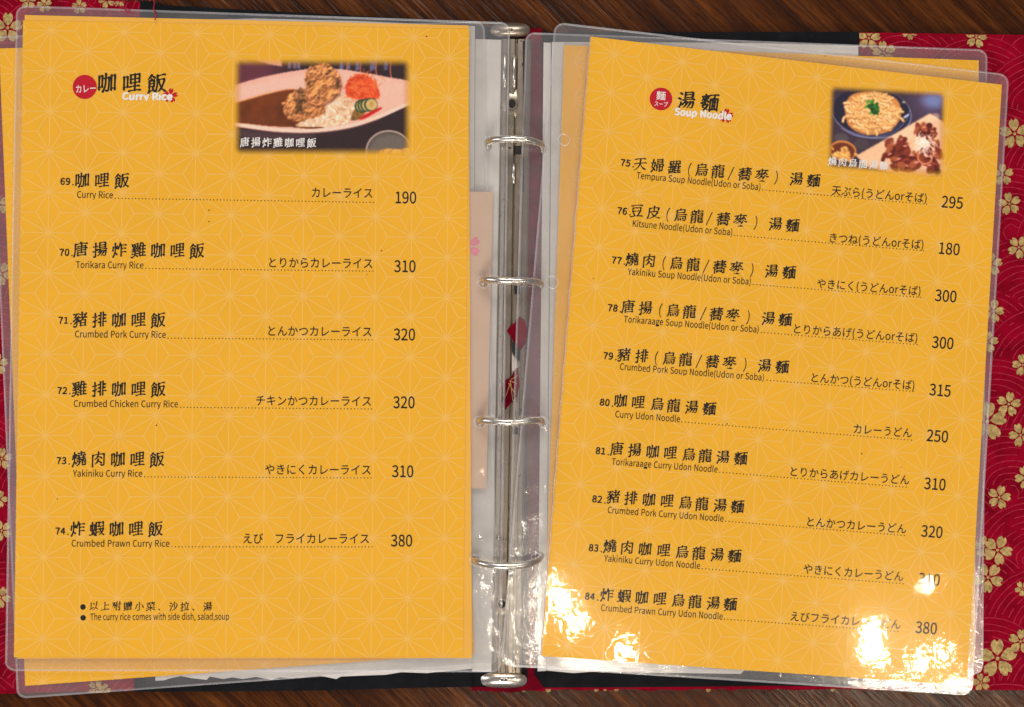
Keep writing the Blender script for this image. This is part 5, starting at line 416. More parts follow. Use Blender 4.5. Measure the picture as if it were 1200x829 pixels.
12420:(1000,[[337,133,351,134,370,140,376,148,376,158,335,279,292,383,291,391,294,396,312,406,356,423,387,433,422,441,461,441,478,436,493,427,506,411,510,398,511,386,504,361,488,344,468,334,443,330,420,331,379,341,371,340,365,334,363,324,363,309,371,297,396,289,433,283,485,289,507,298,525,309,542,326,551,344,557,361,560,388,557,413,551,431,540,448,522,465,503,476,478,484,448,487,403,486,405,503,399,512,349,557,339,563,331,564,321,561,310,552,306,545,307,537,360,488,366,480,365,475,282,442,269,440,262,448,225,516,220,520,212,522,193,515,181,507,179,498,207,448,217,428,219,418,216,413,207,408,138,381,132,376,130,369,132,359,141,341,145,336,153,333,168,337,232,369,240,370,246,366,259,338,284,275,325,145,329,138]]),
12425:(1000,[[268,138,361,138,428,151,455,163,490,185,516,220,522,232,528,262,529,287,522,317,504,344,475,367,438,381,396,386,366,384,341,380,302,367,255,342,247,341,245,351,258,443,258,455,255,462,247,466,222,469,212,464,209,453,200,371,187,277,188,267,194,259,212,253,225,254,232,259,246,277,264,296,294,316,329,331,371,340,416,339,445,329,459,319,468,309,475,297,478,284,473,253,465,238,444,215,413,200,391,192,334,184,262,187,253,185,248,175,251,158,257,145],[436,473,450,475,458,485,462,507,458,515,453,518,338,540,279,553,267,551,260,542,256,520,259,512,267,507,334,491]]),
12426:(1000,[[282,135,289,133,302,134,349,147,366,154,413,179,458,220,471,242,490,284,500,354,498,388,494,421,481,458,474,473,450,505,428,521,416,527,379,533,341,524,307,505,264,461,259,459,259,480,271,547,268,555,262,559,240,560,227,557,220,545,204,413,201,374,202,321,206,284,212,273,222,269,235,269,245,272,250,277,253,287,255,339,262,371,274,401,284,419,307,449,331,470,344,479,366,485,381,486,401,481,416,470,426,458,438,434,445,406,449,379,449,349,441,297,416,250,402,235,369,209,323,190,277,179,267,174,263,168,264,160,272,145]]),
12435:(1000,[[423,138,438,138,473,144,493,153,512,167,536,193,556,225,573,264,574,277,569,287,557,298,547,303,540,302,533,294,510,241,493,217,483,207,464,195,441,189,423,191,411,200,406,210,403,227,400,319,395,339,388,351,371,367,351,374,329,375,292,367,287,369,289,376,299,396,372,522,372,530,366,538,344,548,331,549,324,545,319,537,253,413,189,284,140,173,138,158,144,150,158,144,173,140,183,143,189,153,222,240,247,282,262,299,283,317,304,326,324,329,341,323,347,317,351,307,355,262,356,205,365,173,374,160,388,148,403,142]]),
12452:(1000,[[359,140,391,140,398,145,402,153,402,388,404,403,411,412,483,468,527,510,531,520,529,527,515,543,503,551,495,551,488,547,452,510,417,480,350,433,286,398,235,376,155,349,148,345,144,339,145,326,154,309,163,302,173,300,245,325,336,368,344,368,347,364,348,354,347,155,351,145]]),
12459:(1000,[[183,148,193,146,200,148,232,173,247,188,283,230,307,272,318,297,333,341,348,411,354,418,364,419,472,418,478,411,479,381,474,307,468,263,463,237,453,210,445,202,433,199,371,201,359,199,355,195,353,188,356,163,361,156,369,152,403,149,458,150,473,155,485,163,496,178,504,197,511,225,519,272,526,341,531,433,530,445,525,454,510,464,498,467,361,468,356,472,355,478,356,547,349,556,336,558,317,557,310,555,306,550,304,540,305,483,304,475,299,469,287,467,175,467,165,464,160,453,160,433,163,424,170,419,284,419,294,417,297,411,287,358,274,322,255,280,232,249,206,220,158,180,157,173,160,167]]),
12461:(1000,[[376,135,391,137,406,141,411,145,414,153,391,269,391,285,403,291,540,313,550,321,550,336,545,355,540,360,532,361,393,337,383,337,379,340,374,352,363,408,362,418,364,423,377,428,500,449,505,453,508,460,504,485,498,494,488,496,367,475,356,475,351,478,348,485,336,550,326,557,309,556,292,551,285,542,298,478,298,470,294,466,271,460,165,446,156,441,153,428,159,403,163,398,170,395,294,415,307,414,311,408,314,397,325,341,324,330,312,324,163,302,153,294,152,279,158,259,163,254,170,252,321,277,334,276,340,264,362,148,369,138]]),
12473:(1000,[[512,148,525,150,543,165,549,175,547,185,496,245,419,319,415,329,452,391,476,436,499,485,500,495,496,503,483,513,470,517,210,516,195,512,190,503,189,480,192,470,200,465,416,464,426,461,427,455,416,428,393,389,376,364,346,327,292,276,248,242,197,210,157,190,152,180,157,168,173,153,185,148,197,152,222,164,264,191,299,217,369,278,379,283,391,276,433,234,502,155]]),
12481:(1000,[[242,140,250,139,259,141,294,164,312,180,337,210,362,255,375,292,382,334,386,342,401,345,512,345,542,343,552,345,558,351,560,361,560,379,556,386,547,391,398,392,391,394,386,399,385,463,388,475,397,480,478,497,500,505,504,512,503,520,485,542,473,545,410,530,346,519,284,514,197,511,190,509,185,505,182,495,186,480,190,473,197,468,257,467,321,471,329,468,332,460,332,403,331,398,326,394,158,392,147,388,141,381,139,369,141,354,145,347,153,344,314,345,324,344,329,339,329,326,323,297,312,266,299,245,271,212,250,195,221,178,214,170,214,165,217,158]]),
12501:(1000,[[252,148,264,149,297,161,351,189,386,213,408,232,449,277,466,302,484,334,509,396,531,483,530,495,522,503,507,512,495,515,225,514,188,516,178,515,171,510,167,498,168,478,173,469,183,465,455,464,464,463,469,458,468,445,460,417,443,369,426,336,395,294,353,255,315,230,274,210,232,196,222,189,220,183,224,173,240,155]]),
12503:(1000,[[239,143,255,142,289,154,346,183,379,206,408,232,441,269,466,307,485,344,501,388,520,453,527,458,550,461,565,467,582,480,591,495,596,515,594,535,586,552,572,567,555,576,537,579,522,578,505,571,495,564,486,552,478,537,473,513,463,507,230,506,175,509,168,508,163,503,159,493,160,470,165,461,175,457,222,459,445,459,457,458,462,453,461,441,453,409,436,364,413,321,385,284,348,250,315,227,281,210,225,190,214,183,212,175,215,168],[532,492,520,497,513,505,509,515,510,525,513,535,520,541,530,545,540,546,550,542,558,535,562,526,562,515,559,505,552,498,542,493]]),
12521:(1000,[[276,140,289,138,312,144,374,172,426,206,463,242,487,272,514,321,539,391,539,401,534,408,520,418,507,421,478,419,183,421,171,416,167,403,168,383,172,376,180,372,460,372,470,371,475,366,474,359,468,342,448,304,426,274,400,250,365,225,332,207,295,193,264,184,254,178,252,170,255,163,267,148],[224,488,490,487,498,489,503,495,506,505,506,520,500,531,485,536,227,535,216,530,211,517,213,498,217,491]]),
12524:(1000,[[238,150,252,152,339,182,401,211,450,241,516,292,546,324,552,334,554,341,551,351,540,367,532,372,525,371,479,326,439,294,416,279,374,255,317,228,277,215,267,215,264,220,263,230,263,522,261,530,255,534,232,536,215,532,211,527,209,520,211,483,211,207,209,183,211,173,217,165,230,154]]),
12531:(1000,[[196,150,210,149,245,157,289,171,321,184,391,221,445,260,480,291,510,324,539,361,558,391,562,401,563,411,547,440,540,445,530,441,488,378,453,338,416,304,369,269,334,250,292,230,250,215,185,199,177,195,172,188,174,178,187,158],[305,393,317,395,334,411,340,423,336,433,287,477,230,521,217,527,205,523,187,503,186,495,190,488]]),
12540:(1000,[[160,324,503,325,537,324,546,326,552,334,553,364,547,376,535,380,160,380,150,374,147,354,149,331]]),
22825:(1000,[[141,123,148,121,158,122,207,147,267,188,311,235,335,272,346,296,351,300,359,294,377,259,409,215,453,173,495,144,532,127,552,121,565,126,580,148,580,155,577,160,519,188,485,210,455,235,438,254,411,293,393,326,390,339,393,343,401,345,560,346,567,350,572,359,573,374,569,385,562,390,552,392,381,392,373,396,370,406,372,485,376,496,388,499,537,500,546,505,550,515,550,532,545,541,537,545,525,546,175,546,160,545,151,540,147,530,148,512,151,505,160,500,317,497,321,493,322,488,323,431,320,401,317,395,312,393,150,392,138,389,132,383,129,371,131,356,135,350,143,346,294,345,302,344,306,339,298,312,279,278,269,263,244,235,193,195,133,164,126,158,123,150,124,143]]),
40629:(1000,[[351,116,361,115,369,117,374,123,380,135,391,139,520,139,530,136,538,123,547,118,562,119,570,126,573,145,573,426,571,443,566,450,557,454,483,455,477,458,475,465,483,502,490,512,565,514,577,518,581,525,583,537,580,547,574,553,557,556,354,556,339,554,324,547,264,549,259,550,255,555,252,572,249,579,242,584,232,585,222,583,217,578,212,555,207,550,140,548,133,546,127,540,125,527,129,515,138,510,159,507,163,503,148,460,125,426,124,418,125,413,135,405,145,404,155,411,170,429,175,431,183,428,188,418,186,411,176,401,123,363,119,356,121,346,131,336,143,334,168,348,205,379,211,379,213,369,210,360,196,346,173,306,148,275,126,255,122,245,129,230,135,224,143,221,153,223,170,236,175,236,183,225,199,210,202,202,196,195,178,183,123,154,118,145,120,135,133,121,140,119,148,120,183,136,230,168,237,171,246,168,267,146,274,142,287,146,298,158,300,165,297,173,274,199,271,207,305,264,317,294,319,307,314,316,302,323,289,325,247,325,238,329,239,336,251,349,254,374,259,378,307,343,319,344,334,358,336,353,338,133,341,122],[386,182,380,185,377,195,377,393,380,406,391,409,401,406,404,396,405,197,401,184,396,182],[450,182,445,184,442,190,442,225,448,232,460,233,465,230,468,225,468,190,463,183],[515,182,509,185,506,195,506,393,509,406,520,409,530,406,533,396,534,197,530,184,525,182],[232,237,207,252,192,255,190,257,193,264,205,280,214,287,250,288,262,286,265,279,257,263,242,241],[450,271,445,274,442,279,442,314,448,321,460,322,465,320,468,314,468,279,463,272],[450,363,445,365,442,371,442,401,448,408,460,409,466,406,468,401,468,371,463,364],[334,371,279,411,275,418,282,428,287,431,292,431,314,412,321,413,334,418,337,413,338,396,337,379],[331,442,312,460,307,470,309,490,307,503,311,507,334,515,426,514,436,509,437,500,431,469,427,460,423,456,413,454,354,454,345,450,336,442],[205,455,195,464,192,473,194,490,193,504,200,508,210,506,213,498,213,458,210,454],[257,459,254,470,255,502,262,508,275,507,279,503,272,479,264,465]]),
}
# ------------------------------------------------------------------ glyph outlines (lettering)
GL = dict(k=BRUSH_GLYPHS, h=HEAD_GLYPHS, s=SANS_GLYPHS)
_gc = {}
def glyph(key):
    if key not in _gc:
        adv, loops = GL[key[0]][ord(key[1])]
        Ls = [np.array(l, float).reshape(-1, 2) / 700 * 1.4 - .7 for l in loops]
        Ls = [l for l in Ls if len(l) >= 3]
        # nest the outlines: even depth = outer edge, odd depth = hole of the smallest outline round it
        def inside(p, l):
            q = np.roll(l, -1, 0); c = (l[:, 1] > p[1]) != (q[:, 1] > p[1])
            xi = l[:, 0] + (p[1]-l[:, 1])/np.where(c, q[:, 1]-l[:, 1], 1)*(q[:, 0]-l[:, 0])
            return bool(np.sum(c & (p[0] < xi)) % 2)
        n = len(Ls); cont = [[j for j in range(n) if j != i and inside(Ls[i][0], Ls[j])] for i in range(n)]
        V = []; F = []
        for i in range(n):
            if len(cont[i]) % 2: continue
            grp = [Ls[i]] + [Ls[j] for j in range(n) if len(cont[j]) == len(cont[i])+1 and i in cont[j]]
            tri = tessellate_polygon([[Vector((x, y, 0)) for x, y in l] for l in grp])
            W_ = np.vstack(grp); base = len(V); V += [tuple(v) for v in W_]
            for t in tri:
                a, b, c = (W_[k] for k in t)
                s = (b[0]-a[0])*(c[1]-a[1]) - (b[1]-a[1])*(c[0]-a[0])
                if abs(s) < 1e-9: continue
                t = list(t) if s > 0 else list(t)[::-1]; F.append([k+base for k in t])
        V = np.array(V) if V else np.zeros((0, 2))
        _gc[key] = (adv/1000.0, V, F)
    return _gc[key]

class Print:
    """flat ink on a sheet: everything given in photo pixels, laid on the sheet's surface"""
    def __init__(s, surf, lift=.00007): s.mb = MB(); s.surf = surf; s.lift = lift
    clamp = None
    def put(s, pts, F, m=0, dz=0):
        if s.clamp: pts = [s.clamp(x, y) for x, y in pts]
        s.mb.add([P(x, y, s.surf(x, y) + s.lift + dz) for x, y in pts], F, m)
    def brush(s, chars, xs, y0, y1, size, m=0, dz=0, bold=1):
        ang = math.atan2(y1-y0, xs[-1]-xs[0]) if len(xs) > 1 else 0
        ca, sa = math.cos(ang), math.sin(ang)
        for i, (ch, x) in enumerate(zip(chars, xs)):
            if ch in '　 ': continue
            _, V, F = glyph('k' + ch)
            y = y0 + (y1-y0)*((x-xs[0])/((xs[-1]-xs[0]) or 1))
            pts = [(x + (u*ca + v*sa)*size, y + (u*sa - v*ca)*size) for u, v in V]
            s.put(pts, F, m, dz)
    def sans(s, text, p0, p1, size, m=0, dz=0, pre='s'):
        """baseline from p0 to p1, stretched to fill it"""
        tot = sum(.27 if c == ' ' else (1.0 if c == '　' else glyph(pre+c)[0]) for c in text)
        d = math.dist(p0, p1); sx = d/tot; ang = math.atan2(p1[1]-p0[1], p1[0]-p0[0]); ca, sa = math.cos(ang), math.sin(ang)
        x = 0
        for c in text:
            if c in ' 　': x += (.27 if c == ' ' else 1.0)*sx; continue
            a, V, F = glyph(pre+c)
            if pre == 's': U = [((u+.5)*sx + x, (v+.5-.12)*size) for u, v in V]
            else: U = [(((u+.5-.07)/.86)*sx + x, ((v+.5-.07)/.86-.12)*size) for u, v in V]
            s.put([(p0[0] + u*ca + v*sa, p0[1] + u*sa - v*ca) for u, v in U], F, m, dz)
            x += a*sx
    def dots(s, p0, p1, step=3.95, r=.72, m=1):
        n = int(math.dist(p0, p1)/step)
        for i in range(n+1):
            t = i/max(1, n); x = p0[0]+(p1[0]-p0[0])*t; y = p0[1]+(p1[1]-p0[1])*t
            s.disc(x, y, r, 6, m)
    def disc(s, x, y, r, n=32, m=0, dz=0):
        s.put([(x+r*math.cos(2*math.pi*k/n), y-r*math.sin(2*math.pi*k/n)) for k in range(n)], [list(range(n))], m, dz)
    def petal_flower(s, x, y, r, rot, m=0, gap=.13, notch=.16, core=.1, dz=0, skip=(), wob=0):
        for k in range(5):
            if k in skip: continue
            a = rot + k*2*math.pi/5
            pr = [(gap, 0), (.40, .25), (.68, .33), (.88, .27), (1.0, .13), (1.0-notch, 0), (1.0, -.13), (.88, -.27), (.68, -.33), (.40, -.25)]
            pts = [(x + r*(u*math.cos(a) - v*math.sin(a))*(1+random.uniform(-wob, wob)), y - r*(u*math.sin(a) + v*math.cos(a))*(1+random.uniform(-wob, wob))) for u, v in pr]
            T = tessellate_polygon([[Vector((px, -py, 0)) for px, py in pts]])
            F = []
            for t in T:
                p, q, w_ = (pts[i] for i in t)
                sgn = (q[0]-p[0])*-(w_[1]-p[1]) + (q[1]-p[1])*(w_[0]-p[0])
                F.append(list(t) if sgn > 0 else list(t)[::-1])
            s.put(pts, F, m, dz)
        if core: s.disc(x, y, r*core, 10, m, dz)
    def build(s, name, mats, parent, label=None): return s.mb.build(name, mats, parent, label=label)

def homog(q, W, Hh):
    """page units (u right, v down) -> photo pixels"""
    A = []; b = []
    for (u, v), (x, y) in zip(((0, 0), (W, 0), (W, Hh), (0, Hh)), q):
        A.append([u, v, 1, 0, 0, 0, -u*x, -v*x]); b.append(x)
        A.append([0, 0, 0, u, v, 1, -u*y, -v*y]); b.append(y)
    h = np.linalg.solve(np.array(A, float), np.array(b, float)); Hm = np.append(h, 1).reshape(3, 3)
    return Hm
def hap(Hm, u, v):
    p = Hm @ np.array([u, v, 1.0]); return p[0]/p[2], p[1]/p[2]

PW, PH = 523.0, 747.0
def asanoha(add, Hm, org, clipw=PW, cliph=PH, cs=42.45, vs=47.6, w=1.4):
    """hemp-leaf lattice: calls add(quad in photo px, slot k)"""
    def clip(a, b):
        t0, t1 = 0.0, 1.0
        dx, dy = b[0]-a[0], b[1]-a[1]
        for p_, q_ in ((-dx, a[0]), (dx, clipw-a[0]), (-dy, a[1]), (dy, cliph-a[1])):
            if p_ == 0:
                if q_ < 0: return None
                continue
            r = q_/p_
            if p_ < 0: t0 = max(t0, r)
            else: t1 = min(t1, r)
        if t0 >= t1: return None
        return (a[0]+dx*t0, a[1]+dy*t0), (a[0]+dx*t1, a[1]+dy*t1)
    nc = int(clipw/cs)+4; nr = int(cliph/vs)+4
    for i in range(-2, nc):
        for j in range(-3, nr):
            u = (org[0] % (2*cs)) + i*cs; v = (org[1] % vs) + (j + (.5 if i % 2 else 0))*vs
            up = (u, v+vs); r1 = (u+cs, v+vs/2); r2 = (u+cs, v-vs/2)
            c1 = (u+cs/3, v+vs/2)                # centroid of hub, up, r1
            c2 = (u+cs*2/3, v)                   # centroid of hub, r1, r2
            segs = [((u, v), up, 0), ((u, v), r1, 1), ((u, v), r2, 2),
                    ((u, v), c1, 3), (up, c1, 4), (r1, c1, 5), ((u, v), c2, 6), (r1, c2, 7), (r2, c2, 8)]
            for a, b, k in segs:
                cc = clip(a, b)
                if not cc: continue
                a2, b2 = cc; d = math.dist(a2, b2)
                if d < .5: continue
                nx, ny = -(b2[1]-a2[1])/d*w/2, (b2[0]-a2[0])/d*w/2
                n = 3 if d > 20 else 2
                for q in range(n):
                    s0, s1 = q/n, (q+1)/n
                    m0 = (a2[0]+(b2[0]-a2[0])*s0, a2[1]+(b2[1]-a2[1])*s0); m1 = (a2[0]+(b2[0]-a2[0])*s1, a2[1]+(b2[1]-a2[1])*s1)
                    add([hap(Hm, m0[0]-nx, m0[1]-ny), hap(Hm, m0[0]+nx, m0[1]+ny), hap(Hm, m1[0]+nx, m1[1]+ny), hap(Hm, m1[0]-nx, m1[1]-ny)], k)

def paper_mesh(parent, quad, surf, org, nu=44, nv=62, pattern=True, thick=.00012, label=None, specks=()):
    Hm = homog(quad, PW, PH); mb = MB()
    V = []
    for j in range(nv+1):
        for i in range(nu+1):
            x, y = hap(Hm, PW*i/nu, PH*j/nv); V.append(P(x, y, surf(x, y)))
    W_ = nu+1
    F = [[j*W_+i, (j+1)*W_+i, (j+1)*W_+i+1, j*W_+i+1] for j in range(nv) for i in range(nu)]
    mb.add(V, F, 0)
    B = [(a, b, c-thick) for a, b, c in V]
    mb.add(B, [f[::-1] for f in F], 0)
    n = len(V)
    ring = [i for i in range(W_)] + [j*W_+nu for j in range(1, nv+1)] + [nv*W_+i for i in range(nu-1, -1, -1)] + [j*W_ for j in range(nv-1, 0, -1)]
    mb.add(V+B, [[ring[k], ring[(k+1) % len(ring)], ring[(k+1) % len(ring)]+n, ring[k]+n] for k in range(len(ring))], 0)
    if pattern:
        def add(q, k):
            mb.add([P(x, y, surf(x, y) + .000022 + k*.000003) for x, y in q], [[0, 1, 2, 3]], 1)
        asanoha(add, Hm, org)
    for (x, y, r) in specks:
        mb.add([P(x+r*math.cos(k*1.05)*(1+.3*(k % 2)), y-r*math.sin(k*1.05), surf(x, y)+.00008) for k in range(6)], [list(range(6))], 2)
    return mb.build('paper', [M['paper'], M['line'], M['inkb']], parent, label=label)

def rounded(quad, r, W=100.0, Hh=140.0):
    pass

def sleeve(parent, quad, zf, zb, mat_front, mat_back, r=11, nu=6.5, seam_w=2.2, holes=(), page=None):
    """clear pocket: front film, back film, outer wall and a welded seam band. quad in photo px."""
    W = (math.dist(quad[0], quad[1]) + math.dist(quad[3], quad[2]))/2; Hh = (math.dist(quad[0], quad[3]) + math.dist(quad[1], quad[2]))/2
    Hm = homog(quad, W, Hh)
    Hi = np.linalg.inv(Hm)
    pq = []
    for x, y in page:
        q = Hi @ np.array([x, y, 1.0]); pq.append((min(W-3, max(3, q[0]/q[2])), min(Hh-3, max(3, q[1]/q[2]))))
    (ax, ay), (bx, by), (cx, cy), (dx, dy) = pq        # page corners in sleeve units: TL TR BR BL
    ctrl = [[(0, 0), (ax, 0), (bx, 0), (W, 0)], [(0, ay), (ax, ay), (bx, by), (W, by)], [(0, dy), (dx, dy), (cx, cy), (W, cy)], [(0, Hh), (dx, Hh), (cx, Hh), (W, Hh)]]
    def cuts(n): return [max(5, int(round(m_/4.5))) if m_ < 90 else int(round(m_/nu)) for m_ in n]
    nxs = cuts([max(ax, dx), max(bx-ax, cx-dx), max(W-bx, W-cx)]); nys = cuts([max(ay, by), max(dy-ay, cy-by), max(Hh-dy, Hh-cy)])
    us = [(p_, k/n_) for p_, n_ in enumerate(nxs) for k in range(n_)] + [(2, 1.0)]
    vs_ = [(p_, k/n_) for p_, n_ in enumerate(nys) for k in range(n_)] + [(2, 1.0)]
    def inset(v):
        d = min(v, Hh-v)
        return r - math.sqrt(max(0, r*r - (r-d)**2)) if d < r else 0
    loc = []
    for (pv, tv) in vs_:
        for (pu, tu) in us:
            A_, B_, C_, D_ = ctrl[pv][pu], ctrl[pv][pu+1], ctrl[pv+1][pu+1], ctrl[pv+1][pu]
            u = (A_[0]*(1-tu)+B_[0]*tu)*(1-tv)+(D_[0]*(1-tu)+C_[0]*tu)*tv
            v = (A_[1]*(1-tu)+B_[1]*tu)*(1-tv)+(D_[1]*(1-tu)+C_[1]*tu)*tv
            a = inset(min(Hh, max(0, v))); loc.append((min(W-a, max(a, u)), v))
    loc = [hap(Hm, *p_) for p_ in loc]
    n = len(us); nr = len(vs_)
    F = [[j*n+i, (j+1)*n+i, (j+1)*n+i+1, j*n+i+1] for j in range(nr-1) for i in range(n-1)]
    SL = [0 if (vs_[j][0] == 1 and us[i][0] == 1) else 2 for j in range(nr-1) for i in range(n-1)]
    mb = MB()
    mb.add([P(x, y, zf(x, y)) for x, y in loc], F, 0); mb.M = SL[:]
    mb.add([P(x, y, zb(x, y)) for x, y in loc], F, 1)
    s = mb.build('sleeve', [mat_front, mat_back, M['margin']], parent, smooth=True)
    # welded seam band along the outline
    def outline(off, m=14):
        pts = []
        rr = r-off
        for cx, cy, a0 in ((r, r, math.pi), (W-r, r, 1.5*math.pi), (W-r, Hh-r, 0), (r, Hh-r, .5*math.pi)):
            for k in range(m+1):
                a = a0 + .5*math.pi*k/m; pts.append((cx+rr*math.cos(a), cy+rr*math.sin(a)))
            # fill the straight run to the next corner
        out = []
        for k in range(len(pts)):
            a, b = pts[k], pts[(k+1) % len(pts)]; d = math.dist(a, b); q = max(1, int(round(d/12))) if d > 14 else 1
            q = 1 if d < 14 else q
            for t in range(q): out.append((a[0]+(b[0]-a[0])*t/q, a[1]+(b[1]-a[1])*t/q))
        return out
    o0, o1 = outline(-.25), outline(seam_w)
    k = min(len(o0), len(o1)); o0, o1 = o0[:k], o1[:k]
    sm = MB()
    A = [hap(Hm, *p) for p in o0]; B = [hap(Hm, *p) for p in o1]
    C = [((a[0]+b[0])/2, (a[1]+b[1])/2) for a, b in zip(A, B)]
    V = [P(x, y, zb(x, y)-.0001) for x, y in A] + [P(x, y, zf(x, y)+.00012) for x, y in A] + [P(x, y, zf(x, y)+.00042) for x, y in C] + [P(x, y, zf(x, y)+.00010) for x, y in B]
    FF = []
    for i in range(k):
        j = (i+1) % k
        for b in range(3): FF.append([b*k+i, b*k+j, (b+1)*k+j, (b+1)*k+i])
    sm.add(V, FF, 0)
    sm.build('seam', [M['seam']], s, smooth=True)
    for (hx, hy, hr) in holes:
        h = MB()
        h.tube([P(hx+hr*math.cos(t), hy+hr*math.sin(t)*(1+.12*math.sin(2*t)), zf(hx, hy)+.0003) for t in np.linspace(0, 2*math.pi, 25)], .00028, 6, 0, False)
        h.build('punched_hole', [M['seam']], s, smooth=True)
    return s

# ------------------------------------------------------------------ setting: the table top
tb = MB(); tb.add([(-.8, -.6, 0), (.8, -.6, 0), (.8, .6, 0), (-.8, .6, 0), (-.8, -.6, -.03), (.8, -.6, -.03), (.8, .6, -.03), (-.8, .6, -.03)],
    [[0, 1, 2, 3], [7, 6, 5, 4], [0, 4, 5, 1], [1, 5, 6, 2], [2, 6, 7, 3], [3, 7, 4, 0]])
t = tb.build('tabletop', [M['wood']]); t['kind'] = 'structure'

# ------------------------------------------------------------------ the binder
ZC = .0034
binder = empty('menu_binder', 'open ring binder menu covered in crimson cloth printed with gold cherry blossoms', 'binder', (0, 0, 0))
flatz = lambda z: (lambda x, y: z)

def cover(poly, flowers, clipbox, label, clamp):
    c = MB(); c.prism(poly, .0004, ZC, 0)
    # raised wave threads: concentric scales, each row hiding the one above it
    Rr, x0, x1, y0, y1 = 74.0, *clipbox
    cen = []
    row = 0; yy = y0-120
    while yy < y1+140:
        xx = x0-300 + (Rr if row % 2 else 0)
        while xx < x1+300: cen.append((xx+random.uniform(-5, 5), yy+random.uniform(-4, 4), row)); xx += 2*Rr
        yy += Rr*.56; row += 1
    tilt = math.radians(-14); mx, my = (x0+x1)/2, (y0+y1)/2
    cen = [(mx+(a-mx)*math.cos(tilt)-(b-my)*math.sin(tilt), my+(a-mx)*math.sin(tilt)+(b-my)*math.cos(tilt), r) for a, b, r in cen]
    for (a, b, r) in cen:
        nb_ = [q for q in cen if 0 < q[2]-r <= 4 and math.dist((a, b), q[:2]) < 2*Rr]
        rad = Rr
        while rad > 6:
            n = max(12, int(rad*1.0)); prev = None; on = True
            wob = random.uniform(0, 6)
            for k in range(n+1):
                th = 2*math.pi*k/n; rr = rad + .7*math.sin(5*th+wob) + random.uniform(-.35, .35)
                x, y = a+rr*math.cos(th), b+rr*math.sin(th)
                vis = x0 < x < x1 and y0 < y < y1 and all(math.dist((x, y), q[:2]) > Rr for q in nb_)
                if random.random() < .10: on = not on
                if not on and random.random() < .45: on = True
                if vis and prev and on:
                    px_, py_ = prev; d = math.dist(prev, (x, y)) or 1
                    hw = random.uniform(.30, .62); nx, ny = -(y-py_)/d*hw, (x-px_)/d*hw
                    c.add([P(px_-nx, py_-ny, ZC+.00006), P(px_+nx, py_+ny, ZC+.00006), P(x+nx, y+ny, ZC+.00006), P(x-nx, y-ny, ZC+.00006)], [[0, 1, 2, 3]], 1)
                prev = (x, y) if vis else None
            rad -= 7.2
    pr = Print(flatz(ZC), .00012); pr.mb = c
    pr.clamp = clamp
    for (x, y, r, rot) in flowers:
        pr.petal_flower(x, y, r, math.radians(rot), 2, gap=.15, wob=.02, dz=random.uniform(0, .00002))
    return c.build('cover', [M['fabric'], M['thread'], M['gold']], binder, label=label)

right_flowers = [(1189, 157, 18, 95), (1175, 205, 13, 20), (1183, 239, 13.5, 100), (1194, 290, 13.5, 60), (1161, 310, 14, 15), (1163, 365, 14, 75), (1157, 401, 13, 10),
    (1199, 428, 13, 30), (1182, 474, 14.5, 80), (1157, 494, 23, 85), (1196, 510, 14, 110), (1203, 560, 14, 40), (1171, 583, 14, 75), (1169, 645, 17.5, 65), (1153, 641, 13, 25),
    (1158, 677, 18, 50), (1169, 772, 23, 92), (1196, 752, 14.5, 85), (1150, 800, 11, 30), (1144, 44, 13, 80), (1018, 45, 14, -60), (1036, 62, 14, 100), (1066, 38, 9, 60),
    (1230, 120, 16, 30), (1235, 330, 18, 60), (1228, 640, 17, 10), (1240, 470, 15, 80), (1120, 430, 15, 30), (1100, 812, 10, 20), (1198, 690, 9, 50)]
left_flowers = [(9, 33, 18, 88), (33, 1, 10, 20), (52, 6, 9, 100), (93, 8, 9, 95), (125, 0, 10, 40), (140, 1, 8, 10), (-2, 240, 13, 30), (1, 321, 14, 60), (-3, 427, 13, 90), (2, 538, 13, 15), (-1, 585, 10, 70),
    (2, 622, 12, 40), (0, 700, 13, 60), (113, 807, 10, 70), (122, 809, 8, 0), (-30, 120, 18, 40), (-35, 480, 17, 10), (-30, 760, 18, 80)]
cr = cover([(648, 40), (1006, 38), (1262, 42), (1262, 809), (1012, 809), (1000, 807.5), (640, 808)], right_flowers, (1000, 1258, 41, 806), 'right cover of crimson cloth with scattered gold blossoms', lambda x, y: (x, min(808.5, max(39+(x-1006)*.015, y))))
cl = cover([(-72, -14), (178, 3), (196, 8), (556.6, 28), (552.6, 802), (160, 808), (-72, 816)], left_flowers, (-70, 180, -8, 812), 'left cover of crimson cloth with gold blossoms', lambda x, y: (x, min(812, max(-12.5+(x+72)*.0685, y))))

# black bookcloth on the inside of both covers, and the torn ivory lining
m_ = MB(); m_.prism([(646, 38), (1007, 37.5), (1016, 420), (1037, 805), (900, 804), (760, 805.5), (640, 806)], ZC-.0028, ZC+.0003)
br = m_.build('cloth_band', [M['cloth']], cr)
m_ = MB(); m_.prism([(164, 1.0), (178, 1.6), (196, 6.6), (556.8, 26.4), (553, 805), (480, 806.5), (380, 809.5), (260, 810.5), (157, 811)], ZC-.0028, ZC+.0003)
bl = m_.build('cloth_band', [M['cloth']], cl)
m_ = MB(); m_.prism([(646.6, 49.5), (760, 49.8), (880, 50.5), (1006, 54), (1002, 420), (880, 780), (872, 786), (868, 790), (800, 789), (760, 788.5), (700, 787), (672, 789), (640.5, 786)], ZC+.0003, ZC+.0006)
m_.build('lining', [M['lining']], cr)
m_ = MB(); m_.prism([(186, 24), (300, 22), (420, 25), (556.6, 31), (553, 784), (500, 789), (470, 788), (452, 791), (400, 793), (394, 796), (375, 792), (340, 795), (328, 794), (318, 797), (300, 793.5), (285, 796), (272, 794), (262, 796), (246, 793), (242, 797), (225, 795), (212, 792.5), (200, 795), (192, 797.5), (182, 798)], ZC+.0003, ZC+.0006)
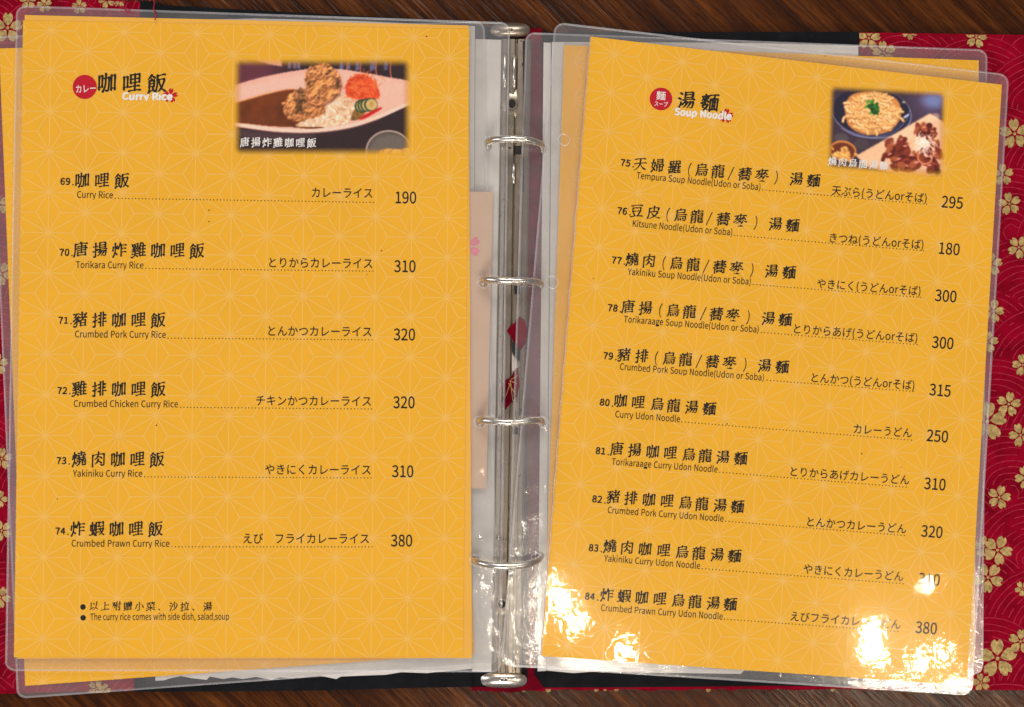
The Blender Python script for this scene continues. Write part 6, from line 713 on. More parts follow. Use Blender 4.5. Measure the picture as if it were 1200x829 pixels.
m_.build('lining', [M['lining']], cl)
m_ = MB(); m_.prism([(558, 30), (650, 39), (648, 806), (552, 805)], .0003, .0022)
sp = m_.build('spine', [M['cloth']], binder)
for pg in ([(557, 46), (590, 47), (583, 788), (553, 787)], [(637, 50), (649, 50.5), (648, 786), (630, 787)]):
    m_ = MB(); m_.prism(pg, .0022, .0030); m_.build('lining', [M['lining']], sp)
m_ = MB(); m_.prism([(613, 34), (635, 33), (635, 400), (629, 650), (626, 790), (637, 806), (600, 812), (552, 809), (552, 805), (600, 806), (618, 800), (618, 600)], .0022, .0026)
m_.build('red_facing', [M['scrapred']], sp)
# frayed red edge of the outer cloth below the black band
m_ = MB(); pr = Print(flatz(.0015), 0); pr.mb = m_
pts_t = [(553+i*9.2, 805+random.uniform(-.5, .5)) for i in range(50)]; pts_b = [(553+i*9.2, 809.4+random.uniform(-2.0, 1.6)-i*.03) for i in range(50)]
m_.prism(pts_t+pts_b[::-1], .0004, .0016, 0)
for x in (598, 604, 612, 640, 700, 712, 724, 828, 975): pr.disc(x+random.uniform(-3, 3), 808.5, random.uniform(1.8, 3.4), 7, 1, .0003)
m_.build('frayed_edge', [M['fabric'], M['gold']], cr)

# ------------------------------------------------------------------ ring mechanism
prof = [(-1, .0), (-.97, .45), (-.86, .70), (-.62, .86), (-.56, 1.0), (-.46, 1.0), (-.40, .86), (-.10, .90), (-.05, .80), (-.01, .55), (.03, .55), (.06, .82), (.12, .92), (.36, .90), (.42, 1.0), (.54, 1.0), (.60, .86), (.84, .68), (.97, .45), (1, 0)]
def plate_x(y): return 599.5 - (y-414)*.0155
mp_ = MB(); ys = np.linspace(46, 789, 130); V = []
for y in ys:
    for u, h in prof: V.append(P(plate_x(y)+u*18, y, .0026+.0034*h))
n = len(prof); F = [[j*n+i, (j+1)*n+i, (j+1)*n+i+1, j*n+i+1] for j in range(len(ys)-1) for i in range(n-1)]
F += [list(range(n)), [(len(ys)-1)*n+i for i in range(n)][::-1]]
mp_.add(V, F)
mech = mp_.build('ring_mechanism', [M['chrome']], binder, smooth=False)
def dome(name, cx, cy, rx, ry, z0, h, matl, parent, nr=8, ns=36, flat_=2.5):
    V = [P(cx, cy, z0+h)]; F = []
    for i in range(1, nr+1):
        t = i/nr; z = z0+h*(1-t**flat_)
        for k in range(ns):
            a = 2*math.pi*k/ns
            ex = 2/2.6
            c_, s_ = math.cos(a), math.sin(a)
            V.append(P(cx+rx*t*math.copysign(abs(c_)**ex, c_), cy+ry*t*math.copysign(abs(s_)**ex, s_), z))
    for k in range(ns): F.append([0, 1+k, 1+(k+1) % ns][::-1])
    for i in range(nr-1):
        for k in range(ns):
            a, b = 1+i*ns+k, 1+i*ns+(k+1) % ns
            F.append([a, a+ns, b+ns, b])
    return obj(name, V, F, [matl], parent, smooth=True)
dome('lever', 598, 35.5, 23, 9, .0030, .0028, M['chrome'], mech)
dome('lever', 590.5, 797, 27, 9.5, .0030, .0026, M['ringm'], mech)
for (x, y) in ((600, 122), (588, 708)):
    d_ = dome('rivet', x, y, 12, 17, .0048, .0012, M['chrome'], mech, flat_=3)
    q = MB(); q.prism([(x+4.6*math.cos(a), y+5.4*math.sin(a)) for a in np.linspace(0, 2*math.pi, 20, endpoint=False)], .0055, .00606, 0)  # dark disc paints the shade of the rivet's hole
    q.tube([P(x+5.2*math.cos(a), y+6*math.sin(a), .0060) for a in np.linspace(0, 2*math.pi, 25)], .0005, 6, 1, False)
    q.build('rivet', [M['dark'], M['chrome']], mech)
# slots and openings beside the rings: flush dark blocks paint the shade inside them
for (x, y, a, b) in ((607, 176, 4, 5), (606, 340, 3.5, 5), (604, 505, 3, 4), (598, 672, 3, 4), (614, 100, 1.2, 52), (613, 205, 1.2, 20)):
    q = MB(); q.prism([(x-a, y-b), (x+a, y-b), (x+a, y+b), (x-a, y+b)], .0030, .00602); q.build('slot', [M['dark']], mech)
for (x, y0, y1) in ((591.5, 64, 104), (602.5, 66, 104), (602, 192, 216)):
    q = MB(); q.tube([P(x, y0, .0054), P(x, y0+2, .0061), P(x, (y0+y1)/2, .0062), P(x, y1-2, .0061), P(x, y1, .0054)], [.0004, .0009, .0009, .0009, .0004], 8); q.build('bead', [M['ringm']], mech, smooth=True)
rings = [[(573, 173, .0055), (571.5, 168, .0085), (577, 164.5, .0125), (588, 163.5, .0150), (601, 163.2, .0155), (615, 164, .0150), (627, 166.5, .0130), (634.5, 170.5, .0095), (636, 177, .0055)],
         [(567, 334, .0055), (566, 329, .0085), (571, 327.6, .0125), (584, 328.6, .0150), (598, 329.4, .0155), (612, 329.6, .0150), (624, 330, .0130), (632, 331.5, .0100), (634, 335, .0055)],
         [(563, 497, .0055), (562, 493.5, .0085), (567, 492.8, .0125), (582, 494.2, .0150), (597.5, 495, .0155), (613, 494.2, .0150), (626, 493, .0130), (633.5, 493.6, .0100), (635, 497, .0055)],
         [(558, 654, .0055), (556.5, 656.5, .0085), (563, 659.5, .0125), (578, 662.8, .0150), (593, 663.8, .0155), (608, 663, .0150), (622, 660, .0130), (631, 656, .0100), (634, 651, .0055)]]
for pts in rings:
    c = spline(pts, 40); q = MB()
    rr = [.0016+(.00022 if 19 <= i <= 20 else 0) for i in range(40)]
    q.tube([P(*p) for p in c], rr, 12)
    for dx in (-.9, .9):
        k = 19 if dx < 0 else 21
    q.build('ring', [M['ringm']], mech, smooth=True)

# ------------------------------------------------------------------ sheets
def gut(x, a, b):  # smooth step
    t = min(1, max(0, (x-a)/(b-a))); return t*t*(3-2*t)
def pucker(holes):
    def f(x, y):
        z = 0
        for hx, hy, A, s in holes:
            d = math.hypot(x-hx, y-hy)
            if d < 5*s: z += A*math.exp(-d/s)*(1+.9*math.cos(3*math.atan2(y-hy, x-hx)+hx))
        return z
    return f
def crumple(x, y, A):
    return A*(math.sin(x*.21+1.3*math.sin(y*.037))*math.sin(y*.052+.8) + .6*math.sin(x*.13-y*.081+2) + .5*math.sin(y*.17+x*.05))

zL2 = lambda x, y: .0050 + .00010*math.sin(x*.011+y*.006)
zL1 = lambda x, y: .0068 + .00022*math.sin(x*.012+.6) + .00018*math.sin(y*.010+x*.004)
zR2 = lambda x, y: .0052 + .0012*(1-gut(x, 630, 670)) + .00012*math.sin(x*.012)
zR1 = lambda x, y: .0083 + .00030*math.sin(x*.0105+y*.004) + .00020*math.sin(y*.013)

# back-most left sheet
SG = 'menu sheets in clear sleeves'
s2 = empty('menu_sheet', 'tilted yellow menu sheet poking out below and left of the curry rice page', 'menu page', P(270, 420, .0050), SG)
paper_mesh(s2, [(-1, 57), (527, 40), (556, 766), (29.5, 804)], zL2, (20, 30), 20, 28)
sleeve(s2, [(-13, 43), (568, 25), (584, 778), (20, 819)], lambda x, y: zL2(x, y)+.0004+(.0011 if 0 else 0), lambda x, y: zL2(x, y)-.0004, M['film'], M['film_back'], page=[(-1, 57), (527, 40), (556, 766), (29.5, 804)])
# beige card tucked in the gutter
cd = empty('insert_card', 'narrow beige card with pink blossom tucked behind the curry rice page', 'card', P(530, 400, .0057))
q = MB(); q.prism([(500, 224), (577.5, 225), (570, 573), (500, 571)], .0056, .0059)
cp = q.build('card_stock', [M['card']], cd)
pr = Print(flatz(.0059), .00006)
for x, y, rot in ((549, 289, 0),): pr.petal_flower(x, y, 15, math.radians(36), 0, gap=.2, core=0)
pr.build('blossom', [M['pink']], cp)

# top left sheet: curry rice
s1 = empty('menu_sheet', 'curry rice menu page listing dishes 69 to 74, left of the rings', 'menu page', P(285, 400, .0068), SG)
QL = [(27, 24), (550, 34.2), (542.5, 770), (16.3, 770.5)]
pL = paper_mesh(s1, QL, zL1, (32.5, 11.5), specks=((183.5, 498.6, .9), (245, 246.5, .8), (245, 260, .8), (67, 585, .7), (500, 43, .9), (430, 322, .5), (120, 660, .5), (447, 294, .7)))
bk = paper_mesh(s1, [(29, 17.8), (549, 30), (553, 771.5), (20, 772)], lambda x, y: zL1(x, y)-.00025, (0, 0), 20, 28, False, label='second yellow sheet back to back in the same sleeve, showing as a thin border')
bk.name = 'backing_paper'
puckL = pucker([(571, 168, .0010, 7), (566, 330, .0007, 6), (562, 494, .0008, 6), (557, 657, .0011, 8), (560, 215, .0009, 12)])
zLf = lambda x, y: zL1(x, y) + .00042 + gut(x, 545, 560)*(.0004 + puckL(x, y) + crumple(x, y, .00024))
zLb = lambda x, y: zL1(x, y) - .00055 + gut(x, 555, 570)*.0004
sleeve(s1, [(19, 6.5), (597.5, 26.5), (587.5, 788), (6, 786.5)], zLf, zLb, M['film'], M['film_back'], 11, 5.5, page=QL,
       holes=((571.5, 167, 6.5), (566, 331, 6.5), (562, 495, 6.5), (557, 657, 6.5)))

# back right sheet
s3 = empty('menu_sheet', 'yellow menu sheet mostly hidden behind the soup noodle page', 'menu page', P(890, 420, .0052), SG)
pp = paper_mesh(s3, [(661, 53), (1147, 71), (1142, 776), (637, 770)], zR2, (12, 22), 30, 28)
q = Print(zR2, .00006)
Hm3 = homog([(661, 53), (1147, 71), (1142, 776), (637, 770)], PW, PH)
sleeve(s3, [(616, 38), (1157, 58.5), (1152, 791), (592, 782)], lambda x, y: zR2(x, y)+.0004+.0002*(1-gut(x, 640, 665)), lambda x, y: zR2(x, y)-.0004, M['film'], M['film_back'], 11, 6.5, page=[(661, 53), (1147, 71), (1142, 776), (637, 770)])

# top right sheet: soup noodle
s4 = empty('menu_sheet', 'slanted soup noodle menu page listing dishes 75 to 84, right of the rings', 'menu page', P(900, 430, .0083), SG)
QR = [(692, 43), (1174, 99.5), (1133, 803.5), (634.5, 769)]
_Hi = np.linalg.inv(homog(QR, PW, PH)); _o = _Hi @ np.array([709, 199.3, 1]); orgR = (_o[0]/_o[2], _o[1]/_o[2])
pR = paper_mesh(s4, QR, zR1, orgR, specks=((1010, 532, .8), (852, 497, .8), (967, 66, .7), (695, 327, .6), (1056, 548, .5)))
puckR = pucker([(660, 163, .0012, 8), (647, 331, .0003, 6), (637, 495, .0008, 6), (628, 655, .0011, 8), (618, 690, .0010, 10)])
def edge_r(y): return 692 - (y-43)*.0793
zRf = lambda x, y: zR1(x, y) + .00045 + (1-gut(x, edge_r(y)-14, edge_r(y)))*(.0003 + puckR(x, y) + crumple(x, y, .00026))
zRb = lambda x, y: zR1(x, y) - .00045
sleeve(s4, [(650, 26), (1182.5, 87.5), (1139.5, 815.5), (586.5, 780.5)], zRf, zRb, M['crinkle'], M['film_back'], 12, 5.5, page=QR,
       holes=((661, 164, 6.5), (647, 331, 7.2), (636, 495, 6.2), (629, 655, 6.5)))

# the film creases where it leaves the paper's inner edge
q = MB(); q.tube([P(x, y, zR1(x, y)+.0006+.0002*math.sin(y*.06)) for x, y in [(691.5-(i/60)*57.6+.5*math.sin(i*1.7), 44+i/60*724) for i in range(61)]], .0003, 6)
q.build('fold', [M['seam']], bpy.data.objects['sleeve.003'], smooth=True)

# ------------------------------------------------------------------ printed entries
def spread(a, b, n): return [a+(b-a)*i/(n-1) for i in range(n)]
INK = [M['ink'], M['inkb'], M['white'], M['red']]
def entry(parent, surf, num, npos, kan, xs, y0, y1, size, eng, e0, e1, d0, d1, jp, j0, j1, price, pc, pang=0, esz=10.6, jsz=13.6, psz=18.4, pw=26):
    p = Print(surf)
    nx, ny = npos; a = math.atan2(y1-y0, xs[-1]-xs[0])
    p.brush(num, [nx-4.0, nx+2.2], ny-3*math.sin(a), ny+3*math.sin(a), 12.2); p.disc(nx+8+(0 if a > .03 else 0), ny+3.9+8*math.sin(a), .95, 8)
    p.brush(kan, xs, y0, y1, size)
    p.sans(eng, e0, e1, esz, 1)
    p.dots(d0, d1)
    # kana: centre line given -> baseline .38 em lower
    p.sans(jp, (j0[0], j0[1]+jsz*.38), (j1[0], j1[1]+jsz*.38), jsz, 1)
    px, py = pc; c_, s_ = math.cos(pang), math.sin(pang); hb = psz*.365
    p.sans(price, (px-pw/2*c_-hb*s_, py-pw/2*s_+hb*c_), (px+pw/2*c_-hb*s_, py+pw/2*s_+hb*c_), psz, 0)
    return p.build('menu_entry', INK, parent)

K3 = '咖哩飯'
LE = [('69', (77.5, 212.7), K3, spread(96.3, 142.6, 3), 211.2, 211.8, 'Curry Rice', (89.9, 232), (132.6, 232.6), (135, 232.6), (437.6, 237.4), 'カレーライス', (364, 225.6), (437.5, 226.6), '190', (475.3, 231.7)),
      ('70', (76.4, 295.8), '唐揚炸雞'+K3, spread(94.5, 230.5, 7), 292.3, 294, 'Torikara Curry Rice', (88.7, 314.3), (168.4, 314.9), (171, 314.8), (437, 318), 'とりからカレーライス', (313, 307.6), (437.5, 309), '310', (474.6, 312.3)),
      ('71', (75.2, 375.5), '豬排'+K3, spread(93.7, 185, 5), 374.6, 375.2, 'Crumbed Pork Curry Rice', (87.4, 395.6), (194.6, 396.2), (197, 396.4), (436, 398.5), 'とんかつカレーライス', (312, 387.8), (436.5, 389), '320', (474, 392.3)),
      ('72', (73.8, 457.8), '雞排'+K3, spread(93.2, 185.2, 5), 455.6, 456.3, 'Crumbed Chicken Curry Rice', (86, 477), (209, 477.6), (211.5, 477.6), (435.5, 479.5), 'チキンかつカレーライス', (299, 469.4), (436, 470.4), '320', (473.5, 471.8)),
      ('73', (73, 540), '燒肉'+K3, spread(92.5, 183.7, 5), 538, 538.4, 'Yakiniku Curry Rice', (85.4, 558.8), (167, 559), (169.5, 559), (434.8, 560.3), 'やきにくカレーライス', (310, 550.2), (435.5, 550.8), '310', (472, 552.6)),
      ('74', (71.6, 622.5), '炸蝦'+K3, spread(91, 182, 5), 619.8, 620, 'Crumbed Prawn Curry Rice', (83.4, 640.8), (198.8, 641), (201.5, 641), (436.2, 641.2), 'えび　フライカレーライス', (283.7, 631.2), (433.5, 631.4), '380', (470.7, 633.8))]
for (num, npos, kan, xs, y0, y1, eng, e0, e1, d0, d1, jp, j0, j1, price, pc) in LE:
    entry(pL, zL1, num, npos, kan, xs, y0, y1, 21.5, eng, e0, e1, d0, d1, jp, j0, j1, price, pc, .006)

UM = '(烏龍/蕎麥)湯麵'
RE = [('75', (734, 191), '天婦羅'+UM, [750.4, 770.7, 790.7, 808, 822.4, 841.4, 856.8, 873, 892.8, 910.5, 933.3, 953.6], 192.9, 212.4, 'Tempura Soup Noodle(Udon or Soba)', (745.6, 208.8), (891.5, 222.8), (894, 222.8), (1086, 239.6), '天ぷら(うどんorそば)', (974, 223), (1086.5, 232.6), '295', (1116.1, 237.4)),
      ('76', (730.2, 247.4), '豆皮'+UM, [746.4, 766, 782.6, 797.8, 816.8, 831.5, 847.7, 867.5, 886.5, 908.8, 929], 247.9, 265, 'Kitsune Noodle(Udon or Soba)', (740.5, 265), (858.5, 275.8), (860.5, 276), (1082.4, 294.2), 'きつね(うどんorそば)', (970.2, 278.4), (1082.8, 287), '180', (1112.3, 291.8)),
      ('77', (723.6, 305.2), '燒肉'+UM, [740.8, 760.6, 778, 792.7, 812.3, 827.7, 843.4, 863, 882, 904.2, 925], 304.9, 320.1, 'Yakiniku Soup Noodle(Udon or Soba)', (735.5, 321.5), (880.3, 333.5), (883, 333.6), (1078.5, 348.7), 'やきにく(うどんorそば)', (956.6, 332), (1079.3, 341.4), '300', (1108.5, 347.1)),
      ('78', (719, 361), '唐揚'+UM, [736.2, 756.5, 774, 789, 808, 824.4, 839.6, 858.6, 877.6, 900.4, 920.4], 360.1, 375.5, 'Torikaraage Soup Noodle(Udon or Soba)', (730.6, 377.2), (889.5, 389.6), (892, 389.8), (1074.6, 404), 'とりからあげ(うどんorそば)', (928, 385), (1075.6, 396.4), '300', (1105, 402)),
      ('79', (713.7, 417.2), '豬排'+UM, [731.2, 752.2, 769, 784.4, 803.4, 819.3, 835, 854.8, 873.8, 895.9, 916.9], 416.5, 430.9, 'Crumbed Pork Soup Noodle(Udon or Soba)', (725.8, 432.8), (895.6, 445.8), (899, 445.8), (1070.3, 459), 'とんかつ(うどんorそば)', (948.6, 442.2), (1072.2, 451.8), '315', (1101.9, 457.6)),
      ('80', (709.6, 471.7), '咖哩烏龍湯麵', [727.4, 747.9, 770.4, 789.4, 810.5, 831.5], 470.4, 479.8, 'Curry Udon Noodle', (720.4, 488.6), (797, 494.5), (799, 494.6), (1068, 516), 'カレーうどん', (999, 502.4), (1068.8, 507.6), '250', (1098.7, 511.3)),
      ('81', (704.8, 528.5), '唐揚咖哩烏龍湯麵', [723, 743.8, 764.9, 785.6, 807.4, 826.4, 847.2, 868.2], 526.7, 538.1, 'Torikaraage Curry Udon Noodle', (716.5, 544.2), (841, 553.4), (843.5, 553.6), (1062, 571.2), 'とりからあげカレーうどん', (923.8, 552.2), (1065.8, 562.8), '310', (1095.8, 567.5)),
      ('82', (700.8, 585), '豬排咖哩烏龍湯麵', [718.8, 739.5, 760.6, 781.8, 803.4, 822.6, 843.9, 864.4], 582.9, 594.6, 'Crumbed Pork Curry Udon Noodle', (711.5, 600.8), (848, 611), (850.5, 611), (1059.8, 627.8), 'とんかつカレーうどん', (943.5, 611.2), (1062.3, 620), '320', (1092.2, 623.3)),
      ('83', (696.7, 642.2), '燒肉咖哩烏龍湯麵', [714.7, 735, 756, 777.8, 799.5, 819, 840.5, 861], 640.9, 652.4, 'Yakiniku Curry Udon Noodle', (707.6, 657.4), (820.5, 666.4), (823, 666.6), (1058.4, 684.3), 'やきにくカレーうどん', (940.8, 666.6), (1058.8, 675.8), '310', (1089, 679.3)),
      ('84', (692.2, 699), '炸蝦咖哩烏龍湯麵', [711.2, 731.8, 752.2, 773.3, 795, 814.5, 836, 856], 697.9, 709, 'Crumbed Prawn Curry Udon Noodle', (703.7, 715.4), (847, 725.8), (849, 725.8), (1051.8, 740.2), 'えびフライカレーうどん', (925, 722), (1055.4, 732), '380', (1085.6, 736.1))]
for (num, npos, kan, xs, y0, y1, eng, e0, e1, d0, d1, jp, j0, j1, price, pc) in RE:
    entry(pR, zR1, num, npos, kan, xs, y0-.7, y1-.7, 19.2, eng, (e0[0], e0[1]+.6), (e1[0], e1[1]+.6), d0, d1, jp, j0, j1, price, pc, .082, 10.4, 12.8, 18.2, 26)

# headings
def heading(parent, surf, kan, xs, y0, y1, size, eng, e0, e1, blossom):
    p = Print(surf); p.petal_flower(blossom[0], blossom[1], blossom[2], math.radians(82), 3, gap=.12, notch=.22, core=.16)
    p.build('blossom', INK, parent)
    p = Print(surf, .00012); p.brush(kan, xs, y0, y1, size, 0)
    p.lift = .00016; p.sans(eng, e0, e1, 10.8, 2, 0, 'h')
    p.build('heading', INK, parent)
heading(pL, zL1, K3, [125.4, 154.5, 183.5], 97, 97.6, 28, 'Curry Rice', (143, 116.6), (202, 117), (199.6, 112.2, 8.8))
heading(pR, zR1, '湯麵', [804.3, 832], 117.6, 120.4, 26, 'Soup Noodle', (790, 134.4), (857, 140.4), (851, 136, 8.8))
p = Print(zL1); p.disc(99.3, 102.1, 14.2, 40, 3); p.sans('カレー', (88.2, 108.6), (113.2, 107.4), 10.6, 2, .00006); p.build('badge', INK, pL)
p = Print(zR1); p.disc(774.6, 116.2, 13.3, 40, 3)
p.sans('麵', (768.6, 116.2), (780.2, 117), 11.2, 2, .00006); p.sans('スープ', (766.3, 124), (782.5, 125.2), 6.6, 2, .00006); p.build('badge', INK, pR)
p = Print(zL1); p.disc(97.2, 711.6, 3.3, 20, 0); p.disc(97.4, 724.2, 3.3, 20, 0)
p.brush('以上附贈小菜、沙拉、湯', spread(110, 243.2, 11), 710.4, 711, 13)
p.sans('The curry rice comes with side dish, salad,soup', (105.6, 727), (268.8, 726.4), 10.4, 1); p.build('footnote', INK, pL)

# ------------------------------------------------------------------ the two printed food photographs (painted cell by cell)
class Paint:
    def __init__(s, x0, y0, x1, y1, cell):
        s.xs = np.arange(x0, x1+cell*.5, cell); s.ys = np.arange(y0, y1+cell*.5, cell); s.X, s.Y = np.meshgrid(s.xs, s.ys)
        s.C = np.zeros(s.X.shape+(3,)); s.A = np.ones(s.X.shape); s.cell = cell; s.rng = np.random.default_rng(3)
    def noise(s, sc, oct_=3, stretch=1.0):
        h = np.zeros(s.X.shape); a = 1.0
        for o in range(oct_):
            g = s.rng.random((64, 64)); x = (s.X/sc) % 63; y = (s.Y/(sc*stretch)) % 63
            i, j = x.astype(int), y.astype(int); fx, fy = x-i, y-j; fx = fx*fx*(3-2*fx); fy = fy*fy*(3-2*fy)
            v = (g[j, i]*(1-fx)+g[j, i+1]*fx)*(1-fy)+(g[j+1, i]*(1-fx)+g[j+1, i+1]*fx)*fy
            h += a*(v-.5); a *= .6; sc *= .5
        return h
    def blend(s, mask, col):
        col = np.asarray(col, float)
        s.C = s.C*(1-mask[..., None]) + mask[..., None]*col
    def blur(s, m, n=1):
        for _ in range(n):
            q = np.pad(m, 1, mode='edge'); m = (q[:-2, 1:-1]+q[2:, 1:-1]+q[1:-1, :-2]+q[1:-1, 2:]+2*m)/6
        return m
    def mask(s, pts, soft=1, smooth=True):
        if smooth:
            pts = list(pts); pts = spline(pts+[pts[0]], len(pts)*5)
        w_ = np.zeros(s.X.shape, int); n = len(pts)
        for k in range(n):
            xa, ya = pts[k]; xb, yb = pts[(k+1) % n]
            if ya == yb: continue
            lo, hi = min(ya, yb), max(ya, yb)
            c = (s.Y >= lo) & (s.Y < hi) & (s.X < xa+(s.Y-ya)/(yb-ya)*(xb-xa)); w_ ^= c.astype(int)
        return s.blur(w_.astype(float), soft)
    def poly(s, pts, col, soft=1, smooth=True, shade=0, nscale=30): 
        m = s.mask(pts, soft, smooth); c = np.array(col, float)*np.ones(s.X.shape+(3,))
        if shade: c = c*(1+shade*s.noise(nscale)[..., None])
        s.blend(m, c); return m
    def ell(s, cx, cy, rx, ry, col, rot=0, soft=6, m=None):
        a = math.radians(rot); dx, dy = s.X-cx, s.Y-cy; u = (dx*math.cos(a)+dy*math.sin(a))/rx; v = (-dx*math.sin(a)+dy*math.cos(a))/ry
        d = (1-np.hypot(u, v))*min(rx, ry); k = np.clip(d/soft+.5, 0, 1)
        if m is not None: k = k*m
        s.blend(k, col); return k
    def stroke(s, pts, wd, col, n=24, al=1.0):
        pts = spline(pts, n); k = np.zeros(s.X.shape)
        for (xa, ya), (xb, yb) in zip(pts[:-1], pts[1:]):
            i0, i1 = np.searchsorted(s.xs, [min(xa, xb)-wd*2, max(xa, xb)+wd*2]); j0, j1 = np.searchsorted(s.ys, [min(ya, yb)-wd*2, max(ya, yb)+wd*2])
            if i1 <= i0 or j1 <= j0: continue
            X, Y = s.X[j0:j1, i0:i1], s.Y[j0:j1, i0:i1]; L2 = (xb-xa)**2+(yb-ya)**2+1e-9
            t_ = np.clip(((X-xa)*(xb-xa)+(Y-ya)*(yb-ya))/L2, 0, 1); d = np.hypot(X-xa-t_*(xb-xa), Y-ya-t_*(yb-ya))
            k[j0:j1, i0:i1] = np.maximum(k[j0:j1, i0:i1], np.clip((wd/2-d)/s.cell+.5, 0, 1))
        s.blend(k*al, col)
    def build(s, name, parent, surf, tox, lift=.00006, gain=1.0):
        h, w_ = s.X.shape; V = []
        for y, x in zip(s.Y.ravel(), s.X.ravel()):
            a, b = tox(x, y); V.append(P(a, b, surf(a, b)+lift))
        F = [[j*w_+i, (j+1)*w_+i, (j+1)*w_+i+1, j*w_+i+1] for j in range(h-1) for i in range(w_-1)]
        o = obj(name, V, F, [M['photo']], parent)
        c = np.clip(s.C/255*gain, 0, 1); c = np.where(c <= .04045, c/12.92, ((c+.055)/1.055)**2.4)
        col = np.dstack([c, np.clip(s.A, 0, 1)]).reshape(-1, 4).astype(np.float32)
        at = o.data.color_attributes.new('print', 'FLOAT_COLOR', 'POINT'); at.data.foreach_set('color', col.ravel())
        return o

# curry plate
g = Paint(8, 38, 1166, 682, 4.2); rg = random.Random(5)
g.C[:] = (34, 20, 34)
g.blend(np.clip((420-g.X)/200, 0, 1)*np.clip((260-g.Y)/60, 0, 1), (96, 42, 62))
g.poly([(150, 40), (330, 40), (330, 98), (250, 85), (170, 62)], (222, 170, 150), 2, False)
for x in (365, 400, 425): g.poly([(x, 66), (x+22, 66), (x+22, 112), (x, 112)], (120, 105, 130), 3, False)
for x in (700, 740, 800, 890, 905, 980): g.poly([(x, 60), (x+24, 60), (x+24, 120), (x, 125)], (96, 100, 140), 3, False, .5, 20)
for x in (750, 835, 935, 1026): g.stroke([(x, 60), (x-4, 120), (x+2, 175)], 9, (176, 90, 70))
g.poly([(0, 225), (200, 168), (400, 128), (550, 112), (700, 116), (850, 138), (1000, 166), (1180, 208), (1180, 322), (1060, 372), (950, 424), (800, 474), (650, 503), (500, 517), (350, 513), (200, 494), (0, 462)], (232, 176, 160), 1)
g.blend(g.mask([(700, 120), (1000, 170), (1160, 210), (1150, 320), (950, 400), (820, 420)], 6)*.6, (246, 188, 168))
g.blend(g.mask([(0, 260), (250, 185), (480, 150), (480, 240), (200, 290), (0, 335)], 5)*.5, (246, 190, 176))
m = g.poly([(0, 342), (130, 305), (260, 270), (400, 246), (560, 300), (600, 490), (400, 487), (250, 480), (120, 466), (0, 452)], (104, 44, 14), 1, True, .25, 80)
g.stroke([(0, 340), (130, 302), (260, 266), (400, 242)], 9, (226, 150, 92), al=.85)
g.blend(m*np.clip((360-g.Y)/120, 0, 1)*.5, (132, 62, 24))
g.stroke([(0, 464), (200, 494), (350, 508), (500, 510), (650, 498), (800, 470), (950, 420), (1080, 362), (1180, 320)], 24, (250, 204, 186), 40)
g.stroke([(0, 478), (200, 510), (350, 524), (500, 526), (650, 514), (800, 486), (950, 436)], 8, (150, 100, 100), 40, .6)
g.blend(g.mask([(0, 490), (300, 530), (560, 536), (400, 575), (100, 560)], 8)*.6, (92, 66, 74))
g.poly([(415, 475), (470, 440), (560, 400), (640, 330), (720, 280), (800, 320), (790, 400), (760, 455), (690, 478), (560, 486), (440, 484)], (228, 190, 158), 1)
mm = g.mask([(415, 475), (560, 400), (720, 280), (800, 320), (760, 455), (560, 486)], 1)
for _ in range(150):
    x, y = rg.uniform(420, 800), rg.uniform(300, 484)
    a = rg.uniform(0, 3.14); cc = rg.choice([(250, 222, 196), (255, 232, 210), (206, 158, 120), (240, 205, 172)])
    g.ell(x, y, 13, 6, cc, math.degrees(a), 5, mm)
ck = [[(330, 335), (375, 285), (420, 245), (470, 235), (510, 300), (600, 345), (605, 395), (545, 425), (460, 447), (380, 440), (345, 395)],
      [(488, 118), (530, 80), (600, 68), (648, 92), (690, 150), (712, 215), (695, 268), (660, 305), (600, 340), (545, 352), (505, 325), (488, 250), (474, 165)]]
ck = [[(x+rg.uniform(-7, 7), y+rg.uniform(-7, 7)) for x, y in spline(p_+[p_[0]], 44)[:-1]] for p_ in ck]
for q_, pts in enumerate(ck):
    m = g.mask(pts, 1, False)
    hh = g.noise(62, 5); gy, gx = np.gradient(hh)
    sh = np.clip(1 - 4.2*(gx*.55+gy*.8), .35, 1.4)
    yy = np.array([p_[1] for p_ in pts]); top = np.clip((g.Y-yy.min())/(yy.max()-yy.min()), 0, 1)
    c = np.array([206, 132, 80.])*(sh*(1.12-.28*top))[..., None]
    c = c*(1-.48*np.clip((-.14-hh)/.3, 0, 1))[..., None]
    c = np.where((hh > .35)[..., None], c*np.array([1.06, 1.03, .96]), c)
    if q_: g.blend(g.mask([(x+6, y+10) for x, y in pts], 4, False)*.55, (84, 38, 18))
    g.blend(m, np.clip(c, 0, 255))
g.poly([(735, 235), (760, 180), (820, 150), (880, 160), (930, 210), (955, 290), (900, 312), (800, 305), (745, 285)], (214, 70, 30), 2, True, .25, 25)
for _ in range(120):
    x, y = rg.gauss(845, 55), rg.gauss(235, 42); a = rg.uniform(0, 6.28); l = rg.uniform(25, 60)
    g.stroke([(x, y), (x+l*.5*math.cos(a)+rg.uniform(-10, 10), y+l*.5*math.sin(a)), (x+l*math.cos(a), y+l*math.sin(a))], 4.5, rg.choice([(236, 92, 40), (250, 130, 76), (200, 50, 20), (240, 110, 60)]), 10, .9)
g.poly([(765, 445), (790, 380), (830, 345), (860, 400), (830, 435)], (120, 84, 40), 1, True, .6, 14)
for k, x in enumerate((838, 856, 874, 898)):
    g.ell(x, 352-k*3, 44, 42, (34, 58, 38), 0, 5); g.ell(x+4, 352-k*3, 37, 36, (206, 178, 112), 0, 5)
g.ell(902, 340, 16, 18, (196, 150, 84), 0, 8)
g.poly([(815, 436), (880, 396), (950, 362), (968, 368), (905, 408), (850, 436)], (196, 22, 26), 1)
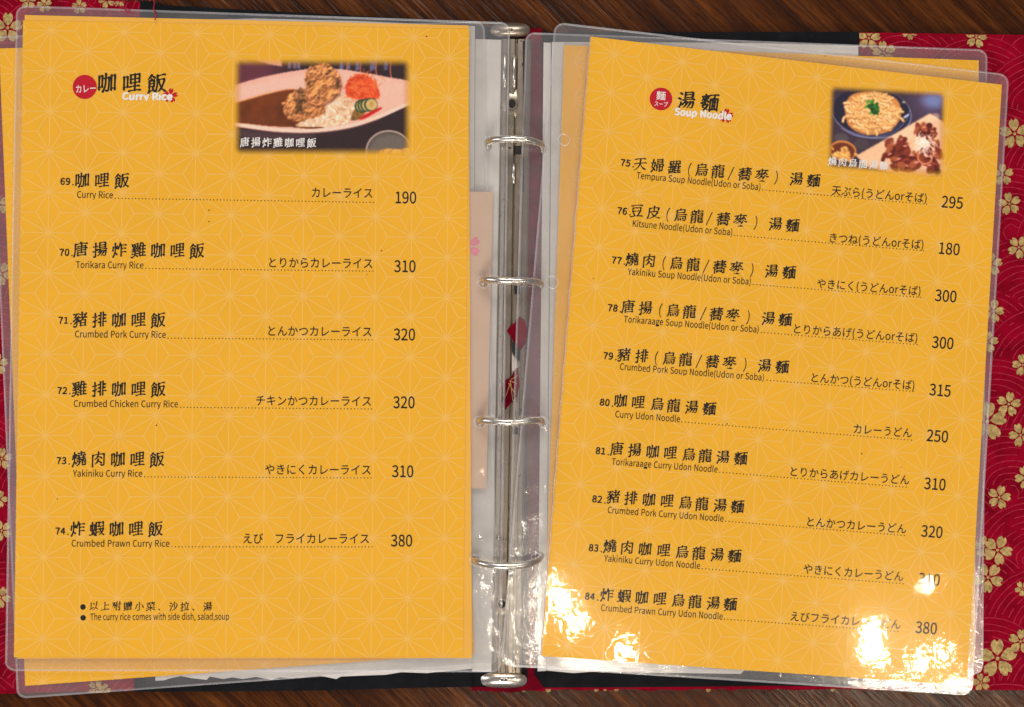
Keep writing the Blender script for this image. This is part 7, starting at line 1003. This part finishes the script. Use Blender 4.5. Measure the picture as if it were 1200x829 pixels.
g.ell(1012, 640, 148, 134, (196, 168, 154), 0, 5); g.ell(1012, 642, 139, 127, (88, 80, 78), 0, 6)
g.blend(g.mask([(880, 640), (940, 560), (1060, 540), (1150, 600), (1150, 660)], 6)*.5, (120, 112, 104))
g.poly([(950, 640), (1000, 624), (1080, 630), (1150, 622), (1160, 700), (940, 700)], (232, 176, 92), 2, True, .4, 16)
for q in range(3): g.C[..., q] = g.blur(g.C[..., q], 1)
g.C *= (1+.045*g.noise(14, 2))[..., None]
def feather(g, x0, y0, x1, y1, s, nz=0): 
    d = np.minimum.reduce([g.X-x0, x1-g.X, g.Y-y0, y1-g.Y])
    cx = np.clip(60-(g.X-x0), 0, None); cx2 = np.clip(60-(x1-g.X), 0, None); cy = np.clip(60-(g.Y-y0), 0, None); cy2 = np.clip(60-(y1-g.Y), 0, None)
    dd = 60-np.hypot(np.maximum(cx, cx2), np.maximum(cy, cy2))
    d = np.minimum(d, dd)
    k = np.clip(d/s, 0, 1); return k*k*(3-2*k)
g.A = feather(g, 14, 42, 1160, 674, 78)
def to_l(x, y): return 270+x/5.4545, 60+y/5.4545
fp = g.build('food_photo', pL, zL1, to_l, gain=1.12)
p = Print(zL1, .00013); p.brush('唐揚炸雞咖哩飯', spread(286.8, 365, 7), 166.6, 167.6, 13.4, 2); p.build('caption', INK, pL)

# noodle bowl
g = Paint(60, 50, 1040, 812, 5.0); rg = random.Random(8)
g.C[:] = (62, 46, 62)
g.blend(np.clip((g.X-680)/200, 0, 1)*np.clip((420-g.Y)/200, 0, 1), (92, 74, 108))
g.ell(930, 190, 90, 60, (112, 122, 172), 0, 60)
g.ell(425, 295, 326, 206, (120, 120, 156), 8, 5); g.ell(422, 288, 318, 200, (34, 30, 52), 8, 6)
g.stroke([(180, 420), (300, 480), (450, 490), (600, 450), (700, 360), (735, 270)], 5, (150, 152, 192), 30, .9)
g.stroke([(250, 440), (380, 476), (520, 462), (640, 400), (700, 310)], 5, (86, 92, 140), 30, .9)
g.stroke([(690, 330), (720, 310)], 16, (190, 195, 225)); g.ell(685, 207, 14, 9, (170, 160, 140))
nm = g.poly([(200, 230), (260, 150), (360, 120), (470, 118), (570, 150), (640, 200), (665, 290), (640, 370), (570, 440), (450, 470), (340, 462), (240, 400), (215, 320)], (206, 132, 70), 1)
for k in range(210):
    a = rg.uniform(0, 6.28); rr = rg.random()**.5; x, y = 435+200*rr*math.cos(a), 296+150*rr*math.sin(a); th = rg.uniform(0, 6.28); R0 = rg.uniform(22, 60); sp_ = rg.uniform(1.2, 3.2)
    cx, cy = x-R0*math.cos(th), y-R0*.75*math.sin(th)
    pts = [(cx+R0*math.cos(th+sp_*t_), cy+R0*.75*math.sin(th+sp_*t_)) for t_ in (-.5, -.25, 0, .25, .5)]
    w0 = 19
    c0 = (236, 164, 92) if y < 260 and x < 420 else (242, 186, 116)
    g.stroke([(u, v+4) for u, v in pts], w0+5, (138, 74, 34), 12, .55); g.stroke(pts, w0, rg.choice([c0, (246, 200, 138), (232, 170, 98)]), 12)
    g.stroke([(u-2, v-4) for u, v in pts], 5, (254, 222, 170), 12, .6)
for _ in range(40):
    x, y = rg.gauss(432, 32), rg.gauss(246, 22); g.ell(x, y, rg.uniform(10, 22), rg.uniform(8, 15), rg.choice([(44, 118, 36), (30, 84, 30), (84, 150, 56), (24, 64, 28)]), rg.uniform(0, 180), 6)
g.ell(180, 505, 62, 48, (76, 66, 74), 10, 8)
for k in range(5): g.stroke([(140+k*18, 470), (150+k*18, 505), (146+k*18, 540)], 4, (120, 106, 104), 8, .6)
g.ell(340, 545, 62, 44, (72, 60, 66), 0, 8)
g.poly([(300, 640), (600, 470), (895, 298), (1020, 372), (1030, 800), (720, 812), (380, 730)], (234, 184, 146), 1, False)
g.blend(g.mask([(500, 540), (890, 310), (960, 350), (640, 560)], 6)*.5, (250, 208, 176))
for _ in range(26): 
    x = rg.uniform(380, 900); g.stroke([(x, 950-x*.6+rg.uniform(-60, 80)), (x+120, 880-x*.6+rg.uniform(-60, 60))], 3, (216, 158, 118), 6, .35)
spots = [(600, 560, 62), (570, 650, 62), (665, 525, 50), (710, 585, 62), (850, 430, 56), (905, 460, 46), (735, 660, 66), (860, 670, 76), (945, 640, 56), (935, 545, 46), (650, 690, 62), (780, 720, 72), (900, 740, 62), (700, 740, 50)]
for x, y, r in spots:
    r *= 1.25
    for _ in range(9):
        a = rg.uniform(0, 6.28); q = r*rg.random(); g.ell(x+q*math.cos(a), y+q*math.sin(a)*.8, r*rg.uniform(.3, .62), r*rg.uniform(.2, .4), rg.choice([(104, 30, 22), (84, 22, 18), (136, 58, 34), (164, 84, 50), (120, 44, 28)]), rg.uniform(0, 180), 8)
    g.ell(x+rg.uniform(-15, 15), y-r*.3, r*.24, r*.09, (226, 150, 130), rg.uniform(-30, 30), 5)
for _ in range(90):
    x, y = rg.gauss(845, 38), rg.gauss(540, 42); a = rg.uniform(.4, 2.6); l = rg.uniform(20, 55)
    g.stroke([(x, y), (x+l*.5*math.cos(a)+rg.uniform(-9, 9), y+l*.5*math.sin(a)), (x+l*math.cos(a), y+l*math.sin(a))], 6, rg.choice([(254, 232, 216), (244, 206, 186), (255, 244, 234)]), 10, .85)
g.stroke([(810, 600), (800, 660), (840, 705), (900, 690), (915, 640)], 12, (226, 140, 100)); 
g.ell(190, 600, 112, 82, (206, 128, 66), 8, 6); g.ell(190, 604, 98, 70, (104, 46, 24), 8, 8)
for _ in range(60): g.ell(rg.gauss(185, 46), rg.gauss(632, 26), 16, 9, rg.choice([(232, 172, 90), (210, 146, 70), (246, 196, 118)]), rg.uniform(0, 180), 6)
for q in range(3): g.C[..., q] = g.blur(g.C[..., q], 2)
g.C *= (1+.05*g.noise(14, 2))[..., None]
m = np.zeros(g.X.shape)
yt = 92+(g.X-130)/870*48; yb = 715+(g.X-90)/895*72; xl = 108+(g.Y-75)*-.03; xr = 1008-(g.Y-130)*.02
def sm(d, s): 
    k = np.clip(d/s, 0, 1); return k*k*(3-2*k)
g.A = sm(g.Y-yt+30, 80)*sm(yb+40-g.Y, 90)*sm(g.X-xl+30, 70)*sm(xr+24-g.X, 70)
def to_r(x, y): return 960+x/6.906, 90+y/6.906
g.build('food_photo', pR, zR1, to_r, gain=1.12)
p = Print(zR1, .00013); p.brush('燒肉烏龍湯麵', spread(975.4, 1035.6, 6), 189, 194.2, 12.4, 2); p.build('caption', INK, pR)

# ------------------------------------------------------------------ scraps and loose thread
def scrap(label, polys, gold, loc):
    e = MB(); 
    for poly, mi, z in polys: e.prism(poly, z-.0004, z, mi)
    for pts in gold: e.tube([P(x, y, .00665) for x, y in pts], .00016, 5, 2)
    o = e.build('cloth_scrap', [M['scrapred'], M['dark'], M['gold'], M['glint']])
    o['label'] = label; o['category'] = 'scrap'
    o['group'] = 'torn scraps between the rings'
scrap('small torn dark red scrap on the metal bar just below the second ring', [([(594, 388), (598, 382), (604, 378), (609, 371), (615, 376), (618, 388), (616, 402), (610, 411), (604, 404), (599, 396)], 0, .0066), ([(600, 399), (610, 411), (609, 424), (605, 420), (600, 412)], 1, .0063)], [], None)
scrap('larger torn red scrap with gold lines on the metal bar just above the third ring', [([(588, 456), (591, 446), (598, 443), (604, 434), (607, 431), (609, 452), (606, 464), (598, 473), (592, 481), (588, 470)], 0, .0066), ([(600, 415), (606, 424), (607, 431), (600, 436)], 3, .0062)],  # the pale second piece is a painted reflection, not cloth
      [[(597, 446), (606, 450)], [(596, 449), (604, 462)], [(598, 446), (601, 470)], [(599, 445), (607, 440)], [(597, 452), (592, 466)]], None)
q = MB()
q.tube([P(*v) for v in spline([(178, -6, .004), (181, 4, .0055), (180, 10, .0075), (182.5, 17, .0085), (181.5, 24, .0083)], 20)], .00028, 5)
q.tube([P(*v) for v in spline([(130, 4, .0075), (142, 8, .0082), (150, 15, .0083), (152, 12, .0085), (146, 9, .0083)], 20)], .00022, 5)
o = q.build('loose_thread', [M['thread']]); o['label'] = 'loose red thread hanging over the top edge of the left sleeve'; o['category'] = 'thread'
